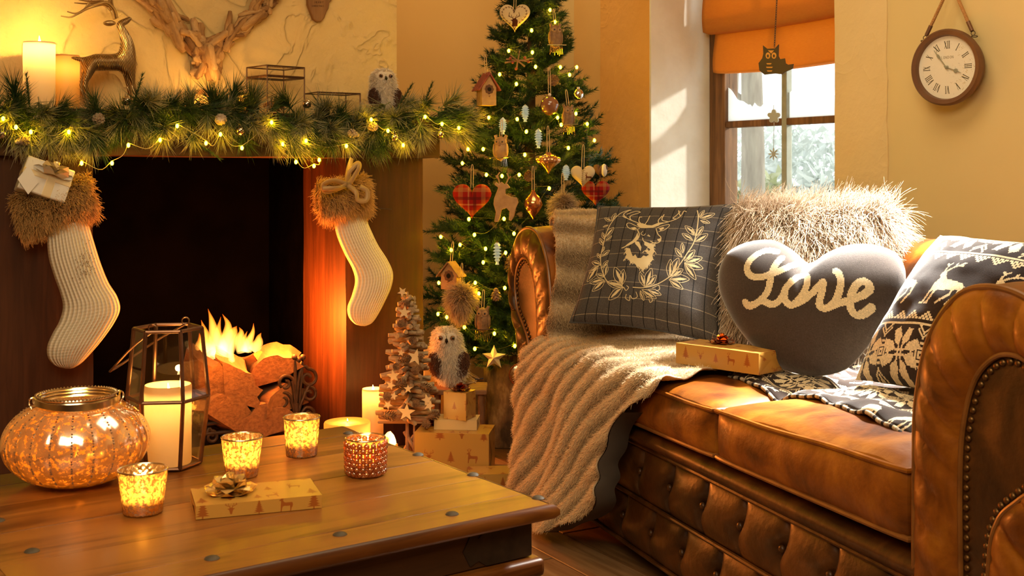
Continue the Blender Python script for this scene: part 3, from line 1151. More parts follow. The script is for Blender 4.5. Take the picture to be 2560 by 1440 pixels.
o = obj('side_post', hewn(((1.496 + 1.782) / 2, (FP + 3.922) / 2, 0.4935), (0.286, 3.922 - FP, 0.987), seed=1), M_beam, fp)
o = obj('side_post', hewn(((0.397 + 0.683) / 2, (FP + 3.922) / 2, 0.4935), (0.286, 3.922 - FP, 0.987), seed=2), M_beam, fp)
for x0, x1 in ((1.496, 1.523), (0.657, 0.683)):
    obj('inner_lining', hewn(((x0 + x1) / 2, (3.9225 + 4.115) / 2, 0.4935), (x1 - x0, 4.115 - 3.9225, 0.987), seed=3), M_beam, fp)
obj('mantel_shelf', hewn(((0.10 + 1.822) / 2, (3.660 + 3.920) / 2, (0.989 + 1.128) / 2), (1.722, 0.26, 0.139), n=(40, 6, 4), amp=0.004, seed=5), M_mantel, fp, bev=0.006)
g = G()
g.box((1.09, 4.56, 0.60), (0.87, 0.04, 1.2))
g.box((0.665, 4.33, 0.60), (0.016, 0.42, 1.2))
g.box((1.515, 4.33, 0.60), (0.016, 0.42, 1.2))
g.box((1.09, 4.33, 1.022), (0.87, 0.5, 0.03))
obj('firebox', g, M_soot, fp, smooth=False)
obj('hearth_slab', G().box((1.09, 4.15, 0.012), (0.805, 0.86, 0.022)), M_stone, fp, bev=0.004)
M_iron = mat('black_wrought_iron', (0.035, 0.025, 0.018), (0.07, 0.045, 0.03), rough=0.55, metal=0.6, scale=30, bump=0.2)
a, b = hit(920, 520, ROOM, 1, FP), hit(978, 523, ROOM, 1, FP - 0.01)
obj('long_nail', G().cyl(a - [0, 0.003, 0], b - [0, 0.006, 0], 0.0025, 0.0012, 8), M_iron, fp)

# ------------------------------------------------------------------ grate
GP = 3.815
gr = thing('fire_grate', 'black wrought iron fire grate with scrolled ends in the hearth', 'grate', M=ROOM)


def gpx(pts):
    return np.array([hit(u, v, ROOM, 1, GP) for u, v in pts])


def scroll(stem, cu, cv, r0, turns, flip=1, a0=0.0):
    t = np.linspace(0, 1, 40)
    ang = a0 + flip * t * turns * 2 * PI
    rr = r0 * (1 - 0.75 * t)
    sp = [(cu + q * math.cos(w), cv + q * math.sin(w)) for q, w in zip(rr, ang)]
    return spline(gpx(list(stem) + sp), 90)


def bar(name, pts, r=0.006):
    obj(name, G().tube(pts, r, 8), M_iron, gr)


bar('scroll', scroll([(738, 1075), (738, 1000), (730, 950)], 714, 958, 22, 1.3, -1, 0.2))
bar('scroll', scroll([(738, 1075), (742, 985), (750, 930), (762, 915)], 770, 945, 24, 1.2, 1, -1.6))
bar('scroll', scroll([(738, 1075), (736, 1030), (728, 1000)], 706, 1002, 24, 1.4, -1, 0.2))
bar('scroll', scroll([(740, 1078), (746, 1030), (756, 1000)], 772, 985, 20, 1.2, 1, -1.6))
bar('scroll', scroll([(742, 1085), (752, 1040), (762, 1020)], 772, 1035, 16, 1.1, 1, -1.6))
bar('upright', gpx([(738, 1085), (738, 900)]))
bar('upright', gpx([(742, 1090), (757, 905)]), 0.005)
fin = G()
for (u, v) in ((736, 893), (757, 893), (746, 900)):
    fin.ball(gpx([(u, v)])[0], 0.0105, 10, 7)
obj('finial', fin, M_iron, gr)
bar('scroll', scroll([(512, 1078), (520, 1030), (535, 1005)], 536, 1024, 21, 1.4, 1, -1.6))
bar('scroll', scroll([(512, 1078), (516, 1085), (522, 1070)], 528, 1092, 16, 1.2, 1, -1.6))
bar('front_bar', gpx([(495, 1062), (738, 1036)]), 0.007)
bar('front_bar', gpx([(495, 1087), (745, 1060)]), 0.007)
p0, p1 = gpx([(505, 1100)])[0], gpx([(742, 1075)])[0]
for k in range(9):
    p = p0 + (p1 - p0) * k / 8
    bar('floor_bar', np.array([[p[0], GP, 0.085], [p[0], GP + 0.30, 0.085]]), 0.006)
for p in (p0, p1):
    for dy in (0, 0.28):
        bar('leg', np.array([[p[0], GP + dy, 0.022], [p[0], GP + dy, 0.16]]), 0.008)

# ------------------------------------------------------------------ split logs
M_cut = mat('split_wood_face', (0.30, 0.14, 0.045), (0.17, 0.075, 0.024), rough=0.75, scale=14, stretch=(6, 6, 1), bump=0.4)
M_logbark = mat('log_bark', (0.10, 0.055, 0.028), (0.20, 0.11, 0.055), rough=0.9, scale=22, stretch=(1, 1, 0.3), bump=0.9)


def split_log(label, u, v, ly, ln, r, a0, a1, yaw, pitch, roll, seed):
    """wedge between angles a0 and a1 of a round log; axis points towards the room at yaw/pitch"""
    c = hit(u, v, ROOM, 1, ly)
    t = thing('firewood_log', label, 'log', group=None, M=ROOM @ Matrix.Translation(c) @ Matrix.Rotation(R(yaw), 4, 'Z') @ Matrix.Rotation(R(pitch), 4, 'X') @ Matrix.Rotation(R(roll), 4, 'Y') @ Matrix.Rotation(R(90), 4, 'X'))
    rs = np.random.RandomState(seed)
    n, m = 12, 9
    th = np.radians(np.linspace(a0, a1, n))
    arc = np.c_[np.cos(th), np.sin(th)] * (r * (1 + 0.05 * rs.randn(n)))[:, None]
    full = a1 - a0 > 350
    cen = arc.mean(0)
    zz = np.linspace(-ln / 2, ln / 2, m)
    bark = G()
    A = np.zeros((m, n, 3))
    for i, z in enumerate(zz):
        A[i, :, :2] = (arc - cen) * (1 + 0.03 * math.sin(i * 1.3 + seed)) + 0.006 * np.array([math.sin(i * .7 + seed), math.cos(i * .6)])
        A[i, :, 2] = z
    bark.grid(A, cv=full)
    obj('bark', bark, M_logbark, t)
    cut = G()
    if not full:
        apex = -cen[None] + np.c_[0.006 * np.sin(np.arange(m) * .7 + seed), 0.006 * np.cos(np.arange(m) * .6)] + rs.randn(m, 2) * 0.002
        ap = np.c_[apex, zz]
        for e in (0, n - 1):
            B = np.stack([A[:, e], (A[:, e] + ap) / 2 + rs.randn(m, 3) * 0.0015, ap], 1)
            cut.grid(B)
        for i in (0, m - 1):
            vv = np.r_[A[i], ap[i][None]]
            cut.add(vv, ngons=[list(range(n + 1))[::(1 if i else -1)]])
    else:
        for i in (0, m - 1):
            cut.add(A[i], ngons=[list(range(n))[::(1 if i else -1)]])
    obj('cut_face', cut, M_cut, t, smooth=False)
    return t


split_log('split log standing left of the flames with orange lit face', 540, 928, 3.93, 0.22, 0.115, 15, 115, 8, 8, 35, 1)
split_log('half round log in the middle of the fire with pale end', 606, 935, 3.90, 0.20, 0.115, -20, 95, -10, 5, 0, 2)
split_log('half round log lying across the top right of the fire', 676, 900, 3.92, 0.17, 0.09, 5, 170, -20, 6, -24, 3)
split_log('glowing narrow log wedged between the two flames', 606, 900, 4.03, 0.20, 0.055, 20, 130, 30, -15, 10, 4)
split_log('dark log under the right end of the fire', 668, 978, 3.93, 0.24, 0.085, 0, 180, 15, 0, -10, 5)
split_log('large log end low in the grate, near the scroll', 645, 1032, 3.92, 0.24, 0.105, 10, 200, -5, 0, 0, 6)
split_log('log low at the left of the grate behind the lantern', 545, 1010, 3.92, 0.24, 0.10, -30, 150, 10, 0, 5, 7)
split_log('round dark log at the back of the grate', 590, 985, 4.09, 0.22, 0.07, 0, 360, 0, 0, 0, 8)

# ------------------------------------------------------------------ flames
def flame_mat(name, stops, strength, soft=1.6):
    m, nt, out = new_mat(name)
    at = nd(nt, 'ShaderNodeAttribute', attribute_name='t')
    col = ramp(nt, at.outputs['Fac'], stops)
    lw = nd(nt, 'ShaderNodeLayerWeight', Blend=0.5)
    inv = nd(nt, 'ShaderNodeMath', operation='SUBTRACT')
    inv.inputs[0].default_value = 1.0
    nt.links.new(lw.outputs['Facing'], inv.inputs[1])
    pw = nd(nt, 'ShaderNodeMath', operation='POWER')
    pw.inputs[1].default_value = soft
    nt.links.new(inv.outputs[0], pw.inputs[0])
    ms = nd(nt, 'ShaderNodeMath', operation='MULTIPLY')
    ms.inputs[1].default_value = strength
    nt.links.new(pw.outputs[0], ms.inputs[0])
    e = nd(nt, 'ShaderNodeEmission')
    nt.links.new(col, e.inputs['Color'])
    nt.links.new(ms.outputs[0], e.inputs['Strength'])
    tr = nd(nt, 'ShaderNodeBsdfTransparent')
    ad = nd(nt, 'ShaderNodeAddShader')
    nt.links.new(e.outputs[0], ad.inputs[0])
    nt.links.new(tr.outputs[0], ad.inputs[1])
    nt.links.new(ad.outputs[0], out.inputs['Surface'])
    return m


M_flame = flame_mat('log_fire_flame', [(0.0, (1.0, 0.50, 0.12)), (0.35, (1.0, 0.42, 0.06)), (0.7, (1.0, 0.25, 0.02)), (1.0, (0.30, 0.03, 0.0))], 1.7)
M_cflame = flame_mat('candle_flame', [(0.0, (1.0, 0.6, 0.2)), (0.5, (1.0, 0.72, 0.35)), (1.0, (1.0, 0.5, 0.1))], 14.0, 0.6)


def tongue(gg, path, r, tp=2.0, n=12, k=18, squash=None):
    p = spline(path, k)
    s_ = np.linspace(0, 1, k)
    rad = r * np.sin(np.clip(s_ * 0.85 + 0.15, 0, 1) ** 0.55 * PI) ** 0.9 * (1 - s_ ** tp * 0.55) + 0.0006
    gg.tube(p, rad, n, caps=False, a=s_)


fire = thing('log_fire', 'yellow flames rising from the burning logs in the fireplace', 'fire', M=ROOM)
rs = np.random.RandomState(11)
fl_big = [[(545, 895), (538, 850), (530, 805), (520, 772)], [(555, 895), (566, 850), (570, 812), (556, 785)], [(530, 895), (515, 860), (512, 830), (503, 800)], [(560, 890), (575, 850), (586, 825), (592, 815)],
          [(545, 890), (548, 860), (545, 830), (552, 792)], [(522, 885), (505, 865), (502, 850), (498, 832)], [(550, 890), (558, 868), (556, 850), (560, 830)]]
fl_small = [[(618, 880), (622, 855), (632, 830), (634, 808)], [(606, 880), (600, 850), (603, 830), (598, 818)], [(632, 878), (645, 858), (648, 842), (653, 832)], [(612, 880), (616, 862), (612, 845), (618, 828)]]
fl_mid = [[(580, 905), (577, 880), (583, 850), (592, 832)]]
for nm, fl_, ly, w in (('tall_flame', fl_big, 3.97, 0.026), ('short_flame', fl_small, 4.0, 0.019), ('thin_flame', fl_mid, 3.95, 0.012)):
    for j, path in enumerate(fl_):
        gg = G()
        base = ly + 0.03 * rs.randn()
        pts = [hit(u, v, ROOM, 1, base) for u, v in path]
        tongue(gg, pts, w * rs.uniform(0.85, 1.15))
        obj(nm, gg, M_flame, fire, sharp=0)
fl_lamp = lamp('fire_light', 'POINT', ROOM @ Vector(hit(520, 860, ROOM, 1, 3.72)), 7.0, (1.0, 0.28, 0.04), 0.07)
fl_lamp = lamp('lining_fill', 'POINT', ROOM @ Vector(hit(705, 800, ROOM, 1, 3.84)), 52.0, (1.0, 0.22, 0.025), 0.06)  # lamp added beside the right lining to strengthen the fire's red on it
# ================================================================== coffee table
M_top = wood('polished_table_wood', (0.050, 0.013, 0.0016), (0.125, 0.037, 0.005), (0.28, 0.105, 0.018), axis=0, scale=3.2, rough=0.38, bump=0.04, coat=0.06, stretch=8, span=0.12)
M_apron = wood('dark_table_apron', (0.035, 0.015, 0.006), (0.07, 0.03, 0.012), (0.12, 0.06, 0.025), axis=0, scale=4, rough=0.4, bump=0.3)
M_stud = mat('dull_iron_stud', (0.06, 0.045, 0.03), (0.10, 0.08, 0.055), rough=0.6, metal=0.3, scale=20)
TZ = 0.42
TX0, TX1, TY0, TY1 = 0.36, 1.129, 1.466, 2.160
tb = thing('coffee_table', 'low square wooden coffee table with studded plank top and dark sides', 'table', M=TABLE @ Matrix.Translation(((TX0 + TX1) / 2, (TY0 + TY1) / 2, 0)))
cx, cy = (TX0 + TX1) / 2, (TY0 + TY1) / 2
rt = random.Random(8)
ws = [0.070, 0.120, 0.15, 0.150, 0.125, 0.079]
y = TY0 - cy
for k, w in enumerate(ws):
    g = G()
    prof = []
    x0, x1 = TX0 - cx, TX1 - cx
    g.box((0, 0, 0), (x1 - x0, w - 0.0008, 0.022))
    o = obj('top_plank', g, M_top, tb, smooth=True, bev=0.0006, seg=1)
    o.location = (0, y + w / 2, TZ - 0.011 - (0.0 if k % 2 else 0.0002))
    y += w
# rounded lip around the planks
g = G()
lip = 0.012
prof = [(0.0, 0.0), (lip * 0.6, -0.002), (lip, -0.009), (lip, -0.016), (lip * 0.5, -0.0225), (0.0, -0.024)]
cor = [(TX0 - cx, TY0 - cy), (TX1 - cx, TY0 - cy), (TX1 - cx, TY1 - cy), (TX0 - cx, TY1 - cy)]
sg = [(-1, -1), (1, -1), (1, 1), (-1, 1)]
A = np.array([[(c[0] + s_[0] * (p[0] + 0.0005), c[1] + s_[1] * (p[0] + 0.0005), TZ + p[1]) for p in prof] for c, s_ in zip(cor, sg)])
for k in range(4):
    g.grid(np.stack([A[k], A[(k + 1) % 4]]), cu=False)
obj('moulded_edge', g, M_top, tb, sharp=60)
ax, ay = (TX1 - TX0) / 2 - 0.020, (TY1 - TY0) / 2 - 0.022
obj('apron', G().box((0, 0, 0.366), (2 * ax, 2 * ay, 0.06)), M_apron, tb, bev=0.002)
obj('lower_moulding', G().box((0, 0, 0.320), (2 * ax + 0.036, 2 * ay + 0.036, 0.030)), M_top, tb, bev=0.009, seg=3)
obj('chest', G().box((0, 0, 0.2), (2 * ax - 0.02, 2 * ay - 0.02, 0.21)), M_apron, tb, bev=0.003)
for sx in (-1, 1):
    for sy in (-1, 1):
        g = G().lathe([(0.001, 0), (0.03, 0.0), (0.038, 0.02), (0.04, 0.05), (0.028, 0.08), (0.034, 0.096)], 20)
        o = obj('foot', g, M_apron, tb)
        o.location = (sx * (ax - 0.06), sy * (ay - 0.06), 0)
# iron corner brackets on the dark side
for sx in (-1, 1):
    c = sx * ax
    poly = [(0, -0.028), (0.085, -0.028), (0.10, -0.018), (0.115, -0.024), (0.128, 0.0), (0.115, 0.022), (0.1, 0.016), (0.085, 0.028), (0, 0.028)]
    Mx = M4(np.array([[-sx, 0, 0], [0, 0, -1], [0, 1, 0]], float), (c, -ay - 0.0012, 0.366))
    o = obj('iron_bracket', G().prism(poly, 0.002, Mx), M_iron, tb, smooth=False)
    Mr = M4(np.array([[0, 0, 1], [-1, 0, 0], [0, 1, 0]], float) * 1.0, (ax * 1.0 + 0.0012, -ay, 0.366))
    if sx > 0:
        obj('iron_bracket', G().prism([(-a_, b_) for a_, b_ in poly], 0.002, Mr), M_iron, tb, smooth=False)
studs = [(1045, 1137), (1182, 1187), (1345, 1245), (1130, 1285), (850, 1336), (530, 1396), (80, 1378), (-5, 1302), (870, 1078 + 5)]
for k, (u, v) in enumerate(studs):
    p = hit(u, v, TABLE, 2, TZ)
    g = G().lathe([(0.0001, 0.0042), (0.004, 0.0038), (0.0085, 0.0022), (0.0105, 0.0002), (0.0105, -0.0006)], 20)
    o = obj('stud', g, M_stud, tb)
    o.location = (p[0] - cx, p[1] - cy, TZ)
TOPZ = TZ + 0.0006

# ------------------------------------------------------------------ candle glow materials
def wax(name, col, tr=0.55):
    m, nt, out = new_mat(name)
    b = nd(nt, 'ShaderNodeBsdfPrincipled')
    b.inputs['Base Color'].default_value = c4(col)
    b.inputs['Roughness'].default_value = 0.45
    t = nd(nt, 'ShaderNodeBsdfTranslucent', Color=c4(col))
    mx = nd(nt, 'ShaderNodeMixShader')
    mx.inputs['Fac'].default_value = tr
    nt.links.new(b.outputs[0], mx.inputs[1])
    nt.links.new(t.outputs[0], mx.inputs[2])
    nt.links.new(mx.outputs[0], out.inputs['Surface'])
    return m


M_wax = wax('ivory_wax', (0.90, 0.74, 0.50), 0.5)
M_wax_y = wax('yellow_wax', (0.92, 0.62, 0.22), 0.55)
M_wick = mat('burnt_wick', (0.02, 0.015, 0.01), rough=0.9)


def candle(name, label, loc, r, h, lit=3.0, m=None, well=0.012, col=(1.0, 0.55, 0.14), flame=0.022, group=None, depth=0.03, dirx=0.0):
    t = thing(name, label, 'candle', loc, group=group)
    g = G().lathe([(0.0005, 0.0), (r * 0.97, 0.0), (r, 0.004), (r, h * 0.5), (r, h - 0.004), (r * 0.965, h), (r * 0.92, h - 0.001), (r * 0.86, h - well * 0.7), (r * 0.7, h - well), (0.0005, h - well)], 36,
                  rmod=lambda th, z: 1 + 0.012 * np.sin(th * 2 + 1) * np.clip((z - h * 0.8) / (h * 0.2), 0, 1))
    obj('wax', g, m or M_wax, t)
    obj('wick', G().tube([(0, 0, h - well), (0.0005, 0, h - well + 0.006), (0.002, 0, h - well + 0.011)], 0.001, 6), M_wick, t)
    if flame:
        g = G()
        tongue(g, [(0.001, 0, h - well + 0.006), (0.001, 0, h - well + 0.006 + flame * 0.4), (0.0, 0.0, h - well + 0.006 + flame)], flame * 0.22, 1.0, 10, 12)
        obj('flame', g, M_cflame, t, sharp=0)
    if lit:
        L = lamp('candle_glow', 'POINT', (0, 0, h - well - depth), lit * 0.30, col, 0.010)
        L.parent = t
        if flame:
            L2 = lamp('flame_light', 'POINT', (0, 0, h - well + 0.02), lit * 0.70, col, 0.006)
            L2.parent = t
    return t


def mercury(name, silver, amber, scale, thr, tr=0.75, bump=0.0, wave=None):
    """speckled silvered glass: amber where the silver has worn off"""
    m, nt, out = new_mat(name)
    fac, vec = noise_tex(nt, scale, detail=8, rough=0.7)
    mask = nd(nt, 'ShaderNodeMapRange')
    mask.inputs['From Min'].default_value = thr - 0.05
    mask.inputs['From Max'].default_value = thr + 0.05
    nt.links.new(fac, mask.inputs['Value'])
    gl = nd(nt, 'ShaderNodeBsdfPrincipled')
    gl.inputs['Base Color'].default_value = c4(silver)
    gl.inputs['Metallic'].default_value = 0.9
    gl.inputs['Roughness'].default_value = 0.16
    tl = nd(nt, 'ShaderNodeBsdfTranslucent', Color=c4(amber))
    tp = nd(nt, 'ShaderNodeBsdfTransparent', Color=c4(amber))
    m0 = nd(nt, 'ShaderNodeMixShader')
    m0.inputs['Fac'].default_value = 0.25
    nt.links.new(tl.outputs[0], m0.inputs[1])
    nt.links.new(tp.outputs[0], m0.inputs[2])
    m1 = nd(nt, 'ShaderNodeMixShader')
    m1.inputs['Fac'].default_value = 1 - tr
    gs = nd(nt, 'ShaderNodeBsdfGlossy', Roughness=0.06)
    nt.links.new(m0.outputs[0], m1.inputs[1])
    nt.links.new(gs.outputs[0], m1.inputs[2])
    m2 = nd(nt, 'ShaderNodeMixShader')
    nt.links.new(mask.outputs['Result'], m2.inputs['Fac'])
    nt.links.new(m1.outputs[0], m2.inputs[1])
    nt.links.new(gl.outputs[0], m2.inputs[2])
    m3 = nd(nt, 'ShaderNodeMixShader')
    m3.inputs['Fac'].default_value = 0.12
    nt.links.new(m2.outputs[0], m3.inputs[1])
    nt.links.new(tl.outputs[0], m3.inputs[2])
    # glass skin: mirror-like towards grazing angles
    lw = nd(nt, 'ShaderNodeLayerWeight', Blend=0.5)
    pw = nd(nt, 'ShaderNodeMath', operation='POWER')
    pw.inputs[1].default_value = 2.2
    nt.links.new(lw.outputs['Facing'], pw.inputs[0])
    sk = nd(nt, 'ShaderNodeBsdfGlossy', Roughness=0.08)
    sk.inputs['Color'].default_value = c4(silver)
    m4 = nd(nt, 'ShaderNodeMixShader')
    nt.links.new(pw.outputs[0], m4.inputs['Fac'])
    nt.links.new(m3.outputs[0], m4.inputs[1])
    nt.links.new(sk.outputs[0], m4.inputs[2])
    nt.links.new(m4.outputs[0], out.inputs['Surface'])
    return m


M_merc = mercury('mercury_glass', (0.75, 0.62, 0.46), (1.0, 0.62, 0.16), 170, 0.50)
M_merc_red = mercury('copper_mercury_glass', (0.80, 0.42, 0.22), (1.0, 0.48, 0.14), 110, 0.50)
M_merc_big = mercury('large_mercury_glass', (0.74, 0.68, 0.60), (1.0, 0.42, 0.06), 105, 0.44, tr=0.6)
M_gilt = mat('worn_silver_gilt', (0.62, 0.50, 0.32), (0.75, 0.66, 0.50), rough=0.22, metal=1.0, scale=40)


def votive(label, loc, rt_, rb, h, rmod=None, m=None, lit=0.8, bumps=False, group=None):
    t = thing('votive_holder', label, 'candle holder', loc, group=group)
    n = 120
    zz = np.linspace(0, 1, 28)
    prof = [(0.0005, 0.0035), (rb * 0.9, 0.0035), (rb * 0.97, 0.0005)] + [(rb + (rt_ - rb) * z ** 1.1, 0.003 + (h - 0.003) * z) for z in zz] + [(rt_ - 0.001, h + 0.0012)]
    obj('glass_cup', G().lathe(prof, n, rmod=rmod), m or M_merc, t, sharp=0)
    e = np.array([[rt_ * math.cos(a), rt_ * math.sin(a), h + 0.0003] for a in np.linspace(0, 2 * PI, 60, endpoint=False)])
    obj('rim', G().tube(e, 0.0014, 6, closed=True), M_gilt, t)
    if bumps:
        g = G()
        for row in range(7):
            z = 0.007 + row * h * 0.125
            rr = rb + (rt_ - rb) * z / h
            k = 18
            for j in range(k):
                a = (j + 0.5 * (row % 2)) / k * 2 * PI
                g.ball((rr * math.cos(a), rr * math.sin(a), z), 0.0052, 8, 6)
        obj('hobnails', g, m or M_merc, t, stuff=True)
    obj('tealight', G().lathe([(0.0005, 0.008), (rb * 0.8, 0.008), (rb * 0.8, 0.026), (0.0005, 0.026)], 24), M_wax_y, t)
    g = G()
    tongue(g, [(0, 0, 0.029), (0.001, 0, 0.037), (0, 0, 0.05)], 0.0055, 1.0, 10, 12)
    obj('flame', g, M_cflame, t, sharp=0)
    L = lamp('votive_light', 'POINT', (0, 0, 0.046), lit, (1.0, 0.52, 0.12), 0.008)
    L.parent = t
    return t


def scales(th, z):
    k = 22
    return 1 + 0.035 * np.abs(np.sin(th * k / 2 + z * 330)) * np.abs(np.sin(th * k / 2 - z * 330)) ** 1.0


def ribs(k, amp):
    return lambda th, z: 1 + amp * np.cos(th * k) * np.clip(z / 0.01, 0, 1) * np.clip((0.08 - z) / 0.02, 0, 1)


def on_table(u, v):
    p = onz(u, v, TOPZ)
    return (p[0], p[1], TOPZ)


votive('speckled gold votive with fish-scale relief, beside the round glass lantern', on_table(357, 1281), 0.0365, 0.029, 0.066, scales, M_merc, 0.38)
votive('ribbed gold mercury votive behind the gold bow', on_table(605, 1190), 0.0345, 0.027, 0.067, ribs(22, 0.02), M_merc, 0.38)
votive('smooth flecked amber votive farthest back on the table', on_table(754, 1138), 0.033, 0.0285, 0.070, ribs(14, 0.012), M_merc, 0.32)
votive('copper hobnail votive at the right of the row on the table', on_table(914, 1186), 0.0335, 0.0315, 0.063, None, M_merc_red, 0.45, bumps=True)

# ------------------------------------------------------------------ pumpkin lantern
pl_ = on_table(192, 1205)
PR, PHt = 0.1165, 0.135
pk = thing('glass_lantern', 'round ribbed silvered glass lantern with beaded metal rim on the table', 'lantern', pl_)
ph_ = np.radians(np.linspace(-66, 62, 40))
zlo, zhi = math.sin(ph_[0]), math.sin(ph_[-1])
prof = [(0.002, 0.004), (PR * 0.42, 0.001)] + [(PR * math.cos(q) ** 0.88, 0.002 + (PHt - 0.002) * (math.sin(q) - zlo) / (zhi - zlo)) for q in ph_]
obj('glass_bowl', G().lathe(prof, 192, rmod=lambda th, z: 1 + 0.022 * np.abs(np.cos(th * 11)) ** 0.7 * np.sin(np.clip(z / PHt, 0, 1) * PI) ** 0.5), M_merc_big, pk, sharp=0)
g = G()
for k in range(22):
    a = (k + 0.5) / 22 * 2 * PI
    for q in np.linspace(0.15, 0.92, 22):
        i = int(q * 39) + 2
        r_, z_ = prof[i]
        g.ball(((r_ * 0.998) * math.cos(a), (r_ * 0.998) * math.sin(a), z_), 0.0019, 6, 4)
obj('bead_rows', g, M_merc_big, pk, stuff=True)
rr = prof[-1][0] + 0.0005
for zz_, r_ in ((PHt, rr + 0.001), (PHt + 0.006, rr + 0.0005), (PHt + 0.011, rr + 0.001)):
    e = np.array([[r_ * math.cos(a), r_ * math.sin(a), zz_] for a in np.linspace(0, 2 * PI, 80, endpoint=False)])
    obj('rim_ring', G().tube(e, 0.0026, 8, closed=True), M_gilt, pk)
g = G()
for a in np.linspace(0, 2 * PI, 70, endpoint=False):
    g.ball(((rr + 0.004) * math.cos(a), (rr + 0.004) * math.sin(a), PHt + 0.0135), 0.0019, 6, 4)
obj('bead_trim', g, M_gilt, pk, stuff=True)
# flat strap handle, fallen to one side
hs = []
for q in np.linspace(0, 1, 50):
    a = PI * q
    bx = -(rr + 0.008) * math.cos(a)
    by = -math.sin(a) * (rr + 0.022)
    hs.append((bx, by * 0.95, PHt + 0.009 - math.sin(a) * 0.006))
hs = np.array(hs) @ np.array(Matrix.Rotation(R(28), 3, 'Z')).T
g = G()
tan = np.gradient(hs, axis=0)
tan /= np.linalg.norm(tan, axis=1, keepdims=True)
up = np.array([0, 0, 1.0])
side = np.cross(tan, up)
A = np.stack([hs + up * 0.005 + side * 0.001, hs + up * 0.005 - side * 0.001, hs - up * 0.005 - side * 0.001, hs - up * 0.005 + side * 0.001], 1)
g.grid(A, cv=True)
obj('handle', g, M_gilt, pk)
for e_ in (hs[0], hs[-1]):
    e = np.array([[0.007 * math.cos(a), 0.002 * math.sin(a * 2), 0.009 * math.sin(a)] for a in np.linspace(0, 2 * PI, 20, endpoint=False)])
    obj('hinge_loop', G().tube(e + e_ - np.array([0, 0, 0.006]), 0.0016, 6, closed=True), M_gilt, pk)
L = lamp('lantern_light', 'POINT', (0, 0, 0.055), 1.5, (1.0, 0.46, 0.09), 0.012)
L.parent = pk
t = candle('tealight', 'small candle burning inside the round glass lantern', (pl_[0], pl_[1], pl_[2] + 0.006), 0.028, 0.032, 0, M_wax_y, 0.006)

# ------------------------------------------------------------------ hexagonal lantern
hl = on_table(420, 1163)
M_copper = mat('antique_copper_frame', (0.11, 0.05, 0.028), (0.18, 0.09, 0.05), rough=0.35, metal=0.85, scale=30)
M_lglass = glass_mat('lantern_glass', (0.93, 0.89, 0.84), 0.09)
hx = thing('hexagonal_lantern', 'tall copper framed hexagonal glass lantern holding a pillar candle', 'lantern', hl)
off = R(7)


def hexr(r, z):
    return np.array([[r * math.cos(off + k * PI / 3), r * math.sin(off + k * PI / 3), z] for k in range(6)])


H0, H1, H2 = hexr(0.056, 0.004), hexr(0.070, 0.122), hexr(0.0585, 0.243)
for ring in (H0, H1, H2):
    for k in range(6):
        obj('frame_bar', G().cyl(ring[k], ring[(k + 1) % 6], 0.0032, n=8), M_copper, hx)
for a_, b_ in ((H0, H1), (H1, H2)):
    for k in range(6):
        obj('frame_bar', G().cyl(a_[k], b_[k], 0.0037, n=8), M_copper, hx)
        q = np.array([a_[k], a_[(k + 1) % 6], b_[(k + 1) % 6], b_[k]])
        obj('pane', G().add(q, quads=[[0, 1, 2, 3]]), M_lglass, hx, smooth=False)
obj('base_plate', G().prism(H0[:, :2], 0.003, z0=0.001), M_copper, hx, smooth=False)
top = H2.copy()
hp = spline([H2[2] + [0, 0, 0.0], np.array([-0.075, -0.01, 0.20]), np.array([-0.094, -0.03, 0.176]), np.array([-0.06, -0.05, 0.195]), H2[4] * np.array([0.9, 1, 1])], 40)
pa, pb = np.array([-0.012, -0.052, 0.243]), np.array([0.017, 0.05, 0.243])
hp = spline([pa, pa + [-0.03, 0.0, -0.022], [-0.088, -0.03, 0.176], [-0.096, -0.012, 0.170], [-0.085, 0.02, 0.178], pb + [-0.05, 0.0, -0.028], pb], 60)
obj('handle', G().tube(hp, 0.0020, 8), M_copper, hx)
for p in (pa, pb):
    e = np.array([[0.0065 * math.cos(a), 0, 0.0065 * math.sin(a) + 0.0065] for a in np.linspace(0, 2 * PI, 20, endpoint=False)])
    obj('handle_loop', G().tube(e + p, 0.0014, 6, closed=True), M_copper, hx)
candle('pillar_candle', 'thick ivory pillar candle glowing inside the hexagonal lantern', (hl[0], hl[1], hl[2] + 0.0045), 0.0405, 0.139, 1.0, M_wax, 0.02, flame=0.016, depth=0.012)

# ------------------------------------------------------------------ wrapped presents
GOLDP = hexc('c79a4a')
d = Draw(768, 768, (0.76, 0.57, 0.26))
BR_ = (0.62, 0.34, 0.12)
rp = random.Random(4)
for k in range(4):
    for j in range(4):
        x, y = 96 + 192 * k + (96 if j % 2 else 0) - 48, 30 + 192 * j
        kind = (k * 3 + j * 5) % 4
        for dx in (-768, 0, 768):
            for dy in (-768, 0, 768):
                X, Y = x + dx, y + dy
                if -200 < X < 968 and -200 < Y < 968:
                    if kind in (0, 2):
                        d.poly(fir(X, Y, 96 if kind == 0 else 76, 140 if kind == 0 else 100), BR_)
                    elif kind == 1:
                        draw_stag(d, X - 46, Y, 104, BR_, 4, k % 2 == 0)
                    else:
                        draw_head(d, X, Y + 14, 92, BR_, 4)
M_paper = print_mat('printed_gold_paper', d.a, 0.32, spec=0.6)
M_goldbow = mat('metallic_gold_ribbon', (0.95, 0.66, 0.25), rough=0.27, metal=0.75)
M_copbow = mat('metallic_copper_ribbon', (0.75, 0.26, 0.08), rough=0.2, metal=1.0)
M_redbow = mat('metallic_russet_ribbon', (0.45, 0.13, 0.06), rough=0.22, metal=1.0)


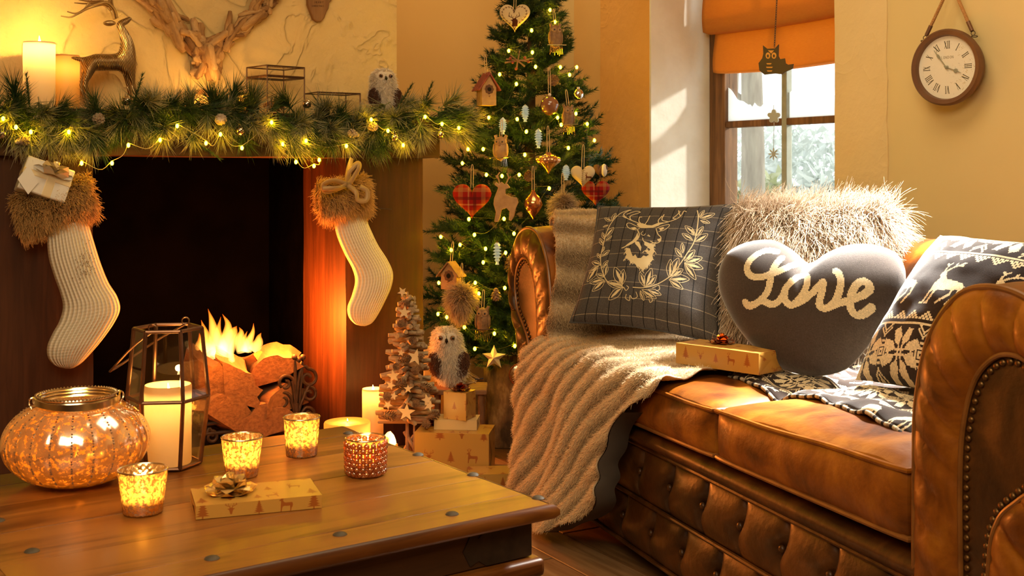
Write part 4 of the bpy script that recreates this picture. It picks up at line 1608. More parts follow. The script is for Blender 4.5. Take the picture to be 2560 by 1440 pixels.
def bow(t, c, r, m, n=14):
    """star bow of folded ribbon loops"""
    rb = random.Random(int(r * 1e4) + n)
    k = 0
    for layer, (cnt, el, ln) in enumerate(((n // 2, 8, 1.0), (n // 3, 32, 0.85), (n // 5 + 1, 62, 0.62))):
        for j in range(cnt):
            a = (j + 0.5 * layer) / cnt * 2 * PI + rb.uniform(-.08, .08)
            dirv = np.array([math.cos(a) * math.cos(R(el)), math.sin(a) * math.cos(R(el)), math.sin(R(el))])
            sd = np.array([-math.sin(a), math.cos(a), 0])
            upv = np.cross(dirv, sd)
            L_ = r * ln
            w = r * 0.27
            pts = []
            for (f, hgt, ws_) in ((0.05, 0.0, 0.35), (0.45, 0.17, 1.0), (0.8, 0.13, 0.9), (1.0, 0.0, 0.12), (0.8, -0.10, 0.9), (0.45, -0.10, 1.0), (0.05, -0.02, 0.35)):
                p = c + dirv * L_ * f + upv * -L_ * hgt + np.array([0, 0, r * 0.10])
                pts.append([p - sd * w * ws_, p, p + sd * w * ws_])
            o = obj('ribbon_loop', G().grid(np.array(pts)), m, t, sharp=25)
    obj('ribbon_centre', G().cyl(c + [0, 0, r * 0.35], c + [0, 0, r * 0.75], r * 0.12, r * 0.16, 10), m, t)


def gift(label, M, dims, uvk=6.0, m=None, bow_at=None, bow_r=0.03, bow_m=None, group='presents in gold paper'):
    t = thing('present', label, 'present', group=group, M=M)
    l, w, h = dims
    obj('wrapped_box', G().uvbox((0, 0, h / 2), (l, w, h), uvk), m or M_paper, t, smooth=False, bev=min(0.0025, h * 0.1), seg=2)
    # folded paper ends
    for sx in (-1, 1):
        g = G()
        e = 0.0008
        x = sx * (l / 2 + e)
        g.add([(x, -w / 2 * 0.96, 0.002), (x, w / 2 * 0.96, 0.002), (x + sx * 0.0012, 0, h * 0.62)], tris=[[0, 1, 2] if sx > 0 else [2, 1, 0]], uv=[(0.1, 0.1), (0.4, 0.1), (0.25, 0.3)])
        g.add([(x, -w / 2 * 0.96, h * 0.98), (x, w / 2 * 0.96, h * 0.98), (x + sx * 0.0006, 0, h * 0.45)], tris=[[2, 1, 0] if sx > 0 else [0, 1, 2]], uv=[(0.6, 0.6), (0.9, 0.6), (0.75, 0.8)])
        obj('paper_fold', g, m or M_paper, t, smooth=False)
    if bow_at is not None:
        bow(t, np.array([bow_at[0], bow_at[1], h]), bow_r, bow_m)
    return t


fl_, fr_ = onz(490, 1301, TOPZ), onz(806, 1271, TOPZ)
ex = (fr_ - fl_)
ln = np.linalg.norm(ex)
ang = math.degrees(math.atan2(ex[1], ex[0]))
GM = frame(0, 0, ang)
c0 = np.array(GM.inverted() @ Vector(fl_))
gift('flat present with big gold star bow on the coffee table', GM @ Matrix.Translation((c0[0] + ln / 2, c0[1] + 0.056, TOPZ)), (ln, 0.105, 0.020), bow_at=(-ln / 2 + 0.056, 0.005), bow_r=0.042, bow_m=M_goldbow)
# ================================================================== chesterfield sofa
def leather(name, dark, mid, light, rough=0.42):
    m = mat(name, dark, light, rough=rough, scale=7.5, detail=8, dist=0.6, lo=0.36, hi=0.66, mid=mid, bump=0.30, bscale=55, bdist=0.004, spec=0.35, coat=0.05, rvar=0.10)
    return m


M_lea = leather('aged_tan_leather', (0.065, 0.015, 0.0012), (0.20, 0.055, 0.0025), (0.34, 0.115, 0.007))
M_lea_d = leather('dark_tan_leather', (0.022, 0.0075, 0.0015), (0.055, 0.018, 0.003), (0.12, 0.040, 0.006), 0.40)  # darker tone of the sofa leather: front, rail, panels, far arm front
M_pipe = mat('leather_piping', (0.14, 0.05, 0.011), (0.24, 0.09, 0.018), rough=0.35, scale=25)
M_nail = mat('antique_brass_nail', (0.09, 0.045, 0.014), (0.19, 0.10, 0.035), rough=0.42, metal=0.9, scale=60)
M_blackfoot = mat('black_turned_foot', (0.02, 0.015, 0.012), rough=0.4)
sofa = thing('chesterfield_sofa', 'tan leather chesterfield sofa with studded scroll arms and buttoned front', 'sofa', M=SOFA)
SX0, SX1, SPL = -0.55, 0.975, 0.365


def arm_outline(mir):
    I = [(1.085, .05), (1.085, .18), (1.085, .33), (1.083, .48), (1.09, .57), (1.115, .642), (1.16, .682), (1.21, .684), (1.255, .65), (1.27, .59), (1.25, .53), (1.20, .49), (1.16, .45), (1.142, .38), (1.14, .2), (1.14, .05)]
    O = [(1.01, .05), (.985, .12), (.98, .30), (.98, .48), (.985, .59), (1.015, .69), (1.08, .76), (1.16, .777), (1.24, .755), (1.30, .69), (1.32, .60), (1.295, .51), (1.255, .45), (1.238, .37), (1.235, .2), (1.235, .05)]
    o_, i_ = spline(O, 150), spline(I, 150)
    if mir:
        o_[:, 0] = -0.72 - (o_[:, 0] - 1.15)
        i_[:, 0] = -0.72 - (i_[:, 0] - 1.15)
    return o_, i_


for mir in (0, 1):
    o_, i_ = arm_outline(mir)
    n = len(o_)
    ys = np.linspace(0.0, 0.86, 30)
    A = np.zeros((n, len(ys), 3))
    cen = np.array([1.15 if not mir else -0.72, 0.6])
    dirs = o_ - cen
    t = np.linspace(0, 1, n)
    for j, y in enumerate(ys):
        puff = 0.006 * np.abs(np.sin(y * 22)) * np.clip((o_[:, 1] - 0.55) / 0.1, 0, 1)
        nrm = dirs / (np.linalg.norm(dirs, axis=1, keepdims=True) + 1e-6)
        q = o_ + nrm * puff[:, None]
        A[:, j] = np.c_[q[:, 0], np.full(n, y), q[:, 1]]
    g = G().grid(A, flip=bool(mir))
    obj('arm', g, M_lea, sofa, sharp=70)
    # pleated band of the arm front
    w = np.linspace(0, 1, 14)
    L = np.r_[0, np.cumsum(np.linalg.norm(np.diff((o_ + i_) / 2, axis=0), axis=1))]
    B = np.zeros((n, 14, 3))
    for k, f in enumerate(w):
        ph = (L / 0.062 + 0.85 * f) % 1.0
        crease = np.minimum(ph, 1 - ph)
        puff = 0.019 * math.sin(PI * f) ** 0.6 * (0.38 + 0.62 * (1 - np.exp(-crease / 0.10)))
        q = o_ * (1 - f) + i_ * f
        B[:, k] = np.c_[q[:, 0], -0.004 - puff, q[:, 1]]
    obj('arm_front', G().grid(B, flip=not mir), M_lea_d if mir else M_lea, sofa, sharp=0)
    g = G()
    P2 = np.c_[i_[:, 0], np.full(n, -0.002), i_[:, 1]]
    g.add(P2, ngons=[list(range(n))[::(1 if not mir else -1)]])
    obj('arm_panel', g, M_lea_d, sofa, smooth=False)
    obj('piping', G().tube(np.c_[o_[:, 0], np.full(n, -0.004), o_[:, 1]], 0.0052, 8), M_pipe, sofa)
    obj('piping', G().tube(np.c_[i_[:, 0], np.full(n, -0.006), i_[:, 1]], 0.0042, 8), M_pipe, sofa)
    # nail heads along the inside of the band
    cen2 = i_.mean(0)
    tan = np.gradient(i_, axis=0)
    nr = np.c_[-tan[:, 1], tan[:, 0]] / np.linalg.norm(tan, axis=1, keepdims=True)
    s_ = 1 if not mir else -1
    ins = i_ - s_ * nr * 0.0105
    Ls = np.r_[0, np.cumsum(np.linalg.norm(np.diff(ins, axis=0), axis=1))]
    cnt = int(Ls[-1] / 0.0145)
    me = None
    for k in range(cnt):
        l = (k + 0.5) / cnt * Ls[-1]
        x, z = np.interp(l, Ls, ins[:, 0]), np.interp(l, Ls, ins[:, 1])
        if me is None:
            me = G().ball((0, 0, 0), (0.0054, 0.004, 0.0054), 10, 6).mesh('nail_head')
            me.materials.append(M_nail)
        o = link('nail_head', me, sofa)
        o.location = (x, -0.0035, z)


def seat_edge(x):
    return np.interp(x, [SX0, SPL, SX1], [0.448, 0.462, 0.486])


def seat_top(x, y):
    x, y = np.asarray(x, float), np.asarray(y, float)
    a, b = np.where(x < SPL, SX0, SPL), np.where(x < SPL, SPL, SX1)
    u = np.clip((x - a) / (b - a) * 2 - 1, -1, 1)
    v = np.clip((y - 0.0) / 0.58 * 2 - 1, -1, 1)
    return seat_edge(x) + 0.026 * (1 - u ** 4) * (1 - v ** 4)


for k, (a, b) in enumerate(((SX0 + 0.004, SPL - 0.003), (SPL + 0.003, SX1 - 0.004))):
    n = 34
    r = 0.022
    zb = 0.335 + 0.03 * k * 0.6
    h = np.array([(b - a) / 2, 0.30, 0.06])
    c = np.array([(a + b) / 2, 0.29, 0.40])
    g = G()
    for ax in range(3):
        p, q = [(1, 2), (2, 0), (0, 1)][ax]
        for sg in (-1, 1):
            m1, m2 = (n if p != 2 else 10), (n if q != 2 else 10)
            U, V = np.meshgrid(np.linspace(-1, 1, m1 + 1), np.linspace(-1, 1, m2 + 1), indexing='ij')
            A = np.zeros(U.shape + (3,))
            A[..., ax], A[..., p], A[..., q] = sg, U, V
            Bx = A * h
            core = np.clip(Bx, -(h - r), h - r)
            d_ = Bx - core
            ln = np.linalg.norm(d_, axis=-1, keepdims=True)
            Q = core + np.where(ln > 1e-9, d_ / np.maximum(ln, 1e-9) * r, 0)
            X, Y, Z = Q[..., 0] + c[0], Q[..., 1] + c[1], Q[..., 2]
            f = (Z / h[2] + 1) / 2
            top = seat_edge(X) + 0.026 * (1 - (Q[..., 0] / h[0]) ** 4) * (1 - np.clip(Q[..., 1] / h[1], -1, 1) ** 4)
            bot = np.full_like(X, 0.340) + (0.02 * (X - SX0) / (SX1 - SX0))
            Zw = bot + (top - bot) * f
            Yw = Y - 0.012 * np.sin(np.clip(f, 0, 1) * PI) * (Q[..., 1] < 0) * (1 - (Q[..., 0] / h[0]) ** 6)
            wr = np.array([mnoise.noise(Vector((x * 9, y * 9, z * 5 + k * 7))) + 0.5 * mnoise.noise(Vector((x * 24, y * 10, z * 9))) for x, y, z in np.stack([X, Yw, Zw], -1).reshape(-1, 3)]).reshape(X.shape)
            Zw = Zw + 0.0030 * wr * f
            Yw = Yw + 0.0035 * wr * (Q[..., 1] < 0)
            g.grid(np.stack([X, Yw, Zw], -1), flip=sg < 0)
    obj('seat_cushion', g, M_lea, sofa, sharp=0)
    for f in (0, 1):
        e = []
        for q in np.linspace(0, 1, 120, endpoint=False):
            per = q * 4
            s_ = int(per)
            w_ = (per - s_) * 2 - 1
            xx, yy_ = [(w_, -1), (1, w_), (-w_, 1), (-1, -w_)][s_]
            kk = 1 - 0.012 * (abs(xx) ** 8 * abs(yy_) ** 8)
            X = c[0] + xx * h[0] * kk
            Y = c[1] + yy_ * h[1] * kk
            z = (seat_edge(X) - 0.009) if f else (0.348 + 0.02 * (X - SX0) / (SX1 - SX0))
            if f:
                z += 0.0015 * math.sin(X * 17 + k)
            e.append((X, Y - (0.002 if f else 0.0), z))
        obj('piping', G().tube(e, 0.0052, 8, closed=True), M_lea if f else M_pipe, sofa)

# rolled front rail
xs = np.linspace(SX0, SX1 + 0.01, 60)
th = np.linspace(-0.5 * PI, 0.62 * PI, 14)
A = np.array([[(x, 0.035 - 0.045 * math.cos(t), 0.322 + 0.026 * math.sin(t)) for t in th] for x in xs])
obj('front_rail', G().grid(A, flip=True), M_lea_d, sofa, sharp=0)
# buttoned front in two rows
btn = []
NS = 420
sx = np.linspace(SX0 - 0.02, SX1 + 0.02, NS)
rows = [(0.298, 0.170, 0.13, 0.236), (0.170, 0.045, 0.036, 0.108)]
PITCH = 0.1515
g = G()
for (z1, z0, sb, zbtn) in rows:
    zz = np.linspace(z1, z0, 36)
    X, Z = np.meshgrid(sx, zz, indexing='ij')
    f = (Z - z0) / (z1 - z0)
    fb = (zbtn - z0) / (z1 - z0)
    up = np.clip((f - fb) / (1 - fb), 0, 1)
    dn = np.clip((fb - f) / fb, 0, 1)
    cr_up = sb + 0.012 * np.sin(up * PI) + 0.010 * up
    cr_dn = sb - 0.010 * np.sin(dn * PI) - 0.006 * dn
    cr = np.where(f >= fb, cr_up, cr_dn)
    ph = (X - cr) / PITCH
    d_ = np.abs(ph - np.round(ph)) * PITCH
    rb = np.hypot(d_, Z - zbtn)
    puff = 0.026 * (1 - np.exp(-d_ / 0.008)) * np.sin(np.clip(f, 0, 1) * PI) ** 0.35 * (0.75 + 0.25 * np.sin(np.clip(f, 0, 1) * PI))
    puff = puff * (0.35 + 0.65 * (1 - np.exp(-rb / 0.02)))
    Y = 0.022 - puff
    g.grid(np.stack([X, Y, Z], -1))
    k0, k1 = math.ceil((SX0 - sb) / PITCH), math.floor((SX1 - sb) / PITCH)
    btn += [(sb + k * PITCH, zbtn) for k in range(k0, k1 + 1)]
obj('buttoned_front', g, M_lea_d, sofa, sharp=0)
for z in (0.298, 0.170, 0.046):
    obj('welt', G().tube([(x, 0.010, z) for x in np.linspace(SX0, SX1 + 0.01, 30)], 0.0055, 8), M_lea_d, sofa)
bm_ = G().ball((0, 0, 0), (0.0085, 0.006, 0.0085), 14, 8).mesh('button')
bm_.materials.append(M_lea_d)
for (x, z) in btn:
    o = link('button', bm_, sofa)
    o.location = (x, 0.010, z)
# frame under the seat, back with rolled top
obj('seat_base', G().box(((SX0 + SX1) / 2, 0.45, 0.19), (SX1 - SX0 + 0.1, 0.80, 0.28)), M_lea_d, sofa, smooth=False)
bp = spline([(0.60, 0.05), (0.61, 0.40), (0.635, 0.60), (0.62, 0.69), (0.66, 0.755), (0.735, 0.775), (0.81, 0.745), (0.84, 0.68), (0.82, 0.61), (0.79, 0.55), (0.80, 0.3), (0.80, 0.05)], 70)
xs = np.linspace(-0.72, 1.15, 90)
A = np.zeros((90, 70, 3))
for i, x in enumerate(xs):
    pf = 0.010 * abs(math.sin((x + 0.05) * 20)) * np.clip((bp[:, 1] - 0.45) / 0.1, 0, 1)
    A[i] = np.c_[np.full(70, x), bp[:, 0] - pf * 0.5, bp[:, 1] + pf * 0.4]
obj('back', G().grid(A, flip=True), M_lea, sofa, sharp=0)
for x, y in ((-0.70, 0.07), (-0.70, 0.76), (1.12, 0.07), (1.12, 0.76)):
    o = obj('foot', G().lathe([(0.0005, 0), (0.022, 0), (0.026, 0.006), (0.024, 0.014), (0.030, 0.022), (0.036, 0.038), (0.036, 0.052), (0.0005, 0.052)], 24), M_blackfoot, sofa)
    o.location = (x, y, 0)

# ================================================================== soft goods
def smooth_noise(pts, sc, amp, seed=0):
    return np.array([mnoise.noise(Vector((p[0] * sc + seed, p[1] * sc, p[2] * sc))) for p in pts.reshape(-1, 3)]).reshape(pts.shape[:-1]) * amp


def normals(A):
    du, dv = np.gradient(A, axis=0), np.gradient(A, axis=1)
    n = np.cross(du, dv)
    return n / (np.linalg.norm(n, axis=-1, keepdims=True) + 1e-12)


def fur_on(name, A, N, cnt, ln, m, parent, lean=None, lean_amt=0.4, K=4, rad=0.0006, seed=0, dark=None, clump=0.0, jitter=0.5, droop=0.0, curl=0.0):
    """strands rooted on the grid A with normals N; dark: grid of per-root tone"""
    r = np.random.RandomState(seed)
    nu, nv = A.shape[:2]
    # area weighting keeps the pile even
    du, dv = np.diff(A, axis=0)[:, :-1], np.diff(A, axis=1)[:-1]
    ar = np.linalg.norm(np.cross(du, dv), axis=-1).reshape(-1)
    cell = r.choice(len(ar), cnt, p=ar / ar.sum())
    ci, cj = cell // (nv - 1), cell % (nv - 1)
    fu, fv = r.rand(cnt)[:, None], r.rand(cnt)[:, None]

    def samp(B):
        return (B[ci, cj] * (1 - fu) * (1 - fv) + B[ci + 1, cj] * fu * (1 - fv) + B[ci, cj + 1] * (1 - fu) * fv + B[ci + 1, cj + 1] * fu * fv)
    root, nn = samp(A), samp(N)
    d = nn + r.randn(cnt, 3) * jitter * 0.5
    if lean is not None:
        d = d + np.asarray(lean) * lean_amt
    if clump:
        # neighbours share a direction
        fld = np.array([mnoise.noise_vector(Vector(p * 28)) for p in root])
        d = d + fld * clump
    d /= np.linalg.norm(d, axis=1, keepdims=True)
    L = ln * r.uniform(0.6, 1.2, cnt)[:, None]
    s_ = np.linspace(0, 1, K)
    pts = root[:, None] + d[:, None] * (L[:, None] * s_[None, :, None])
    bend = r.randn(cnt, 3) * 0.25 * jitter
    if lean is not None:
        bend = bend + np.asarray(lean) * lean_amt
    pts += bend[:, None] * (L[:, None] * (s_ ** 2)[None, :, None])
    if droop:
        pts[..., 2] -= droop * L * (s_ ** 2)[None]
    if curl:
        ph = r.uniform(0, 6.28, cnt)[:, None]
        pts[..., 0] += curl * L * np.sin(s_[None] * 5 + ph) * s_[None]
        pts[..., 2] += curl * L * np.cos(s_[None] * 4 + ph) * s_[None]
    radii = rad * (1 - 0.75 * s_)
    o = curves(name, pts, radii, m, parent)
    if dark is not None:
        t = samp(np.asarray(dark)[..., None])[:, 0]
        at = o.data.attributes.new('t', 'FLOAT', 'CURVE')
        at.data.foreach_set('value', t.astype(np.float32))
    return o


def fur_tone_mat(name, valley, ridge, tip, tr=0.25):
    m, nt, out = new_mat(name)
    at = nd(nt, 'ShaderNodeAttribute', attribute_name='t')
    base = ramp(nt, at.outputs['Fac'], [(0.1, valley), (0.85, ridge)])
    ci = nd(nt, 'ShaderNodeHairInfo')
    mx = nd(nt, 'ShaderNodeMix', data_type='RGBA')
    mr = nd(nt, 'ShaderNodeMapRange')
    mr.inputs['From Min'].default_value = 0.4
    mr.inputs['To Max'].default_value = 0.6
    nt.links.new(ci.outputs['Intercept'], mr.inputs['Value'])
    nt.links.new(mr.outputs[0], mx.inputs[0])
    nt.links.new(base, mx.inputs[6])
    mx.inputs[7].default_value = c4(tip)
    d = nd(nt, 'ShaderNodeBsdfDiffuse')
    t = nd(nt, 'ShaderNodeBsdfTranslucent')
    nt.links.new(mx.outputs[2], d.inputs['Color'])
    nt.links.new(mx.outputs[2], t.inputs['Color'])
    ms = nd(nt, 'ShaderNodeMixShader')
    ms.inputs['Fac'].default_value = tr
    nt.links.new(d.outputs[0], ms.inputs[1])
    nt.links.new(t.outputs[0], ms.inputs[2])
    nt.links.new(ms.outputs[0], out.inputs['Surface'])
    return m


# ------------------------------------------------------------------ fur throw
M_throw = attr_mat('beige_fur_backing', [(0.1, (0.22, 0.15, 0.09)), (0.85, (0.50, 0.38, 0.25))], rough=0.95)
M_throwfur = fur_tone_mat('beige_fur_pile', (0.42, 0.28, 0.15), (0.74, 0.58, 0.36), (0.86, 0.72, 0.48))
M_backing = mat('dark_throw_lining', (0.06, 0.045, 0.035), rough=0.9)
throw = thing('fur_throw', 'ribbed beige fur throw draped over the far sofa arm and seat front', 'throw', M=SOFA)
rows = [  # (left point, right point) from the back of the seat to the hem
    [(-0.535, 0.42, .47), (-0.10, 0.45, .48)], [(-0.54, 0.28, .47), (0.02, 0.32, .48)], [(-0.55, 0.12, .47), (0.135, 0.165, .48)], [(-0.565, 0.02, .475), (0.16, 0.01, .475)],
    [(-0.60, -0.045, .455), (0.150, -0.028, .455)], [(-0.612, -0.065, .37), (0.005, -0.05, .36)], [(-0.615, -0.07, .28), (-0.040, -0.066, .27)],
    [(-0.585, -0.075, .16), (-0.048, -0.085, .165)], [(-0.545, -0.085, .075), (-0.16, -0.10, .085)], [(-0.46, -0.095, .032), (-0.27, -0.105, .034)], [(-0.375, -0.105, .012), (-0.345, -0.107, .012)]]
NU, NV = 150, 150
lf = spline([r_[0] for r_ in rows], NV)
rg = spline([r_[1] for r_ in rows], NV)
u = np.linspace(0, 1, NU)[:, None, None]
A = lf[None] * (1 - u) + rg[None] * u
onseat = np.clip((A[..., 1] - 0.01) / 0.05, 0, 1)
A[..., 2] = np.where(A[..., 1] > 0.0, np.maximum(A[..., 2] * 0 + seat_top(A[..., 0], np.maximum(A[..., 1], 0.012)) + 0.010, 0) * onseat + (1 - onseat) * A[..., 2], A[..., 2])
q = np.r_[0, np.cumsum(np.linalg.norm(np.diff(A[NU // 2], axis=0), axis=1))][None]
phase = (0.72 * A[..., 0] + 0.69 * q + 0.03 * np.sin(q * 7 + A[..., 0] * 5) + smooth_noise(A, 4.0, 0.03, 21)) / 0.050 * 2 * PI
N = normals(A)
if N[75, 30][2] < 0:
    N = -N
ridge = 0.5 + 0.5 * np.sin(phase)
big = smooth_noise(A, 5.0, 0.022, 3) * (A[..., 1] < 0.03) + smooth_noise(A, 7.0, 0.008, 9)
A = A + N * (0.011 * ridge + np.abs(big) + 0.002)[..., None]
A[..., 1] -= 0.03 * np.clip((0.45 - A[..., 2]) / 0.4, 0, 1) * (0.5 + 0.5 * np.sin(A[..., 0] * 21)) * (A[..., 1] < 0)
N = normals(A)
if N[75, 30][2] < 0:
    N = -N
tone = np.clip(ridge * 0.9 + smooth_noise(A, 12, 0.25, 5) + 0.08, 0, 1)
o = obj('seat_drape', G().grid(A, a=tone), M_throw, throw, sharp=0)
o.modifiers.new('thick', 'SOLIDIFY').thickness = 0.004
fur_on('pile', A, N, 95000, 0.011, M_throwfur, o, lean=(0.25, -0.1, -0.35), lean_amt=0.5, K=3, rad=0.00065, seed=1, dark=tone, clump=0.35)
# lining seen on the turned-back right edge
e = A[-1, 70:]
B = np.stack([e + np.array([0.003, 0.0, 0]), e + np.array([0.016, 0.045, 0.0]), e + np.array([-0.01, 0.055, 0.0])], 1)
B[..., 2] = np.maximum(B[..., 2], 0.004)
obj('lining', G().grid(B), M_backing, throw, sharp=0)
# part over the arm
pth = spline([(-0.500, .452), (-0.520, .50), (-0.527, .58), (-0.530, .645), (-0.545, .71), (-0.59, .765), (-0.65, .795), (-0.72, .803), (-0.79, .785), (-0.84, .735), (-0.865, .66)], 120)
ys0 = np.interp(np.linspace(0, 1, 120), [0, 0.2, 0.5, 0.75, 1], [-0.045, -0.032, 0.0, 0.075, 0.11])
yv = np.linspace(0, 1, 90)
A = np.zeros((120, 90, 3))
for j in range(90):
    yy_ = ys0 + (0.46 - ys0) * yv[j]
    A[:, j] = np.c_[pth[:, 0], yy_, pth[:, 1]]
N = normals(A)
if N[60, 40][2] < 0:
    N = -N
L = np.r_[0, np.cumsum(np.linalg.norm(np.diff(pth, axis=0), axis=1))][:, None]
phase = (L + 0.012 * np.sin(A[..., 1] * 13)) / 0.092 * 2 * PI
ridge = 0.5 + 0.5 * np.sin(phase)
A = A + N * (0.010 * ridge + np.abs(smooth_noise(A, 8, 0.012, 7)) + 0.006)[..., None]
# the front edge bends round the arm and meets the pile on the seat
A[:, :6, 1] += np.linspace(0.012, 0, 6)[None]
A[:, :6, 0] -= np.linspace(0.02, 0, 6)[None] * np.clip((0.62 - pth[:, 1]) / 0.1, 0, 1)[:, None]
N = normals(A)
if N[60, 40][2] < 0:
    N = -N
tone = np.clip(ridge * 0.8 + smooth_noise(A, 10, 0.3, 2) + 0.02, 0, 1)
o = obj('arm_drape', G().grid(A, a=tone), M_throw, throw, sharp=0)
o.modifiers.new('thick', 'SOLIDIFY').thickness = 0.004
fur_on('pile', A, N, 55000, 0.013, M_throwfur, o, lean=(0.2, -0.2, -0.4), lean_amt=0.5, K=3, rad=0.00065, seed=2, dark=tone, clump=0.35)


# ------------------------------------------------------------------ pillows
def homography(src, dst):
    A, b = [], []
    for (x, y), (X, Y) in zip(src, dst):
        A += [[x, y, 1, 0, 0, 0, -X * x, -X * y], [0, 0, 0, x, y, 1, -Y * x, -Y * y]]
        b += [X, Y]
    h = np.linalg.solve(np.array(A, float), np.array(b, float))
    return np.append(h, 1).reshape(3, 3)


def hmap(H, pts):
    p = np.c_[np.asarray(pts, float), np.ones(len(pts))] @ H.T
    return p[:, :2] / p[:, 2:]


def quad_pillow(name, label, corners, thick, m, pinch=0.07, n=64, wrinkle=0.004, seed=0, cat='cushion', back=0.7, piping=None, power=0.45):
    """corners TL, TR, BR, BL in world space; faces the camera"""
    TL, TR, BR, BL = [np.array(c, float) for c in corners]
    base = (BL + BR) / 2
    t = thing(name, label, cat, base)
    x = np.linspace(-1, 1, n)
    X, Y = np.meshgrid(x, x, indexing='ij')
    Xp, Yp = X * (1 - pinch * (1 - Y ** 2)), Y * (1 - pinch * (1 - X ** 2))
    U, V = (Xp + 1)[..., None] / 2, (Yp + 1)[..., None] / 2
    B = BL * (1 - U) * (1 - V) + BR * U * (1 - V) + TR * U * V + TL * (1 - U) * V - base
    nrm = np.cross(TR - TL, TL - BL)
    nrm /= np.linalg.norm(nrm)
    if nrm[1] > 0:
        nrm = -nrm
    T = ((1 - X ** 2) * (1 - Y ** 2)) ** power
    wr = smooth_noise(np.stack([X * 1.3, Y * 1.3, X * 0 + seed], -1), 2.2, wrinkle, seed) + smooth_noise(np.stack([X, Y, X * 0], -1), 5, wrinkle * 0.4, seed + 4)
    # folds run out from the corners
    rad_ = np.sin(np.arctan2(np.abs(Y), np.abs(X)) * 12 + seed) * np.clip(np.hypot(X, Y) - 0.85, 0, 1) * 0.016
    Fr = B + nrm * (thick * T + wr * T ** 0.5 + rad_ * T)[..., None]
    Bk = B - nrm * (thick * back * T)[..., None]
    uv = np.stack([U[..., 0], V[..., 0]], -1)
    uv = np.stack([(X + 1) / 2, (Y + 1) / 2], -1)
    g = G().grid(Fr, uv=uv).grid(Bk, uv=uv, flip=True)
    o = obj('cover', g, m, t, sharp=0)
    if piping is not None:
        ed = np.r_[B[:, 0], B[-1, 1:], B[::-1, -1][1:], B[0, ::-1][1:-1]]
        obj('seam', G().tube(ed, 0.0022, 6, closed=True), piping, t)
    return t, Fr, Bk, nrm, o


# tartan cushion with the printed stag: drawn in photo pixels, taken back to the cloth
cpx = [(1495, 515), (1852, 508), (1800, 862), (1424, 806)]
TW_ = 900
H = homography(cpx, [(0, TW_), (TW_, TW_), (TW_, 0), (0, 0)])
GREY, CREAM = (0.275, 0.255, 0.24), (0.80, 0.72, 0.55)
d = Draw(TW_, TW_, GREY)
rs = np.random.RandomState(2)
d.a *= (1 + 0.10 * rs.randn(TW_ // 2, TW_ // 2, 1)).repeat(2, 0).repeat(2, 1)
for k in range(9):
    y = 40 + k * 104
    d.stroke([(0, y), (TW_, y)], 4.5, (0.52, 0.47, 0.39))
for k in range(13):
    x = 25 + k * 72
    d.stroke([(x, 0), (x, TW_)], 5, (0.10, 0.095, 0.095))


def zp(pts):      # close-up coordinates (x 4.363) -> cloth pixels
    p = np.asarray(pts, float) / 4.363 + np.array([1430, 500])
    return hmap(H, p)


def pst(pts, w=4.0, smooth=True):
    q_ = zp(pts)
    d.stroke(spline(q_, max(8, len(q_) * 8)) if smooth and len(q_) > 2 else q_, w, CREAM)


def pfill(pts, col=CREAM):
    d.poly(zp(pts), col)


# antlers
for a_ in ([(860, 380), (780, 350), (700, 310), (610, 270), (565, 220), (590, 180), (640, 140)], [(700, 310), (640, 280), (640, 230), (720, 190)], [(610, 270), (570, 250), (555, 235)],
           [(760, 340), (730, 300), (735, 250), (760, 245)], [(800, 350), (830, 300), (850, 235)], [(720, 190), (740, 175), (690, 160), (600, 210)],
           [(900, 380), (960, 350), (1060, 310), (1150, 270), (1200, 220), (1220, 160), (1250, 170)], [(1150, 270), (1110, 260), (1150, 210), (1180, 165)], [(1060, 310), (990, 290), (1005, 215)],
           [(960, 350), (950, 300), (985, 240)], [(1190, 230), (1170, 190), (1160, 150)]):
    pst(a_, 6.0)
pfill([(700, 330), (770, 330), (830, 360), (880, 365), (950, 330), (1010, 320), (950, 370), (890, 395), (810, 400), (760, 395), (720, 360)])
# ears, face, neck
pst([(760, 390), (700, 360), (630, 325), (598, 340), (610, 380), (650, 405), (700, 415), (740, 400)], 5)
pst([(930, 400), (1000, 365), (1070, 345), (1065, 380), (1020, 420), (960, 440)], 5)
pfill([(640, 385), (690, 375), (710, 400), (670, 412)])
pfill([(960, 400), (1010, 380), (1020, 400), (980, 430)])
pst([(720, 420), (740, 480), (720, 540), (660, 590), (590, 620), (545, 635)], 7)
pst([(930, 410), (950, 470), (985, 510), (975, 560), (920, 580), (870, 560)], 6)
pst([(780, 440), (760, 470), (790, 490), (810, 470)], 4)
pst([(830, 490), (860, 500), (840, 480)], 4)
pst([(780, 520), (790, 560), (850, 590), (930, 570)], 5)
pfill([(940, 530), (985, 520), (990, 550), (960, 560)])
pfill([(720, 450), (735, 520), (700, 560), (640, 600), (560, 640), (600, 600), (670, 550), (700, 500)])
nk = [(600, 640), (580, 690), (600, 720), (580, 760), (620, 770), (640, 810), (680, 810), (710, 850), (750, 870), (770, 900), (800, 880), (840, 860), (860, 820), (900, 770), (890, 720), (920, 680), (905, 640), (920, 590), (870, 590), (840, 640), (870, 660), (850, 680), (830, 660), (800, 680), (830, 700), (850, 720),
      (820, 740), (790, 730), (760, 760), (720, 760), (700, 720), (670, 740), (650, 690), (640, 650)]
pfill(nk)
pfill([(690, 560), (740, 570), (770, 640), (760, 690), (735, 640), (700, 600)])
pfill([(800, 560), (870, 590), (850, 640), (800, 610)])
for k in range(60):
    a0 = nk[k % 24]
    b0 = (a0[0] + rs.randint(-26, 26), a0[1] + rs.randint(4, 34))
    pst([a0, b0], 4, False)


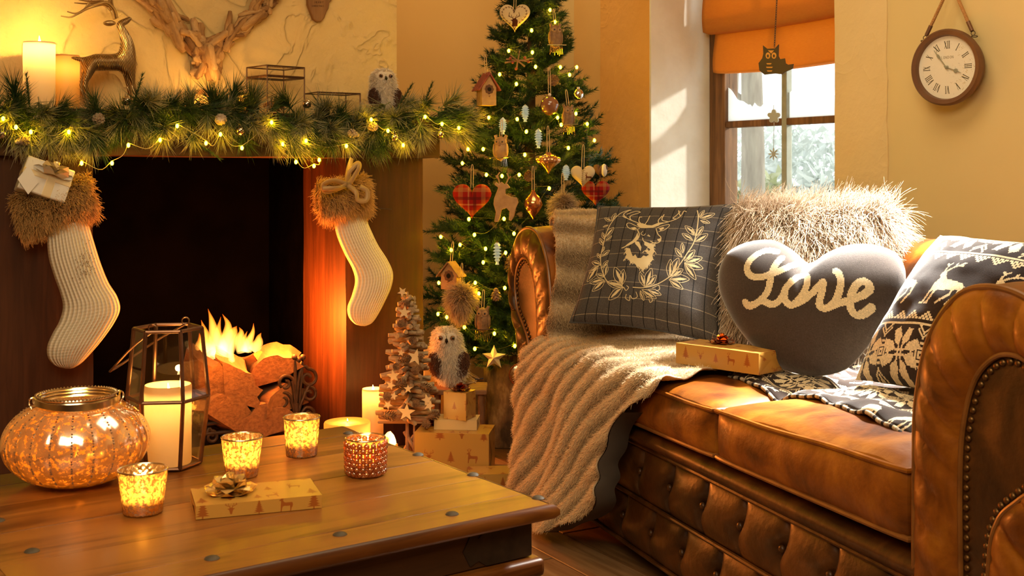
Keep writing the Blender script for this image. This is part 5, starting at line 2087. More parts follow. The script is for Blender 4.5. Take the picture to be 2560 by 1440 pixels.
def leaf(x0, y0, x1, y1, w, fill=True):
    a_, b_ = np.array([x0, y0], float), np.array([x1, y1], float)
    dd = b_ - a_
    nn = np.array([-dd[1], dd[0]]) * w
    o_ = [a_, a_ + dd * .3 + nn * .8, a_ + dd * .6 + nn, b_, a_ + dd * .6 - nn, a_ + dd * .3 - nn * .8]
    pst(o_ + [a_], 3.4)
    if fill:
        pfill([a_ + dd * .05, a_ + dd * .35 + nn * .55, a_ + dd * .7 + nn * .35, a_ + dd * .9, a_ + dd * .55 - nn * .25, a_ + dd * .3 - nn * .1])


stem_l = [(630, 140), (520, 210), (430, 310), (370, 430), (330, 560), (300, 690), (310, 830), (360, 970), (440, 1040), (560, 1080)]
stem_r = [(1370, 150), (1400, 250), (1400, 400), (1370, 560), (1300, 690), (1230, 800), (1130, 920), (1040, 990), (900, 1060), (780, 1090), (660, 1080)]
pst(stem_l, 6)
pst(stem_r, 6)
for L_ in ((430, 290, 480, 200), (420, 290, 350, 240), (390, 340, 330, 350), (350, 480, 455, 380), (360, 520, 430, 480), (340, 500, 320, 420), (325, 570, 285, 480), (310, 700, 400, 640), (310, 650, 340, 590), (300, 720, 255, 650),
           (300, 800, 195, 730), (280, 800, 165, 850), (270, 800, 150, 950), (320, 830, 385, 760), (345, 930, 370, 800), (340, 940, 250, 890), (340, 970, 180, 970), (350, 980, 210, 1070), (540, 1060, 460, 845), (530, 1060, 560, 880), (545, 1065, 375, 1000), (550, 1070, 385, 1185)):
    leaf(*L_, 0.20)
for L_ in ((1410, 250, 1450, 150), (1420, 260, 1580, 195), (1430, 290, 1540, 310), (1390, 470, 1260, 365), (1360, 530, 1235, 465), (1400, 470, 1470, 360), (1380, 540, 1530, 440), (1360, 470, 1350, 400), (1250, 690, 1240, 575), (1240, 740, 1160, 640), (1270, 780, 1390, 640), (1290, 790, 1480, 715), (1270, 800, 1490, 830),
           (1270, 800, 1400, 960), (1080, 970, 1105, 770), (1100, 960, 1200, 750), (1110, 950, 1250, 870), (1090, 980, 1320, 965), (1080, 990, 1240, 1085), (790, 1080, 745, 920), (800, 1080, 880, 875), (810, 1080, 930, 950), (760, 1110, 915, 1200), (740, 1120, 770, 1220), (830, 1110, 975, 1160)):
    leaf(*L_, 0.19)
for c_ in ([(560, 1080), (580, 1110), (610, 1080), (590, 1060)], [(580, 1150), (570, 1190), (610, 1215), (620, 1165), (650, 1200), (700, 1180), (690, 1130)], [(800, 1190), (850, 1180), (870, 1220), (840, 1240), (830, 1210)], [(880, 1090), (950, 1060), (960, 1100), (920, 1120)]):
    pst(c_, 4)
M_stag = print_mat('charcoal_tartan_with_stag', d.a, 0.9, sheen=0.15, bump=0.25, bscale=900)
M_charcoal = mat('charcoal_seam', (0.05, 0.048, 0.048), rough=0.9)
cor = [P(1495, 515, 3.24), P(1852, 508, 3.08), P(1800, 862, 2.90), P(1424, 806, 3.05)]
quad_pillow('square_cushion', 'square charcoal check cushion printed with a cream stag and leaf wreath', cor, 0.062, M_stag, 0.075, 72, 0.005, 3, piping=M_charcoal)

# long-haired cushion at the back
M_furbase = mat('taupe_fur_backing', (0.30, 0.20, 0.12), rough=0.95)
M_longfur = hair_mat('long_taupe_fur', (0.40, 0.27, 0.16), (0.80, 0.66, 0.50), 0.4)
cor = [P(1850, 520, 3.07), P(2235, 520, 2.93), P(2200, 905, 2.80), P(1808, 905, 2.93)]
t, Fr, Bk, nr, o = quad_pillow('fur_cushion', 'shaggy long haired taupe cushion behind the heart cushion', cor, 0.075, M_furbase, 0.02, 40, 0.004, 6)
fur_on('long_fur', Fr, normals(Fr) * (1 if np.dot(normals(Fr)[20, 20], nr) > 0 else -1), 15000, 0.062, M_longfur, o, lean=(0.06, -0.1, -0.5), lean_amt=0.75, K=7, rad=0.0011, seed=5, clump=0.85, jitter=0.45, droop=0.35, curl=0.10)
top = Fr[:, -7:]
tn = np.zeros_like(top) + np.array([0.05, 0.0, 1.0])
fur_on('long_fur', top, tn, 2600, 0.055, M_longfur, o, lean=(0.25, -0.1, 0.2), lean_amt=0.5, K=7, rad=0.0011, seed=6, clump=0.9, jitter=0.8, droop=0.15, curl=0.12)
side = Fr[-6:, 10:]
tn = np.zeros_like(side) + np.array([1.0, -0.2, 0.1])
fur_on('long_fur', side, tn, 1700, 0.058, M_longfur, o, lean=(0.35, 0, -0.25), lean_amt=0.6, K=7, rad=0.0011, seed=7, clump=0.8, jitter=0.7, droop=0.4, curl=0.1)

# heart cushion, knitted lettering
hz = [(545, 487), (500, 458), (455, 415), (400, 378), (330, 353), (240, 358), (150, 386), (80, 440), (42, 530), (44, 630), (85, 735), (145, 835), (225, 930), (320, 1015), (420, 1066), (540, 1090), (640, 1082), (730, 1050), (800, 985), (860, 910), (930, 805), (1000, 700), (1046, 600), (1056, 520), (1022, 440), (960, 396), (870, 377), (770, 382), (680, 418), (605, 468)]
hp_ = np.array(hz, float) / 2.182 + np.array([1780, 440])
# keep the notch sharp: resample piecewise from notch to notch
hp_ = np.vstack([spline(np.r_[hp_, hp_[:1]], 181)[:-1]])
hc = np.array([2030, 772.0])


def heart_pos(uv):
    u_, v_ = uv[..., 0], uv[..., 1]
    Y = 2.57 + 0.15 * (935 - v_) / 325 - 0.27 * (u_ - 2030) / 460
    return np.stack([(u_ - 1280) / F * Y, Y, CAMZ + (HV - v_) / F * Y], -1)


rho = np.linspace(0, 1, 42) ** 0.8
pxg = hc + rho[:, None, None] * (hp_ - hc)[None]
Bq = heart_pos(pxg)
nr = np.cross(heart_pos(np.array([2100., 700.])) - heart_pos(np.array([2000., 700.])), heart_pos(np.array([2000., 600.])) - heart_pos(np.array([2000., 700.])))
nr /= np.linalg.norm(nr)
if nr[1] > 0:
    nr = -nr
prof = (1 - rho ** 2.6) ** 0.55
hb = heart_pos(np.array([2030., 938.]))
ht = thing('heart_cushion', 'dark grey heart shaped cushion with cream knitted lettering', 'cushion', hb)
wr = smooth_noise(Bq, 9, 0.005, 4)
Fh = Bq - hb + nr * (0.075 * prof[:, None] + wr * prof[:, None])[..., None]
Bh = Bq - hb - nr * (0.055 * prof[:, None])[..., None]
uvh = np.stack([(pxg[..., 0] - 1790) / 490, (950 - pxg[..., 1]) / 360], -1)
LS = 0.42
d = Draw(int(490 * LS), int(360 * LS), (0.235, 0.20, 0.18))
rs = np.random.RandomState(9)
d.a *= 1 + 0.05 * rs.randn(*d.a.shape[:2], 1)


def lv(pts):
    p = np.array(pts, float) / 5.759 + np.array([1840, 600])
    q_ = np.c_[(p[:, 0] - 1790) * LS, (950 - p[:, 1]) * LS]
    return spline(q_, len(q_) * 8)


base = d.a.copy()
d2 = Draw(d.w, d.h, (0, 0, 0))
for st in ([(725, 300), (600, 275), (480, 320), (375, 410), (325, 520), (345, 620), (430, 685), (560, 690), (690, 650), (820, 600), (930, 535), (1005, 460), (1020, 405)],
           [(810, 400), (745, 500), (690, 640), (670, 780), (640, 900), (560, 1005), (440, 1075), (340, 1080), (290, 1030)], [(540, 1010), (630, 1065), (720, 1090), (800, 1055), (870, 960), (905, 870), (985, 770), (1085, 690), (1180, 680), (1215, 750), (1205, 850), (1160, 950), (1080, 1060), (1000, 1115), (930, 1080), (890, 1000), (900, 900)],
           [(1000, 1115), (1150, 1060), (1280, 955), (1380, 850), (1440, 790), (1430, 900), (1395, 1040), (1390, 1115), (1450, 1155), (1540, 1120), (1620, 1010), (1665, 880), (1680, 760), (1650, 660), (1605, 625)],
           [(1540, 1120), (1640, 1075), (1780, 1020), (1950, 930), (2035, 850), (2035, 770), (1970, 740), (1890, 790), (1825, 900), (1795, 1030), (1800, 1150), (1855, 1200), (1950, 1155), (2040, 1060)]):
    d2.stroke(lv(st), 6.6, (1, 1, 1))
mk = d2.a[..., 0] > 0.5
d.a[mk] = np.array((0.84, 0.77, 0.63)) * (1 + 0.04 * rs.randn(mk.sum(), 1))
M_love = print_mat('grey_knit_with_lettering', d.a, 0.95, closest=True, sheen=0.65, bump=0.3, bscale=700)
obj('cover', G().grid(Fh, cv=True, uv=uvh).grid(Bh, cv=True, uv=uvh * 0.02, flip=True), M_love, ht, sharp=0)

# knitted fair isle cushion against the near arm
FN = 150
d = Draw(FN, FN, (0, 0, 0))


def knit_star(cx_, cy_, r_):
    for k in range(8):
        a_ = k * PI / 4 + PI / 8
        c_, s_ = math.cos(a_), math.sin(a_)

        def tr_(x, y):
            return (cx_ + x * c_ - y * s_, cy_ + x * s_ + y * c_)
        d.poly([tr_(r_ * .24, 0), tr_(r_ * .5, r_ * .22), tr_(r_ * 1.0, r_ * .20), tr_(r_ * 1.08, -r_ * .12), tr_(r_ * .62, -r_ * .20)], (1, 1, 1))
    for o_ in (-2.2, 2.2):
        d.stroke([(cx_ + o_, cy_ - 5), (cx_ + o_, cy_ + 5)], 1.6, (1, 1, 1))
        d.stroke([(cx_ - 5, cy_ + o_), (cx_ + 5, cy_ + o_)], 1.6, (1, 1, 1))


def knit_deer(x, y, s_):
    d.poly([(x + a_ * s_, y + b_ * s_) for a_, b_ in [(0.12, 0.30), (0.10, 0.52), (0.16, 0.70), (0.10, 0.80), (0.14, 0.92), (0.24, 0.90), (0.30, 0.78), (0.36, 0.70), (0.60, 0.66), (0.86, 0.62), (0.97, 0.52), (0.92, 0.40), (0.74, 0.40), (0.56, 0.36), (0.34, 0.34)]], (1, 1, 1))
    for l_ in ([(0.14, 0.36), (0.08, 0.16), (0.02, 0.0), (-0.04, 0.0)], [(0.28, 0.36), (0.22, 0.16), (0.17, 0.0), (0.11, 0.0)], [(0.74, 0.42), (0.72, 0.24), (0.56, 0.10), (0.48, 0.02)], [(0.90, 0.44), (0.92, 0.24), (0.82, 0.10), (0.76, 0.0)]):
        d.stroke([(x + a_ * s_, y + b_ * s_) for a_, b_ in l_], 2.6, (1, 1, 1))
    for l_ in ([(0.16, 0.92), (0.18, 1.06), (0.26, 1.14)], [(0.22, 0.90), (0.36, 1.02), (0.50, 1.08), (0.62, 1.18)], [(0.40, 1.04), (0.42, 1.14)], [(0.18, 1.06), (0.13, 1.12)], [(0.52, 1.09), (0.60, 1.09)]):
        d.stroke([(x + a_ * s_, y + b_ * s_) for a_, b_ in l_], 1.8, (1, 1, 1))


for k in range(-1, 5):
    for yc in (19, 148):
        knit_star(10 + 46 * k, yc, 21)
        x = 33 + 46 * k
        for rr in (2, 5):
            d.stroke([(x - rr, yc - rr), (x + rr, yc - rr), (x + rr, yc + rr), (x - rr, yc + rr), (x - rr, yc - rr)], 1.4, (1, 1, 1))
        for ox, oy in ((0, 9), (0, -9), (9, 0), (-9, 0)):
            d.stroke([(x + ox - 1, yc + oy), (x + ox + 1, yc + oy)], 2.4, (1, 1, 1))
        for oy in (14, 18):
            d.stroke([(x - 6, yc + oy + 6), (x, yc + oy - 1), (x + 6, yc + oy + 6)], 1.6, (1, 1, 1))
            d.stroke([(x - 6, yc - oy - 6), (x, yc - oy + 1), (x + 6, yc - oy - 6)], 1.6, (1, 1, 1))
for yb in (44, 121):
    d.stroke([(0, yb), (FN, yb)], 2.4, (1, 1, 1))
for yb, up in ((49, 1), (111, -1)):
    for x in range(0, FN, 2):
        for j in range(4):
            hh = abs(((x / 2 + 3) % 8) - 4)
            if (x // 2 + j) % 2 == 0 and j < hh:
                yj = yb + (j * 2 if up > 0 else 7 - j * 2)
                d.stroke([(x, yj), (x + 1, yj)], 1.9, (1, 1, 1))
for k in range(4):
    knit_deer(6 + 54 * k, 64, 37)
mk = d.a[..., 0] > 0.5
rs = np.random.RandomState(3)
pat = np.zeros((FN, FN, 3), np.float32) + np.array((0.165, 0.115, 0.09))
pat[mk] = (0.86, 0.79, 0.66)
pat *= 1 + 0.05 * rs.randn(FN, FN, 1)
M_fair = print_mat('fair_isle_knit', pat, 0.95, closest=True, sheen=0.25, bump=0.3, bscale=700)
cor = [P(2350, 588, 2.52), P(2720, 622, 2.18), P(2500, 1020, 2.08), P(2138, 950, 2.45)]
quad_pillow('knitted_cushion', 'fair isle knitted cushion with reindeer and snowflakes against the near arm', cor, 0.085, M_fair, 0.05, 70, 0.005, 8)

# folded knitted blanket on the seat
nb, mb = 90, 50
xb = np.linspace(0.10, 0.955, nb)[:, None]
fr = np.interp(xb[:, 0], [0.10, 0.16, 0.50, 0.86, 0.955], [0.185, 0.145, 0.142, 0.085, 0.075])[:, None]
vb = np.linspace(0, 1, mb)[None]
Yb = fr + (0.52 - fr) * vb
Xb = xb + 0.04 * vb * (1 - (xb - 0.1) / 0.85)
Zb = seat_top(Xb, Yb) + 0.013 + 0.004 * np.sin(Xb * 31 + Yb * 40) + 0.003 * np.sin(Xb * 60 - Yb * 30) + 0.004 * np.cos(Yb * 50)
Zb = Zb - 0.011 * np.exp(-vb / 0.02)
A = np.stack([Xb + 0 * Yb, Yb, Zb], -1)
bk = thing('knitted_blanket', 'fair isle patterned knitted blanket folded on the sofa seat', 'blanket', M=SOFA)
uvb = np.stack([Xb * 3.6 + 0 * Yb, Yb * 3.8 + 0.1], -1)
o = obj('wool', G().grid(A, uv=uvb), M_fair, bk, sharp=0)
o.modifiers.new('thick', 'SOLIDIFY').thickness = 0.007
e = A[:, 0] + np.array([0, -0.002, 0.0])
pat2 = np.zeros((4, 64, 3), np.float32) + np.array((0.15, 0.12, 0.11))
pat2[:, ::3] = (0.70, 0.64, 0.54)
pat2[:, 1::3] = (0.55, 0.49, 0.42)
M_hem = print_mat('striped_hem', pat2, 0.95, closest=True)
g = G()
th = np.linspace(0, 2 * PI, 9)[:-1]
R_ = np.array([[e[i] + 0.0045 * np.array([0, math.cos(t), math.sin(t)]) for t in th] for i in range(nb)])
uvr = np.array([[(i / nb * 1.4, 0.5) for t in th] for i in range(nb)])
obj('hem', g.grid(R_, cv=True, uv=uvr), M_hem, bk, sharp=0)

# present on the sofa
pl0 = np.array(SOFA.inverted() @ Vector(onz(1690, 908, 0.500)))
pl1 = np.array(SOFA.inverted() @ Vector(onz(1897, 938, 0.500)))
dv = pl1 - pl0
ln = np.linalg.norm(dv[:2])
a_ = math.atan2(dv[1], dv[0])
GMs = SOFA @ Matrix.Translation((pl0[0], pl0[1], 0.500)) @ Matrix.Rotation(a_, 4, 'Z')
gift('present with copper bow lying on the sofa seat', GMs @ Matrix.Translation((ln / 2, 0.045, 0)), (ln, 0.09, 0.047), bow_at=(-0.03, 0.02), bow_r=0.032, bow_m=M_copbow)
# ================================================================== things on the chimney wall and mantel
MZ = 1.129


def onmantel(u, ly, z=MZ):
    """point at photo column u on the plane ly of the room frame, at height z (room coordinates)"""
    p = hit(u, 300, ROOM, 1, ly)
    return np.array([p[0], ly, z])


def wpos(p):
    return ROOM @ Vector(p)


def skin(name, pts, edges, radii, m, parent, sub=2, root=0):
    me = bpy.data.meshes.new(name)
    me.from_pydata([tuple(p) for p in pts], edges, [])
    me.materials.append(m)
    o = link(name, me, parent)
    sk = o.modifiers.new('skin', 'SKIN')
    sk.use_smooth_shade = True
    if not me.skin_vertices:
        bpy.context.view_layer.update()
    lay = me.skin_vertices[0].data if me.skin_vertices else None
    if lay is None:
        bm = bmesh.new()
        bm.from_mesh(me)
        bm.verts.layers.skin.verify()
        bm.to_mesh(me)
        bm.free()
        lay = me.skin_vertices[0].data
    for k, r in enumerate(radii):
        rr = r if isinstance(r, (tuple, list)) else (r, r)
        lay[k].radius = rr
        lay[k].use_root = (k == root)
    ss = o.modifiers.new('sub', 'SUBSURF')
    ss.levels = ss.render_levels = sub
    return o


p = onmantel(98, 3.775)
candle('pillar_candle', 'tall ivory pillar candle burning at the left end of the mantel', wpos(p), 0.0455, 0.200, 4.2, M_wax, 0.010, flame=0.024, depth=0.012)
p = onmantel(166, 3.853)
candle('pillar_candle', 'shorter yellow pillar candle standing behind the tall candle on the mantel', wpos(p), 0.039, 0.172, 0.7, M_wax_y, 0.014, flame=0)  # no flame; inner lamp added for the tall candle's light on it
p = onmantel(515, 3.83)
candle('pillar_candle', 'squat yellow candle under the tip of the driftwood heart', wpos(p), 0.037, 0.078, 0.9, M_wax_y, 0.022, flame=0.012, depth=0.01)
p = onmantel(621, 3.745)
votive('gold votive burning on the mantel beside the tall glass box', wpos(p), 0.034, 0.026, 0.064, ribs(20, 0.02), M_merc, 0.9)

# ------------------------------------------------------------------ deer statue
m, nt, out = new_mat('grooved_brass')
b = nd(nt, 'ShaderNodeBsdfPrincipled', Metallic=0.9, Roughness=0.28)
tc = nd(nt, 'ShaderNodeTexCoord')
mp = nd(nt, 'ShaderNodeMapping')
mp.inputs['Rotation'].default_value = (0, R(20), 0)
wv = nd(nt, 'ShaderNodeTexWave', Scale=70.0, Distortion=3.5, Detail=1.0)
wv.inputs['Detail Scale'].default_value = 0.6
nt.links.new(tc.outputs['Object'], mp.inputs['Vector'])
nt.links.new(mp.outputs[0], wv.inputs['Vector'])
nt.links.new(ramp(nt, wv.outputs['Fac'], [(0.25, (0.16, 0.09, 0.03)), (0.6, (0.62, 0.45, 0.22))]), b.inputs['Base Color'])
bp_ = nd(nt, 'ShaderNodeBump', Strength=0.6, Distance=0.003)
nt.links.new(wv.outputs['Fac'], bp_.inputs['Height'])
nt.links.new(bp_.outputs['Normal'], b.inputs['Normal'])
nt.links.new(b.outputs[0], out.inputs['Surface'])
M_brass = m
M_brass_p = mat('plain_aged_brass', (0.34, 0.21, 0.08), (0.55, 0.38, 0.16), rough=0.3, metal=0.9, scale=30)
DP = 3.80
deer = thing('deer_statue', 'grooved brass stag statue standing on the mantel by the candles', 'statue', M=ROOM)


def dz(u, v, off=0.0):
    q = hit(u / 3.2, v / 3.2, ROOM, 1, DP)
    q[1] += off
    return q


k_ = 1 / 787 / 3.2
V, E, Rr = [], [], []


def chain(pts, start=None):
    prev = start
    for (u, v, off, r) in pts:
        V.append(dz(u, v, off))
        Rr.append(r * k_)
        if prev is not None:
            E.append((prev, len(V) - 1))
        prev = len(V) - 1
    return prev


chain([(850, 505, 0, 72), (760, 498, 0, 72), (700, 500, 0, 60)])            # 0 1 2
chain([(940, 500, 0, 72), (1020, 490, 0, 76), (1035, 400, 0, 60), (1010, 310, 0, 46), (975, 240, 0, 36), (955, 190, 0, 36), (1000, 175, 0, 30), (1050, 142, 0, 14)], 0)
chain([(655, 480, 0, 20), (610, 468, 0, 17), (570, 460, 0, 7)], 2)          # tail
for off, du in ((0.013, 0), (-0.013, 16)):
    chain([(700 + du, 570, off, 40), (665 + du, 645, off, 22), (660 + du, 690, off, 20), (680 + du, 760, off, 17), (700 + du, 835, off, 14), (708 + du, 880, off, 15)], 2)
for off, du in ((0.013, -14), (-0.013, 10)):
    chain([(1035 + du, 590, off, 34), (1045 + du, 660, off, 20), (1060 + du, 740, off, 17), (1072 + du, 830, off, 14), (1078 + du, 880, off, 15)], 4)
o = skin('body', V, E, Rr, M_brass, deer, 2)
# ears and antlers
for off in (0.010, -0.012):
    g = G().ball(dz(875, 186, off), (0.0175, 0.005, 0.008), 10, 8)
    obj('ear', g, M_brass_p, deer)
    q = lambda pts: spline([dz(u, v, off * 1.0 + off * (i * 0.6)) for i, (u, v) in enumerate(pts)], 24)
    for pts, r0 in (([(925, 150), (900, 80), (840, 30), (770, 40), (700, 65), (640, 100), (580, 125), (510, 112)], 0.0062), ([(860, 40), (800, 20), (740, 20), (680, 20), (610, 12)], 0.005),
                    ([(895, 80), (885, 20), (880, -60), (900, -120)], 0.005), ([(820, 30), (800, -20), (790, -80)], 0.0045), ([(650, 95), (690, 60), (720, 0), (700, -40)], 0.004)):
        pp = q(pts)
        obj('antler', G().tube(pp, r0 * (1 - 0.7 * np.linspace(0, 1, len(pp))), 8), M_brass_p, deer)

# ------------------------------------------------------------------ driftwood heart
M_drift = wood('driftwood', (0.22, 0.10, 0.035), (0.46, 0.25, 0.09), (0.66, 0.42, 0.19), axis=2, scale=1.6, rough=0.85, bump=0.5, stretch=5)
heart = thing('driftwood_heart', 'large heart wreath of driftwood sticks on the chimney wall', 'wreath', M=ROOM)
tip = hit(513, 160, ROOM, 1, 3.90)
hs_ = 0.235
hc_pts = []
for t in np.linspace(0, 2 * PI, 200, endpoint=False):
    x = 16 * math.sin(t) ** 3
    y = 13 * math.cos(t) - 5 * math.cos(2 * t) - 2 * math.cos(3 * t) - math.cos(4 * t)
    hc_pts.append((x / 16, (y + 17) / 16))
hc_pts = np.array(hc_pts) * np.array([hs_ * 0.95, hs_ * 0.98])
meshes = []
rs = np.random.RandomState(21)
for k in range(7):
    n = 9
    s_ = np.linspace(0, 1, n)
    L_ = 1.0
    pts = np.c_[0.022 * np.sin(s_ * PI * (1 + k % 2) + k), 0.015 * np.cos(s_ * 3 + k), (s_ - 0.5) * L_]
    rad = (0.085 + 0.03 * (k % 3)) * (1 + 0.12 * rs.randn(n)) * np.clip(np.minimum(s_, 1 - s_) * 9 + 0.6, 0, 1)
    me = G().tube(pts, rad, 8).mesh('driftwood_stick', 60)
    me.materials.append(M_drift)
    meshes.append(me)
for i in range(210):
    j = (i * 200 // 210) % 200
    c = hc_pts[j]
    tn = hc_pts[(j + 2) % 200] - hc_pts[j - 2]
    a = math.atan2(tn[1], tn[0]) + rs.randn() * 0.36
    nrm_ = np.array([-tn[1], tn[0]]) / np.linalg.norm(tn)
    off = rs.uniform(-0.032, 0.032)
    o = link('driftwood_stick', meshes[rs.randint(7)], heart)
    L_ = rs.uniform(0.055, 0.120)
    dpt = rs.uniform(0.0, 0.045) * (1 - abs(off) / 0.04)
    o.matrix_local = Matrix.Translation((tip[0] + c[0] + nrm_[0] * off, 3.900 - dpt, tip[2] + c[1] + nrm_[1] * off)) @ Matrix.Rotation(-a + PI / 2, 4, 'Y') @ Matrix.Rotation(rs.uniform(-.25, .25), 4, 'X') @ Matrix.Diagonal((0.062 + L_ * 0.45, 0.062 + L_ * 0.45, L_, 1))

# ------------------------------------------------------------------ wooden plaque
M_plaque = wood('brown_plaque', (0.16, 0.07, 0.02), (0.26, 0.12, 0.04), (0.36, 0.18, 0.06), axis=2, scale=5, rough=0.6)
pq = thing('wooden_plaque', 'brown shaped wooden plaque hung above the glass box on the chimney wall', 'plaque', M=ROOM)
pz = [(767, -60), (768, 12), (775, 30), (782, 48), (792, 55), (802, 54), (810, 45), (815, 30), (820, 22), (822, 8), (832, -5), (838, -60)]
MP = np.array([[1, 0, 0, 0], [0, 0, -1, 3.924], [0, 1, 0, 0], [0, 0, 0, 1.0]])
pp = [hit(u, v, ROOM, 1, 3.91)[[0, 2]] for u, v in pz]
obj('board', G().prism(pp, 0.022, MP, z0=0.0), M_plaque, pq, bev=0.004, sharp=50)
M_faint = mat('faint_burnt_lettering', (0.10, 0.04, 0.012), rough=0.8)
LT = {'M': [[(0, 0), (0, 1), (.4, .4), (.8, 1), (.8, 0)]], 'E': [[(.6, 0), (0, 0), (0, 1), (.6, 1)], [(0, .5), (.5, .5)]], 'R': [[(0, 0), (0, 1), (.5, 1), (.55, .6), (0, .5), (.6, 0)]], 'Y': [[(0, 1), (.35, .5), (.7, 1)], [(.35, .5), (.35, 0)]],
      'C': [[(.6, .9), (.3, 1), (0, .6), (0, .4), (.3, 0), (.6, .1)]], 'H': [[(0, 0), (0, 1)], [(.6, 0), (.6, 1)], [(0, .5), (.6, .5)]], 'I': [[(0, 0), (0, 1)]], 'S': [[(.6, .9), (.3, 1), (0, .75), (.5, .4), (.5, .1), (.2, 0), (0, .1)]],
      'T': [[(0, 1), (.7, 1)], [(.35, 1), (.35, 0)]], 'A': [[(0, 0), (.35, 1), (.7, 0)], [(.15, .4), (.55, .4)]]}
g = G()
for txt, u0, v0, du, hgt in (('MERRY', 787, 8, 4.6, 5), ('CHRISTMAS', 780, 17, 3.6, 4)):
    x = u0
    for ch_ in txt:
        for st in LT[ch_]:
            pts = [hit(x + a * du * 0.9, v0 - b_ * hgt, ROOM, 1, 3.9025) for a, b_ in st]
            g.tube(np.array([[q[0], 3.9018, q[2]] for q in pts]), 0.0006, 4)
        x += du * (0.5 if ch_ == 'I' else 1.0)
obj('lettering', g, M_faint, pq, stuff=True)

# ------------------------------------------------------------------ glass boxes
M_dkframe = mat('dark_copper_edging', (0.09, 0.04, 0.022), (0.16, 0.08, 0.04), rough=0.4, metal=0.8, scale=40)
M_bglass = glass_mat('box_glass', (0.95, 0.93, 0.88), 0.05)


def glass_box(label, u, v, z0, ly, w, dpt, h, lid, yaw, serrated=True):
    c = onmantel(u, ly)
    t = thing('glass_box', label, 'box', M=ROOM @ Matrix.Translation(c) @ Matrix.Rotation(R(yaw), 4, 'Z'))
    x0, x1, y0, y1 = 0.0, w, 0.0, dpt      # origin at the near vertical edge
    cn = [(x0, y0), (x1, y0), (x1, y1), (x0, y1)]
    zs_ = [0.0025, h - lid, h - lid + 0.004, h] if lid else [0.0025, h]
    for z in zs_:
        for k in range(4):
            a, b_ = cn[k], cn[(k + 1) % 4]
            obj('edge_bar', G().cyl((*a, z), (*b_, z), 0.0022, n=6), M_dkframe, t)
    for (a, b_) in cn:
        obj('edge_bar', G().cyl((a, b_, 0.001), (a, b_, h - lid if lid else h), 0.0022, n=6), M_dkframe, t)
        if lid:
            obj('edge_bar', G().cyl((a, b_, h - lid + 0.004), (a, b_, h), 0.0022, n=6), M_dkframe, t)
    for k in range(4):
        a, b_ = cn[k], cn[(k + 1) % 4]
        obj('pane', G().add([(*a, 0.003), (*b_, 0.003), (*b_, h - lid), (*a, h - lid)], quads=[[0, 1, 2, 3]]), M_bglass, t, smooth=False)
        if lid:
            obj('pane', G().add([(*a, h - lid + 0.004), (*b_, h - lid + 0.004), (*b_, h), (*a, h)], quads=[[0, 1, 2, 3]]), M_bglass, t, smooth=False)
    obj('pane', G().add([(*c_, h) for c_ in cn], quads=[[0, 1, 2, 3]]), M_bglass, t, smooth=False)
    obj('base', G().box((w / 2, dpt / 2, 0.002), (w, dpt, 0.003)), M_dkframe, t, smooth=False)
    if serrated:
        g = G()
        for z in ((h - 0.004, h - lid + 0.001) if lid else (h - 0.004,)):
            for q in np.linspace(0.02, 0.98, 34):
                g.box((w * q, -0.0016, z), (0.0018, 0.0012, 0.005))
        obj('serrated_trim', g, M_dkframe, t, smooth=False, stuff=True)
    return t, c


gb1, gc1 = glass_box('tall copper edged glass box with lid on the mantel', 668, 270, MZ, 3.715, 0.142, 0.128, 0.158, 0.036, 13)
glass_box('low copper edged glass box between the tall glass box and the mantel owl', 795, 265, MZ, 3.735, 0.155, 0.115, 0.078, 0, 3)

# pine cones
M_cone = mat('pine_cone_scales', (0.16, 0.075, 0.03), (0.34, 0.19, 0.09), rough=0.7, scale=60)
M_cone_f = mat('frosted_pine_cone', (0.26, 0.15, 0.07), (0.62, 0.52, 0.38), rough=0.8, scale=50)


def cone_geo(L_, r, n=46):
    g = G()
    ga = 2.39996
    for k in range(n):
        f = (k + 0.5) / n
        rr = r * (math.sin(PI * (0.08 + 0.9 * f)) ** 0.8)
        a = k * ga
        z = (f - 0.5) * L_
        d = np.array([math.cos(a), math.sin(a), 0.55])
        s_ = np.array([-math.sin(a), math.cos(a), 0])
        w = r * 0.36 * (1 - 0.5 * f)
        b0 = np.array([0, 0, z]) + d * rr * 0.35
        t0 = np.array([0, 0, z]) + d * rr
        up = np.array([0, 0, r * 0.14])
        g.add([b0 - s_ * w * .5, b0 + s_ * w * .5, t0 + s_ * w, t0 - s_ * w, t0 + d * r * 0.14 + up, b0 + up * .6], quads=[[0, 1, 2, 3]], tris=[[3, 2, 4], [2, 1, 5], [2, 5, 4], [3, 4, 5], [0, 3, 5]])
    g.tube([(0, 0, -L_ / 2), (0, 0, 0), (0, 0, L_ * .46)], [r * .35, r * .55, r * .2], 7)
    return g


CONE = [cone_geo(0.05, 0.017).mesh('pine_cone'), cone_geo(0.036, 0.015).mesh('pine_cone')]
CONE_F = [c.copy() for c in CONE]
for c in CONE:
    c.materials.append(M_cone)
for c in CONE_F:
    c.materials.append(M_cone_f)


def pine_cone(label, M, sc=1.0, kind=0, frosted=False, group='pine cones'):
    o = link('pine_cone', (CONE_F if frosted else CONE)[kind])
    o.matrix_world = M @ Matrix.Scale(sc, 4)
    tag(o, label, 'pine cone', group)
    return o


q = gb1.matrix_world @ Vector((0.06, 0.05, 0.035))
pine_cone('brown pine cone inside the tall glass box', Matrix.Translation(q) @ Matrix.Rotation(R(80), 4, 'Y'), 1.5, group=None)

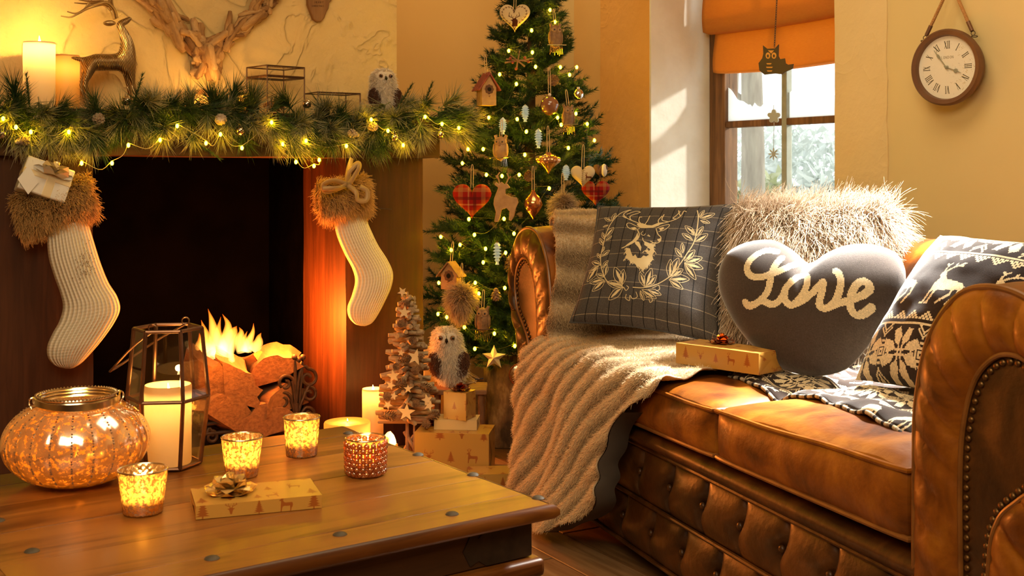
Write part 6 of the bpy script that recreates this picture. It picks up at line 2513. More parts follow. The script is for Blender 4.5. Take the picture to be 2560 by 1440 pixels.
# ------------------------------------------------------------------ feathered owls
M_owl = mat('cream_fluff', (0.78, 0.68, 0.54), rough=0.95)
M_owlfur = hair_mat('cream_feather_fluff', (0.72, 0.60, 0.46), (0.92, 0.86, 0.76), 0.35)
M_dkbrown = mat('dark_brown_bristle', (0.06, 0.025, 0.014), (0.13, 0.06, 0.03), rough=0.8, scale=60)
M_dkfur = hair_mat('dark_brown_bristles', (0.05, 0.02, 0.012), (0.17, 0.08, 0.05), 0.1)
M_tailfur = hair_mat('pale_brown_quills', (0.22, 0.13, 0.07), (0.55, 0.40, 0.25), 0.2)
M_eye = mat('amber_brown_eye', (0.16, 0.06, 0.02), rough=0.08, coat=1.0)
M_black = mat('black_gloss', (0.008, 0.006, 0.005), rough=0.12)


def owl(label, M, h, lean, seed):
    """body one continuous form; feathers, wings, eyes and beak are its parts. Local: faces -y"""
    t = thing('owl_figure', label, 'owl', M=M)
    s_ = np.linspace(0, 1, 40)
    rad = np.interp(s_, [0, .04, .15, .35, .55, .66, .74, .86, .95, 1.0], [0.0, .12, .21, .27, .255, .225, .225, .215, .13, 0.001])
    rad = np.convolve(np.r_[rad[:1].repeat(2), rad, rad[-1:].repeat(2)], np.ones(5) / 5, 'valid') * h
    rad[0] = rad[-1] = 0.0005
    n = 40
    th = np.linspace(0, 2 * PI, n, endpoint=False)
    cx_ = lean[0] * h * (s_ - 0.0) ** 1.2
    cy_ = lean[1] * h * s_
    A = np.stack([rad[:, None] * np.cos(th) + cx_[:, None], rad[:, None] * np.sin(th) * 0.92 + cy_[:, None], (s_ * h)[:, None] * np.ones(n)], -1)
    obj('body', G().grid(A, cv=True, flip=True), M_owl, t, sharp=0)
    Ac = np.concatenate([A, A[:, :1]], 1)
    N = normals(Ac)
    cen = np.stack([cx_[:, None] + 0 * Ac[..., 0], cy_[:, None] + 0 * Ac[..., 0], (s_ * h)[:, None] + 0 * Ac[..., 0]], -1)
    if ((Ac - cen) * N).sum() < 0:
        N = -N
    fur_on('fluff', Ac[1:-1], N[1:-1], 5200, h * 0.075, M_owlfur, t, lean=(0, 0, -0.5), lean_amt=0.7, K=4, rad=h * 0.0045, seed=seed, jitter=0.7, clump=0.3)
    hx, hy = lean[0] * h * 0.82, lean[1] * h * 0.82
    for sx in (-1, 1):
        e = np.array([hx + sx * 0.088 * h, hy - 0.190 * h, 0.825 * h])
        dcl = G().lathe([(0.0002, 0.0), (0.075 * h, 0.004 * h), (0.088 * h, 0.0)], 24, c=e + [0, -0.008 * h, 0], axis=basis((sx * 0.42, -1, 0.1)))
        obj('facial_disc', dcl, M_owl, t)
        obj('eye', G().ball(e + np.array([sx * 0.012 * h, -0.032 * h, 0]), 0.042 * h, 14, 10), M_eye, t)
        obj('pupil', G().ball(e + np.array([sx * 0.020 * h, -0.062 * h, 0]), 0.021 * h, 10, 8), M_black, t)
        # wing of dark bristles
        wc = np.array([lean[0] * h * .4 + sx * 0.20 * h, lean[1] * h * 0.4 - 0.11 * h, 0.40 * h])
        w = G().ball(wc, (0.10 * h, 0.12 * h, 0.19 * h), 16, 12, rot=np.array(Matrix.Rotation(R(sx * 14), 3, 'Y')))
        ow = obj('wing', w, M_dkbrown, t)
        ph = np.linspace(0.1, PI - 0.1, 14)
        tt = np.linspace(0, 2 * PI, 20)
        Wg = np.stack([np.sin(ph)[:, None] * np.cos(tt) * .10 * h, np.sin(ph)[:, None] * np.sin(tt) * .12 * h, np.cos(ph)[:, None] * np.ones(20) * .19 * h], -1)
        Wg = Wg @ np.array(Matrix.Rotation(R(sx * 14), 3, 'Y')).T + wc
        Nw = Wg - wc
        Nw /= np.linalg.norm(Nw, axis=-1, keepdims=True)
        fur_on('bristles', Wg, Nw, 1500, h * 0.05, M_dkfur, ow, lean=(0, 0, -1), lean_amt=0.8, K=3, rad=h * 0.005, seed=seed + 3)
    r_ = np.random.RandomState(seed + 9)
    nq = 240
    base = np.c_[r_.uniform(-.16, .16, nq) * h + lean[0] * h * .15, r_.uniform(0.02, 0.2, nq) * h, r_.uniform(0.10, 0.3, nq) * h]
    dirs = np.c_[r_.randn(nq) * .22 - lean[0] * 6, r_.uniform(0.2, 0.6, nq), -r_.uniform(0.5, 0.75, nq)]
    ln = h * r_.uniform(0.2, 0.4, nq)
    k5 = np.linspace(0, 1, 4)
    q = base[:, None] + dirs[:, None] * (ln[:, None] * k5)[..., None]
    q[..., 2] = np.maximum(q[..., 2], 0.004)
    curves('tail_quills', q, h * 0.011 * (1 - 0.6 * k5), M_tailfur, t)
    obj('beak', G().tube([(hx, hy - 0.215 * h, 0.80 * h), (hx, hy - 0.255 * h, 0.775 * h), (hx, hy - 0.255 * h, 0.735 * h)], [0.03 * h, 0.026 * h, 0.004 * h], 8), M_black, t)
    return t


p = onmantel(962, 3.775)
owl('white owl with brown wing sitting on the right end of the mantel', ROOM @ Matrix.Translation(p) @ Matrix.Rotation(R(-8), 4, 'Z'), 0.172, (-0.05, 0.0), 3)

# ================================================================== needles
def needles(g, base, dirs, ln, r, tvals):
    """thin three-sided needles; tvals: frost amount at the tip"""
    n = len(base)
    d = dirs / np.linalg.norm(dirs, axis=1, keepdims=True)
    ref = np.where(np.abs(d[:, 2:3]) < 0.9, np.array([[0, 0, 1.0]]), np.array([[1.0, 0, 0]]))
    x = np.cross(ref, d)
    x /= np.linalg.norm(x, axis=1, keepdims=True)
    y = np.cross(d, x)
    V = np.zeros((n, 4, 3))
    for k in range(3):
        a = k * 2 * PI / 3
        V[:, k] = base + (x * math.cos(a) + y * math.sin(a)) * r
    V[:, 3] = base + d * np.asarray(ln)[:, None]
    a = np.zeros((n, 4))
    a[:, 3] = tvals
    i = np.arange(n)[:, None] * 4
    T = np.concatenate([i + [0, 1, 3], i + [1, 2, 3], i + [2, 0, 3]])
    g.add(V.reshape(-1, 3), tris=T, a=a.reshape(-1))
    return g


M_needle = attr_mat('pine_green_needles', [(0.0, (0.020, 0.050, 0.012)), (0.55, (0.075, 0.135, 0.030)), (1.0, (0.42, 0.40, 0.22))], rough=0.5, spec=0.4, trans=0.18)
M_needle_f = attr_mat('frosted_needles', [(0.0, (0.05, 0.08, 0.02)), (0.5, (0.36, 0.34, 0.18)), (1.0, (0.80, 0.74, 0.56))], rough=0.7, trans=0.18)
M_twig = mat('brown_twig', (0.10, 0.05, 0.02), rough=0.9)
rs = np.random.RandomState(31)


def pine_sprig(seed, n, L_, spread, tip, m, r=0.0012):
    r_ = np.random.RandomState(seed)
    f = r_.rand(n)
    stem = L_ * 0.55
    base = np.c_[np.zeros(n), np.zeros(n), f * stem]
    a = r_.uniform(0, 2 * PI, n)
    th = np.radians(r_.uniform(spread[0], spread[1], n)) * (1.0 - 0.35 * f)
    d = np.c_[np.cos(a) * np.sin(th), np.sin(a) * np.sin(th), np.cos(th)]
    g = needles(G(), base, d, L_ * r_.uniform(0.6, 1.0, n), r, tip * r_.uniform(0.4, 1.0, n))
    g.tube([(0, 0, -0.02), (0, 0, stem)], [0.0018, 0.0012], 5, a=0.3)
    me = g.mesh('pine_sprig', 0, smooth=False)
    me.materials.append(m)
    return me


SPR = [pine_sprig(1, 105, 0.088, (12, 70), 0.55, M_needle), pine_sprig(2, 95, 0.080, (10, 60), 0.65, M_needle), pine_sprig(3, 90, 0.095, (15, 75), 0.5, M_needle),
       pine_sprig(4, 85, 0.085, (10, 62), 1.0, M_needle_f, 0.0015), pine_sprig(5, 90, 0.078, (15, 75), 1.0, M_needle_f, 0.0014)]


def fir_twig(g, p0, d0, L_, nl, r_, dens=900, tip=0.4, droop=0.0, width=0.0008):
    """one stem with short needles all round"""
    n = max(14, int(L_ * dens))
    f = r_.rand(n) ** 0.9
    d0 = d0 / np.linalg.norm(d0)
    B = basis(d0)
    a = r_.uniform(0, 2 * PI, n)
    th = np.radians(r_.uniform(35, 62, n)) * (1 - 0.5 * f ** 4)
    loc = np.c_[np.cos(a) * np.sin(th), np.sin(a) * np.sin(th), np.cos(th)]
    base = p0 + d0 * (f * L_)[:, None]
    base[:, 2] -= droop * (f * L_) ** 2
    needles(g, base, loc @ B.T, nl * r_.uniform(0.7, 1.1, n), width, tip * r_.uniform(0.2, 1.0, n) * (0.4 + 0.6 * f))
    e = p0 + d0 * L_
    e = e - np.array([0, 0, droop * L_ ** 2])
    g.tube([p0, (p0 + e) / 2 + np.array([0, 0, droop * L_ ** 2 * 0.25]), e], [0.0022, 0.0016, 0.0008], 5, a=0.3)
    return e


fs = []
for k in range(2):
    r_ = np.random.RandomState(60 + k)
    g = G()
    fir_twig(g, np.zeros(3), np.array([0, 0, 1.0]), 0.11, 0.014, r_, 1600, 0.3)
    me = g.mesh('fir_sprig', 0, smooth=False)
    me.materials.append(M_needle)
    fs.append(me)

# ------------------------------------------------------------------ garland on the mantel
gar = thing('pine_garland', 'frosted pine garland lying along the front of the mantel', 'garland', M=ROOM)
gx_ = np.linspace(0.16, 1.90, 60)
gpath = np.c_[gx_, 3.655 + 0.012 * np.sin(gx_ * 9), 1.105 + 0.012 * np.sin(gx_ * 7 + 1)]
gpath[:, 2] -= 0.035 * np.clip((gx_ - 1.80) / 0.1, 0, 1)
obj('vine', G().tube(gpath, 0.007, 8), M_twig, gar)
NSP = 250
for i in range(NSP):
    f = (i + rs.rand()) / NSP
    c = np.array([np.interp(f, np.linspace(0, 1, 60), gpath[:, k]) for k in range(3)])
    ang = rs.uniform(-2.7, 1.6)              # up-back round the front to down
    d = np.array([rs.randn() * 0.75, -abs(math.cos(ang * 0.55)) * rs.uniform(0.15, 0.9), math.sin(ang) * 1.15 + rs.randn() * 0.25 - 0.12])
    if c[0] > 1.78:
        d[0] = abs(d[0]) + 0.4
    d /= np.linalg.norm(d)
    st = c + np.array([rs.randn() * 0.02, -abs(rs.randn()) * 0.018, rs.randn() * 0.026])
    if d[1] > -0.1 and st[2] < 1.13:
        d[1] = -0.25
    kk = rs.choice(5, p=[.24, .20, .16, .21, .19])
    if d[2] < -0.3 and rs.rand() < 0.4:
        kk = 3 + rs.randint(2)
    o = link('pine_sprig', SPR[kk], gar)
    o.matrix_local = M4(basis(d, rs.randn(3)), st) @ Matrix.Scale(rs.uniform(0.8, 1.15), 4)
for (u, v, du, dv) in ((515, 272, 1.0, 0.5), (525, 280, 1.0, 0.25), (75, 275, -0.1, 0.5), (985, 285, 0.25, 0.6), (470, 340, 0.6, -0.5), (820, 330, 0.7, -0.4), (330, 275, 0.1, 0.6), (1050, 285, 0.1, 0.6)):
    c = hit(u, v, ROOM, 1, 3.66)
    o = link('fir_sprig', fs[rs.randint(2)], gar)
    o.matrix_local = M4(basis((du, -0.35, dv)), c) @ Matrix.Scale(1.1, 4)
# bells
M_bell = mat('silver_jingle_bell', (0.72, 0.62, 0.50), (0.82, 0.74, 0.62), rough=0.18, metal=1.0, scale=40)


def bell(u, v, ly, label):
    c = hit(u, v, ROOM, 1, ly)
    t = thing('jingle_bell', label, 'bell', M=ROOM @ Matrix.Translation(c), group='jingle bells in the garland')
    obj('shell', G().ball((0, 0, 0), 0.0145, 18, 12), M_bell, t)
    for a in (35, -35):
        e = np.array([[0.0148 * math.cos(w) * math.cos(R(a)), -0.0148 * abs(math.sin(w)), 0.0148 * math.cos(w) * math.sin(R(a))] for w in np.linspace(0, PI, 16)])
        obj('slot', G().tube(e, 0.0009, 5), M_black, t)
    e = np.array([[0.004 * math.cos(w), 0, 0.0175 + 0.004 * math.sin(w)] for w in np.linspace(0, 2 * PI, 12, endpoint=False)])
    obj('loop', G().tube(e, 0.001, 5, closed=True), M_bell, t)


for u, v, ly, lab in ((316, 252, 3.655, 'silver jingle bell in the garland below the stag statue'), (767, 260, 3.655, 'silver jingle bell in the garland between the two glass boxes'), (600, 327, 3.595, 'silver jingle bell in the garland below the mantel votive'),
                      (986, 343, 3.60, 'silver jingle bell in the garland below the mantel owl'), (1101, 336, 3.60, 'silver jingle bell at the right tip of the garland'), (4, 335, 3.60, 'silver jingle bell at the left edge of the garland')):
    bell(u, v, ly, lab)
for i, (u, v, ly, lab) in enumerate(((245, 300, 3.60, 'frosted pine cone in the garland below the stag'), (55, 352, 3.59, 'frosted pine cone low in the garland, at its left end'), (550, 300, 3.60, 'frosted pine cone in the garland below the squat candle'),
                                     (885, 335, 3.60, 'frosted pine cone in the garland below the low glass box'), (95, 305, 3.60, 'frosted pine cone in the garland under the pillar candle'), (930, 318, 3.595, 'frosted pine cone in the garland near the mantel owl'))):
    pine_cone(lab, ROOM @ Matrix.Translation(hit(u, v, ROOM, 1, ly)) @ Matrix.Rotation(i * 1.3, 4, 'Z') @ Matrix.Rotation(R(75), 4, 'X'), 1.0, i % 2, True, 'pine cones in the garland')

# fairy lights
M_bulb = emit_mat('warm_fairy_bulb', (1.0, 0.58, 0.0035), 210.0)
M_cable = mat('clear_light_wire', (0.30, 0.28, 0.18), rough=0.4)
M_cable_d = mat('dark_light_wire', (0.03, 0.035, 0.02), rough=0.5)
BULB = G().ball((0, 0, 0), (0.0048, 0.0048, 0.0066), 10, 8).mesh('bulb')
BULB.materials.append(M_bulb)


def light_string(name, label, pts, cable, sag, seed):
    t = thing(name, label, 'lights')
    r_ = np.random.RandomState(seed)
    for p in pts:
        o = link('bulb', BULB, t)
        o.location = p
    g = G()
    for a, b_ in zip(pts[:-1], pts[1:]):
        a, b_ = np.array(a), np.array(b_)
        if np.linalg.norm(b_ - a) < 0.45:
            md = (a + b_) / 2 + np.array([0, 0.02, -sag]) + r_.randn(3) * 0.006
            g.tube(spline([a + [0, 0, 0.007], md, b_ + [0, 0, 0.007]], 8), 0.0010, 4, caps=False)
    o = obj('wire', g, cable, t)
    return t


gb = [(8, 297), (40, 318), (77, 330), (172, 330), (204, 408), (280, 408), (321, 363), (400, 350), (443, 315), (515, 358), (551, 336), (605, 370), (679, 306), (707, 360), (740, 405), (785, 415), (798, 400), (765, 352), (866, 365), (928, 299), (970, 327), (1008, 363), (1063, 292), (1105, 310), (1147, 320)]
light_string('fairy_lights', 'string of warm fairy lights wound through the mantel garland', [tuple(wpos(hit(u, v, ROOM, 1, 3.575))) for u, v in gb], M_cable, 0.012, 4)

# ------------------------------------------------------------------ stockings
M_knit = None
m, nt, out = new_mat('cream_rib_knit')
b = nd(nt, 'ShaderNodeBsdfPrincipled', Roughness=0.95)
b.inputs['Base Color'].default_value = (0.78, 0.68, 0.50, 1)
uvn = nd(nt, 'ShaderNodeUVMap', uv_map='UVMap')
w1 = nd(nt, 'ShaderNodeTexWave', Scale=4.4, Distortion=0.15)
w1.bands_direction = 'X'
w2 = nd(nt, 'ShaderNodeTexWave', Scale=7.6)
w2.bands_direction = 'Y'
for w_ in (w1, w2):
    nt.links.new(uvn.outputs[0], w_.inputs['Vector'])
mm = nd(nt, 'ShaderNodeMath', operation='MULTIPLY_ADD')
mm.inputs[1].default_value = 0.18
nt.links.new(w2.outputs['Fac'], mm.inputs[0])
nt.links.new(w1.outputs['Fac'], mm.inputs[2])
bp_ = nd(nt, 'ShaderNodeBump', Strength=0.8, Distance=0.004)
nt.links.new(mm.outputs[0], bp_.inputs['Height'])
nt.links.new(bp_.outputs['Normal'], b.inputs['Normal'])
nt.links.new(ramp(nt, mm.outputs[0], [(0.1, (0.70, 0.60, 0.42)), (0.9, (0.92, 0.85, 0.70))]), b.inputs['Base Color'])
nt.links.new(b.outputs[0], out.inputs['Surface'])
M_knit = m
M_knit2 = mat('cream_seam', (0.62, 0.52, 0.36), rough=0.95)
M_cufffur = hair_mat('golden_brown_fur', (0.30, 0.15, 0.04), (0.78, 0.52, 0.22), 0.3)
M_cuffbase = mat('brown_fur_backing', (0.30, 0.16, 0.05), rough=0.95)
M_spark = mat('silver_sequin', (0.8, 0.8, 0.78), rough=0.15, metal=1.0)
M_ribbon = mat('gold_mesh_ribbon', (0.55, 0.38, 0.17), rough=0.45, trans=0.35, metal=0.2)


def stocking(label, left, right, cuff, ly, spark, seed):
    t = thing('christmas_stocking', label, 'stocking', M=ROOM)
    n = 90
    lc, rc_ = spline(left, n), spline(right, n)
    th = np.linspace(0, 2 * PI, 40, endpoint=False)
    A, UV = [], []
    arc = 0.0
    for i in range(n):
        L3, R3 = hit(*lc[i], ROOM, 1, ly), hit(*rc_[i], ROOM, 1, ly)
        c_, h_ = (L3 + R3) / 2, (R3 - L3) / 2
        w_ = np.linalg.norm(h_)
        dp = 0.50 * min(w_, 0.075) + 0.004
        A.append([c_ + h_ * math.cos(a) + np.array([0, -dp * (1.0 if math.sin(a) > 0 else 0.55) * math.sin(a), 0]) for a in th])
        if i:
            arc += np.linalg.norm((lc[i] + rc_[i] - lc[i - 1] - rc_[i - 1]) / 2) / 200
        UV.append([(0.5 - 0.5 * math.cos(a) * (w_ / 0.06) ** 0.0, arc) for a in th])
    A = np.array(A)
    A[-1] = A[-1].mean(0) * 0.85 + A[-1] * 0.15
    g = G().grid(A, cv=True, uv=np.array(UV), flip=True)
    obj('sock', g, M_knit, t, sharp=0)
    seams = np.array([A[i, 0] for i in range(n)])
    obj('seam', G().tube(seams, 0.0016, 5), M_knit2, t)
    sp, ol = (lc + rc_) / 2, np.r_[lc, rc_[::-1]]
    # fur cuff
    cl = spline(cuff, 30)
    tn = np.gradient(cl, axis=0)
    C3 = np.array([hit(u, v, ROOM, 1, ly) for u, v in cl])
    th = np.linspace(0, 2 * PI, 28)
    hw = 44 / 780
    A = []
    for i in range(30):
        dn = np.array([0.22 if seed == 1 else 0.12, 0, -1.0])
        dn /= np.linalg.norm(dn)
        A.append([C3[i] + dn * hw * math.cos(w) + np.array([0, -1, 0]) * (0.038 * math.sin(w) if math.sin(w) > 0 else 0.02 * math.sin(w)) * math.sin(PI * min(1, max(0, (i + 1.5) / 32))) ** 0.5 for w in th])
    A = np.array(A)
    N = normals(A)
    cc_ = A.mean(1, keepdims=True)
    if ((A - cc_) * N).sum() < 0:
        N = -N
    oc = obj('cuff', G().grid(A), M_cuffbase, t, sharp=0)
    fur_on('cuff_fur', A, N, 11000, 0.026, M_cufffur, oc, lean=(0.1, -0.1, -0.5), lean_amt=0.55, K=5, rad=0.0009, seed=seed, clump=0.7, jitter=0.6)
    # sequins
    r_ = np.random.RandomState(seed)
    g = G()
    for (u, v) in r_.randn(90, 2) * [16, 26] + spark:
        q = hit(u, v, ROOM, 1, ly)
        near = np.argmin(np.linalg.norm(sp - [u, v], axis=1))
        x_ = np.linalg.norm(sp[near] - [u, v]) / max(1.0, np.linalg.norm(lc[near] - rc_[near]) / 2)
        if x_ > 0.8:
            continue
        q[1] = ly - (0.50 * min(np.linalg.norm(lc[near] - rc_[near]) / 1560, 0.075) + 0.004) * math.sqrt(max(0, 1 - min(x_, 0.95) ** 2)) - 0.001
        g.ball(q, 0.0016, 6, 4)
    obj('sequins', g, M_spark, t, stuff=True)
    return t


ll = [(116, 575), (121, 640), (135, 690), (151, 735), (157, 768), (148, 803), (131, 834), (118, 866), (120, 894), (138, 914), (165, 922)]
lr_ = [(216, 545), (236, 612), (252, 662), (270, 706), (292, 742), (299, 774), (284, 808), (256, 848), (229, 880), (204, 906), (182, 920)]
stocking('cream knitted stocking hanging at the left of the fire, stuffed with a wrapped gift', ll, lr_, [(40, 548), (80, 530), (130, 520), (180, 505), (232, 485)], 3.615, (205, 660), 1)
rl_ = [(832, 535), (841, 585), (860, 632), (881, 672), (888, 703), (880, 738), (869, 768), (872, 792), (886, 809), (902, 815)]
rr_ = [(907, 530), (924, 570), (944, 612), (968, 650), (981, 682), (977, 716), (960, 755), (944, 786), (930, 806), (915, 814)]
stocking('cream knitted stocking hanging at the right of the fire with a gold ribbon bow', rl_, rr_, [(796, 500), (825, 502), (855, 498), (890, 492), (918, 482)], 3.615, (898, 610), 2)


def ribbon(t, paths, ly, w, m, off=0.0):
    for pts in paths:
        c = spline([hit(u, v, ROOM, 1, ly - o_) for (u, v, o_) in pts], 36)
        tn = np.gradient(c, axis=0)
        tn /= np.linalg.norm(tn, axis=1, keepdims=True)
        sd = np.cross(tn, np.array([0.15, 1.0, 0.1]))
        sd = sd / (np.linalg.norm(sd, axis=1, keepdims=True) + 1e-9)
        tw = np.linspace(0, 1, 36)[:, None]
        sd = sd + np.array([0, 1, 0]) * 0.5 * np.sin(tw * 4)
        o = obj('ribbon_loop', G().grid(np.stack([c - sd * w / 2, c, c + sd * w / 2], 1)), m, t, sharp=0)
        o.modifiers.new('thick', 'SOLIDIFY').thickness = 0.0008


bwR = thing('ribbon_bow', 'gold mesh ribbon bow tied at the top of the right stocking', 'bow', M=ROOM)
ribbon(bwR, [[(868, 462, .05), (872, 430, .06), (895, 408, .06), (898, 420, .07), (880, 450, .06), (868, 464, .05)], [(868, 462, .05), (835, 452, .07), (808, 462, .07), (815, 478, .06), (845, 472, .06), (868, 463, .05)],
               [(868, 462, .055), (890, 480, .08), (895, 500, .08), (915, 500, .075), (918, 478, .07), (900, 466, .065)], [(868, 462, .05), (850, 470, .07), (830, 472, .075), (806, 470, .07)], [(870, 462, .05), (872, 425, .02), (880, 395, .0)]], 3.60, 0.016, M_ribbon)

# gift poking out of the left stocking
M_goldfoil = mat('pale_gold_foil', (0.72, 0.58, 0.34), (0.82, 0.70, 0.46), rough=0.3, metal=0.3, scale=9, bump=0.4)
M_silverwrap = mat('silver_white_wrap', (0.72, 0.70, 0.66), (0.80, 0.78, 0.74), rough=0.3, metal=0.35, scale=6, bump=0.2)
c = hit(112, 452, ROOM, 1, 3.592)
gf = thing('present', 'silver wrapped gift with gold ribbon poking out of the left stocking', 'present', M=ROOM @ Matrix.Translation(c) @ Matrix.Rotation(R(20), 4, 'Y') @ Matrix.Rotation(R(-12), 4, 'X'))
obj('wrapped_box', G().box((0, 0, 0), (0.135, 0.05, 0.10)), M_silverwrap, gf, bev=0.004, smooth=False)
obj('ribbon_band', G().box((0.012, 0, 0), (0.028, 0.052, 0.102)), M_goldfoil, gf, bev=0.004, smooth=False)
obj('ribbon_band', G().box((0, 0, 0.006), (0.137, 0.0515, 0.020)), M_goldfoil, gf, bev=0.004, smooth=False)
bow(gf, np.array([0.012, -0.022, 0.012]), 0.060, M_goldfoil, 12)
fl2 = G()
tr_ = [(-0.06, -0.034, 0.02), (-0.02, -0.04, -0.02), (-0.035, -0.042, -0.062), (-0.075, -0.036, -0.03)]
obj('gift_tag', G().prism([(a, c_) for a, b_, c_ in tr_], 0.001, np.array([[1, 0, 0, 0], [0, 0, 1, -0.036], [0, 1, 0, 0], [0, 0, 0, 1.0]])), M_silverwrap, gf, smooth=False)
# ================================================================== christmas tree
TX, TY = 0.058, 4.30
TOPZT = 1.80


def tree_r(z):
    return np.interp(z, [0.20, 0.34, 0.46, 0.58, 0.70, 0.80, 0.92, 1.02, 1.15, 1.28, 1.42, 1.55, 1.70, TOPZT], [0.20, 0.34, 0.375, 0.375, 0.345, 0.335, 0.325, 0.28, 0.235, 0.195, 0.15, 0.095, 0.05, 0.0])


def tree_pt(u, v, out=0.0):
    """point on the front of the tree's cone seen at photo pixel (u, v)"""
    Y = TY - 0.2
    for _ in range(14):
        p = P(u, v, Y)
        r = float(tree_r(p[2])) + out
        dx = p[0] - TX - 0.025 * max(0, (p[2] - 1.0))
        Y = TY - math.sqrt(max(r * r - dx * dx, 0.0))
    return P(u, v, Y)


tree = thing('christmas_tree', 'green christmas tree hung with lights and ornaments in the corner', 'tree', (TX, TY, 0))
M_fir = attr_mat('fir_needles', [(0.0, (0.015, 0.042, 0.012)), (0.5, (0.045, 0.105, 0.030)), (1.0, (0.22, 0.26, 0.10))], rough=0.5, spec=0.4, trans=0.15)
M_fir2 = attr_mat('frosted_fir_needles', [(0.0, (0.03, 0.06, 0.02)), (0.5, (0.14, 0.17, 0.07)), (1.0, (0.55, 0.50, 0.28))], rough=0.6, trans=0.15)
BOUGH = {}
for L_ in (0.10, 0.16, 0.22, 0.28, 0.34):
    for var in range(3):
        r_ = np.random.RandomState(int(L_ * 100) + 100 * var)
        g = G()
        fir_twig(g, np.zeros(3), np.array([1.0, 0, 0.05]), L_, 0.025, r_, 900, 0.5, 0.35, 0.0012)
        nsub = int(3 + L_ * 30)
        for k in range(nsub):
            f = 0.22 + 0.72 * (k + r_.rand() * 0.6) / nsub
            sd = 1 if k % 2 else -1
            p0 = np.array([f * L_, 0, 0.05 * f * L_ - 0.35 * (f * L_) ** 2])
            d = np.array([0.75, sd * r_.uniform(0.5, 0.95), r_.uniform(-0.25, 0.55)])
            fir_twig(g, p0, d, min(0.12, (0.055 + 0.30 * L_ * (1 - f)) * r_.uniform(0.8, 1.15)), 0.025, r_, 900, 0.5, 0.0, 0.0012)
        me = g.mesh('bough', 0, smooth=False)
        me.materials.append(M_fir2 if var == 2 else M_fir)
        BOUGH.setdefault(L_, []).append(me)
obj('trunk', G().tube([(0, 0, 0.08), (0.0, 0, 0.6), (0.01, 0, 1.2), (0.02, 0, TOPZT + 0.05)], [0.03, 0.026, 0.018, 0.006], 10), M_twig, tree)
rs = np.random.RandomState(77)
NB = 298
zb = 0.26 + (TOPZT - 0.26) * (np.linspace(0, 1, NB) ** 1.25)
for i in range(NB):
    z = zb[i]
    a = i * 2.39996 + rs.randn() * 0.15
    # most boughs face the room; the side in the corner needs fewer
    if math.sin(a) > 0.55 and rs.rand() < 0.55:
        a = -a
    Rz = float(tree_r(z + 0.05)) * rs.uniform(0.86, 1.06)
    L_ = min(BOUGH, key=lambda q: abs(q - max(0.09, Rz * 0.92)))
    r0 = max(0.0, Rz - L_)
    if rs.rand() < 0.35 and Rz > 0.2:
        L_ = 0.16
        r0 = Rz - 0.15
    o = link('bough', BOUGH[L_][rs.randint(3)], tree)
    tilt = R(rs.uniform(-4, 26))
    o.matrix_local = Matrix.Translation((0.025 * max(0, z - 1.0) + r0 * math.cos(a), r0 * math.sin(a), z)) @ Matrix.Rotation(a, 4, 'Z') @ Matrix.Rotation(-tilt, 4, 'Y') @ Matrix.Rotation(rs.uniform(-.5, .5), 4, 'X')
tb_ = [(1375, 25), (1388, 55), (1329, 76), (1272, 127), (1331, 131), (1339, 167), (1401, 168), (1442, 168), (1424, 187), (1249, 186), (1291, 210), (1222, 294), (1293, 298), (1316, 329), (1394, 294), (1403, 312), (1440, 284), (1468, 310), (1486, 351), (1421, 370), (1312, 387), (1208, 373), (1170, 373), (1156, 408), (1216, 437), (1255, 440), (1298, 437), (1373, 471),
       (1285, 584), (1260, 547), (1186, 587), (1102, 592), (1128, 625), (1150, 612), (1214, 622), (1208, 656), (1264, 632), (1262, 720), (1188, 707), (1197, 734), (1097, 707), (1160, 767), (1095, 785), (1117, 793), (1161, 818), (1236, 834), (1187, 872), (1287, 865), (1435, 535), (1172, 548)]
light_string('fairy_lights', 'string of warm fairy lights wound round the christmas tree', [tuple(tree_pt(u, v, 0.022)) for u, v in tb_], M_cable_d, 0.014, 8)

# ------------------------------------------------------------------ ornaments
M_owood = mat('ornament_wood', (0.34, 0.18, 0.07), (0.50, 0.30, 0.13), rough=0.7, scale=40, bump=0.3)
M_odark = mat('ornament_dark_wood', (0.20, 0.10, 0.04), (0.34, 0.19, 0.08), rough=0.7, scale=60, bump=0.5)
M_ocream = mat('cream_felt', (0.76, 0.66, 0.48), (0.82, 0.73, 0.56), rough=0.9, scale=50)
M_ored = mat('dark_red_roof', (0.22, 0.035, 0.02), (0.34, 0.07, 0.035), rough=0.6, scale=60, bump=0.5)
M_obrown = mat('brown_print', (0.12, 0.05, 0.02), rough=0.8)
M_twine = mat('pale_twine', (0.62, 0.42, 0.20), rough=0.8)
M_cu = mat('copper_glass', (0.62, 0.24, 0.10), (0.75, 0.36, 0.16), rough=0.14, metal=0.9, scale=30)
M_cu2 = mat('ridged_copper', (0.55, 0.25, 0.11), (0.80, 0.48, 0.26), rough=0.2, metal=0.85, scale=160)
M_acorn = mat('brown_swirl_glass', (0.10, 0.030, 0.014), (0.32, 0.13, 0.06), rough=0.10, coat=1.0, scale=22, stretch=(1, 1, .3))
M_ice = mat('icy_glitter', (0.55, 0.66, 0.66), (0.90, 0.94, 0.92), rough=0.2, scale=120, trans=0.4, emit=(0.55, 0.85, 0.9), estr=0.12)
M_silver = mat('silver_glass', (0.75, 0.76, 0.76), rough=0.1, metal=1.0)
M_bead = mat('pearl_bead', (0.8, 0.7, 0.55), rough=0.3)


def hang(t, top, up=0.05):
    e = [(top[0] - 0.004, top[1], top[2]), (top[0] - 0.003, top[1] + 0.012, top[2] + up), (top[0] + 0.003, top[1] + 0.012, top[2] + up), (top[0] + 0.004, top[1], top[2])]
    obj('hanging_loop', G().tube(spline(e, 14), 0.0012, 5), M_twine, t)


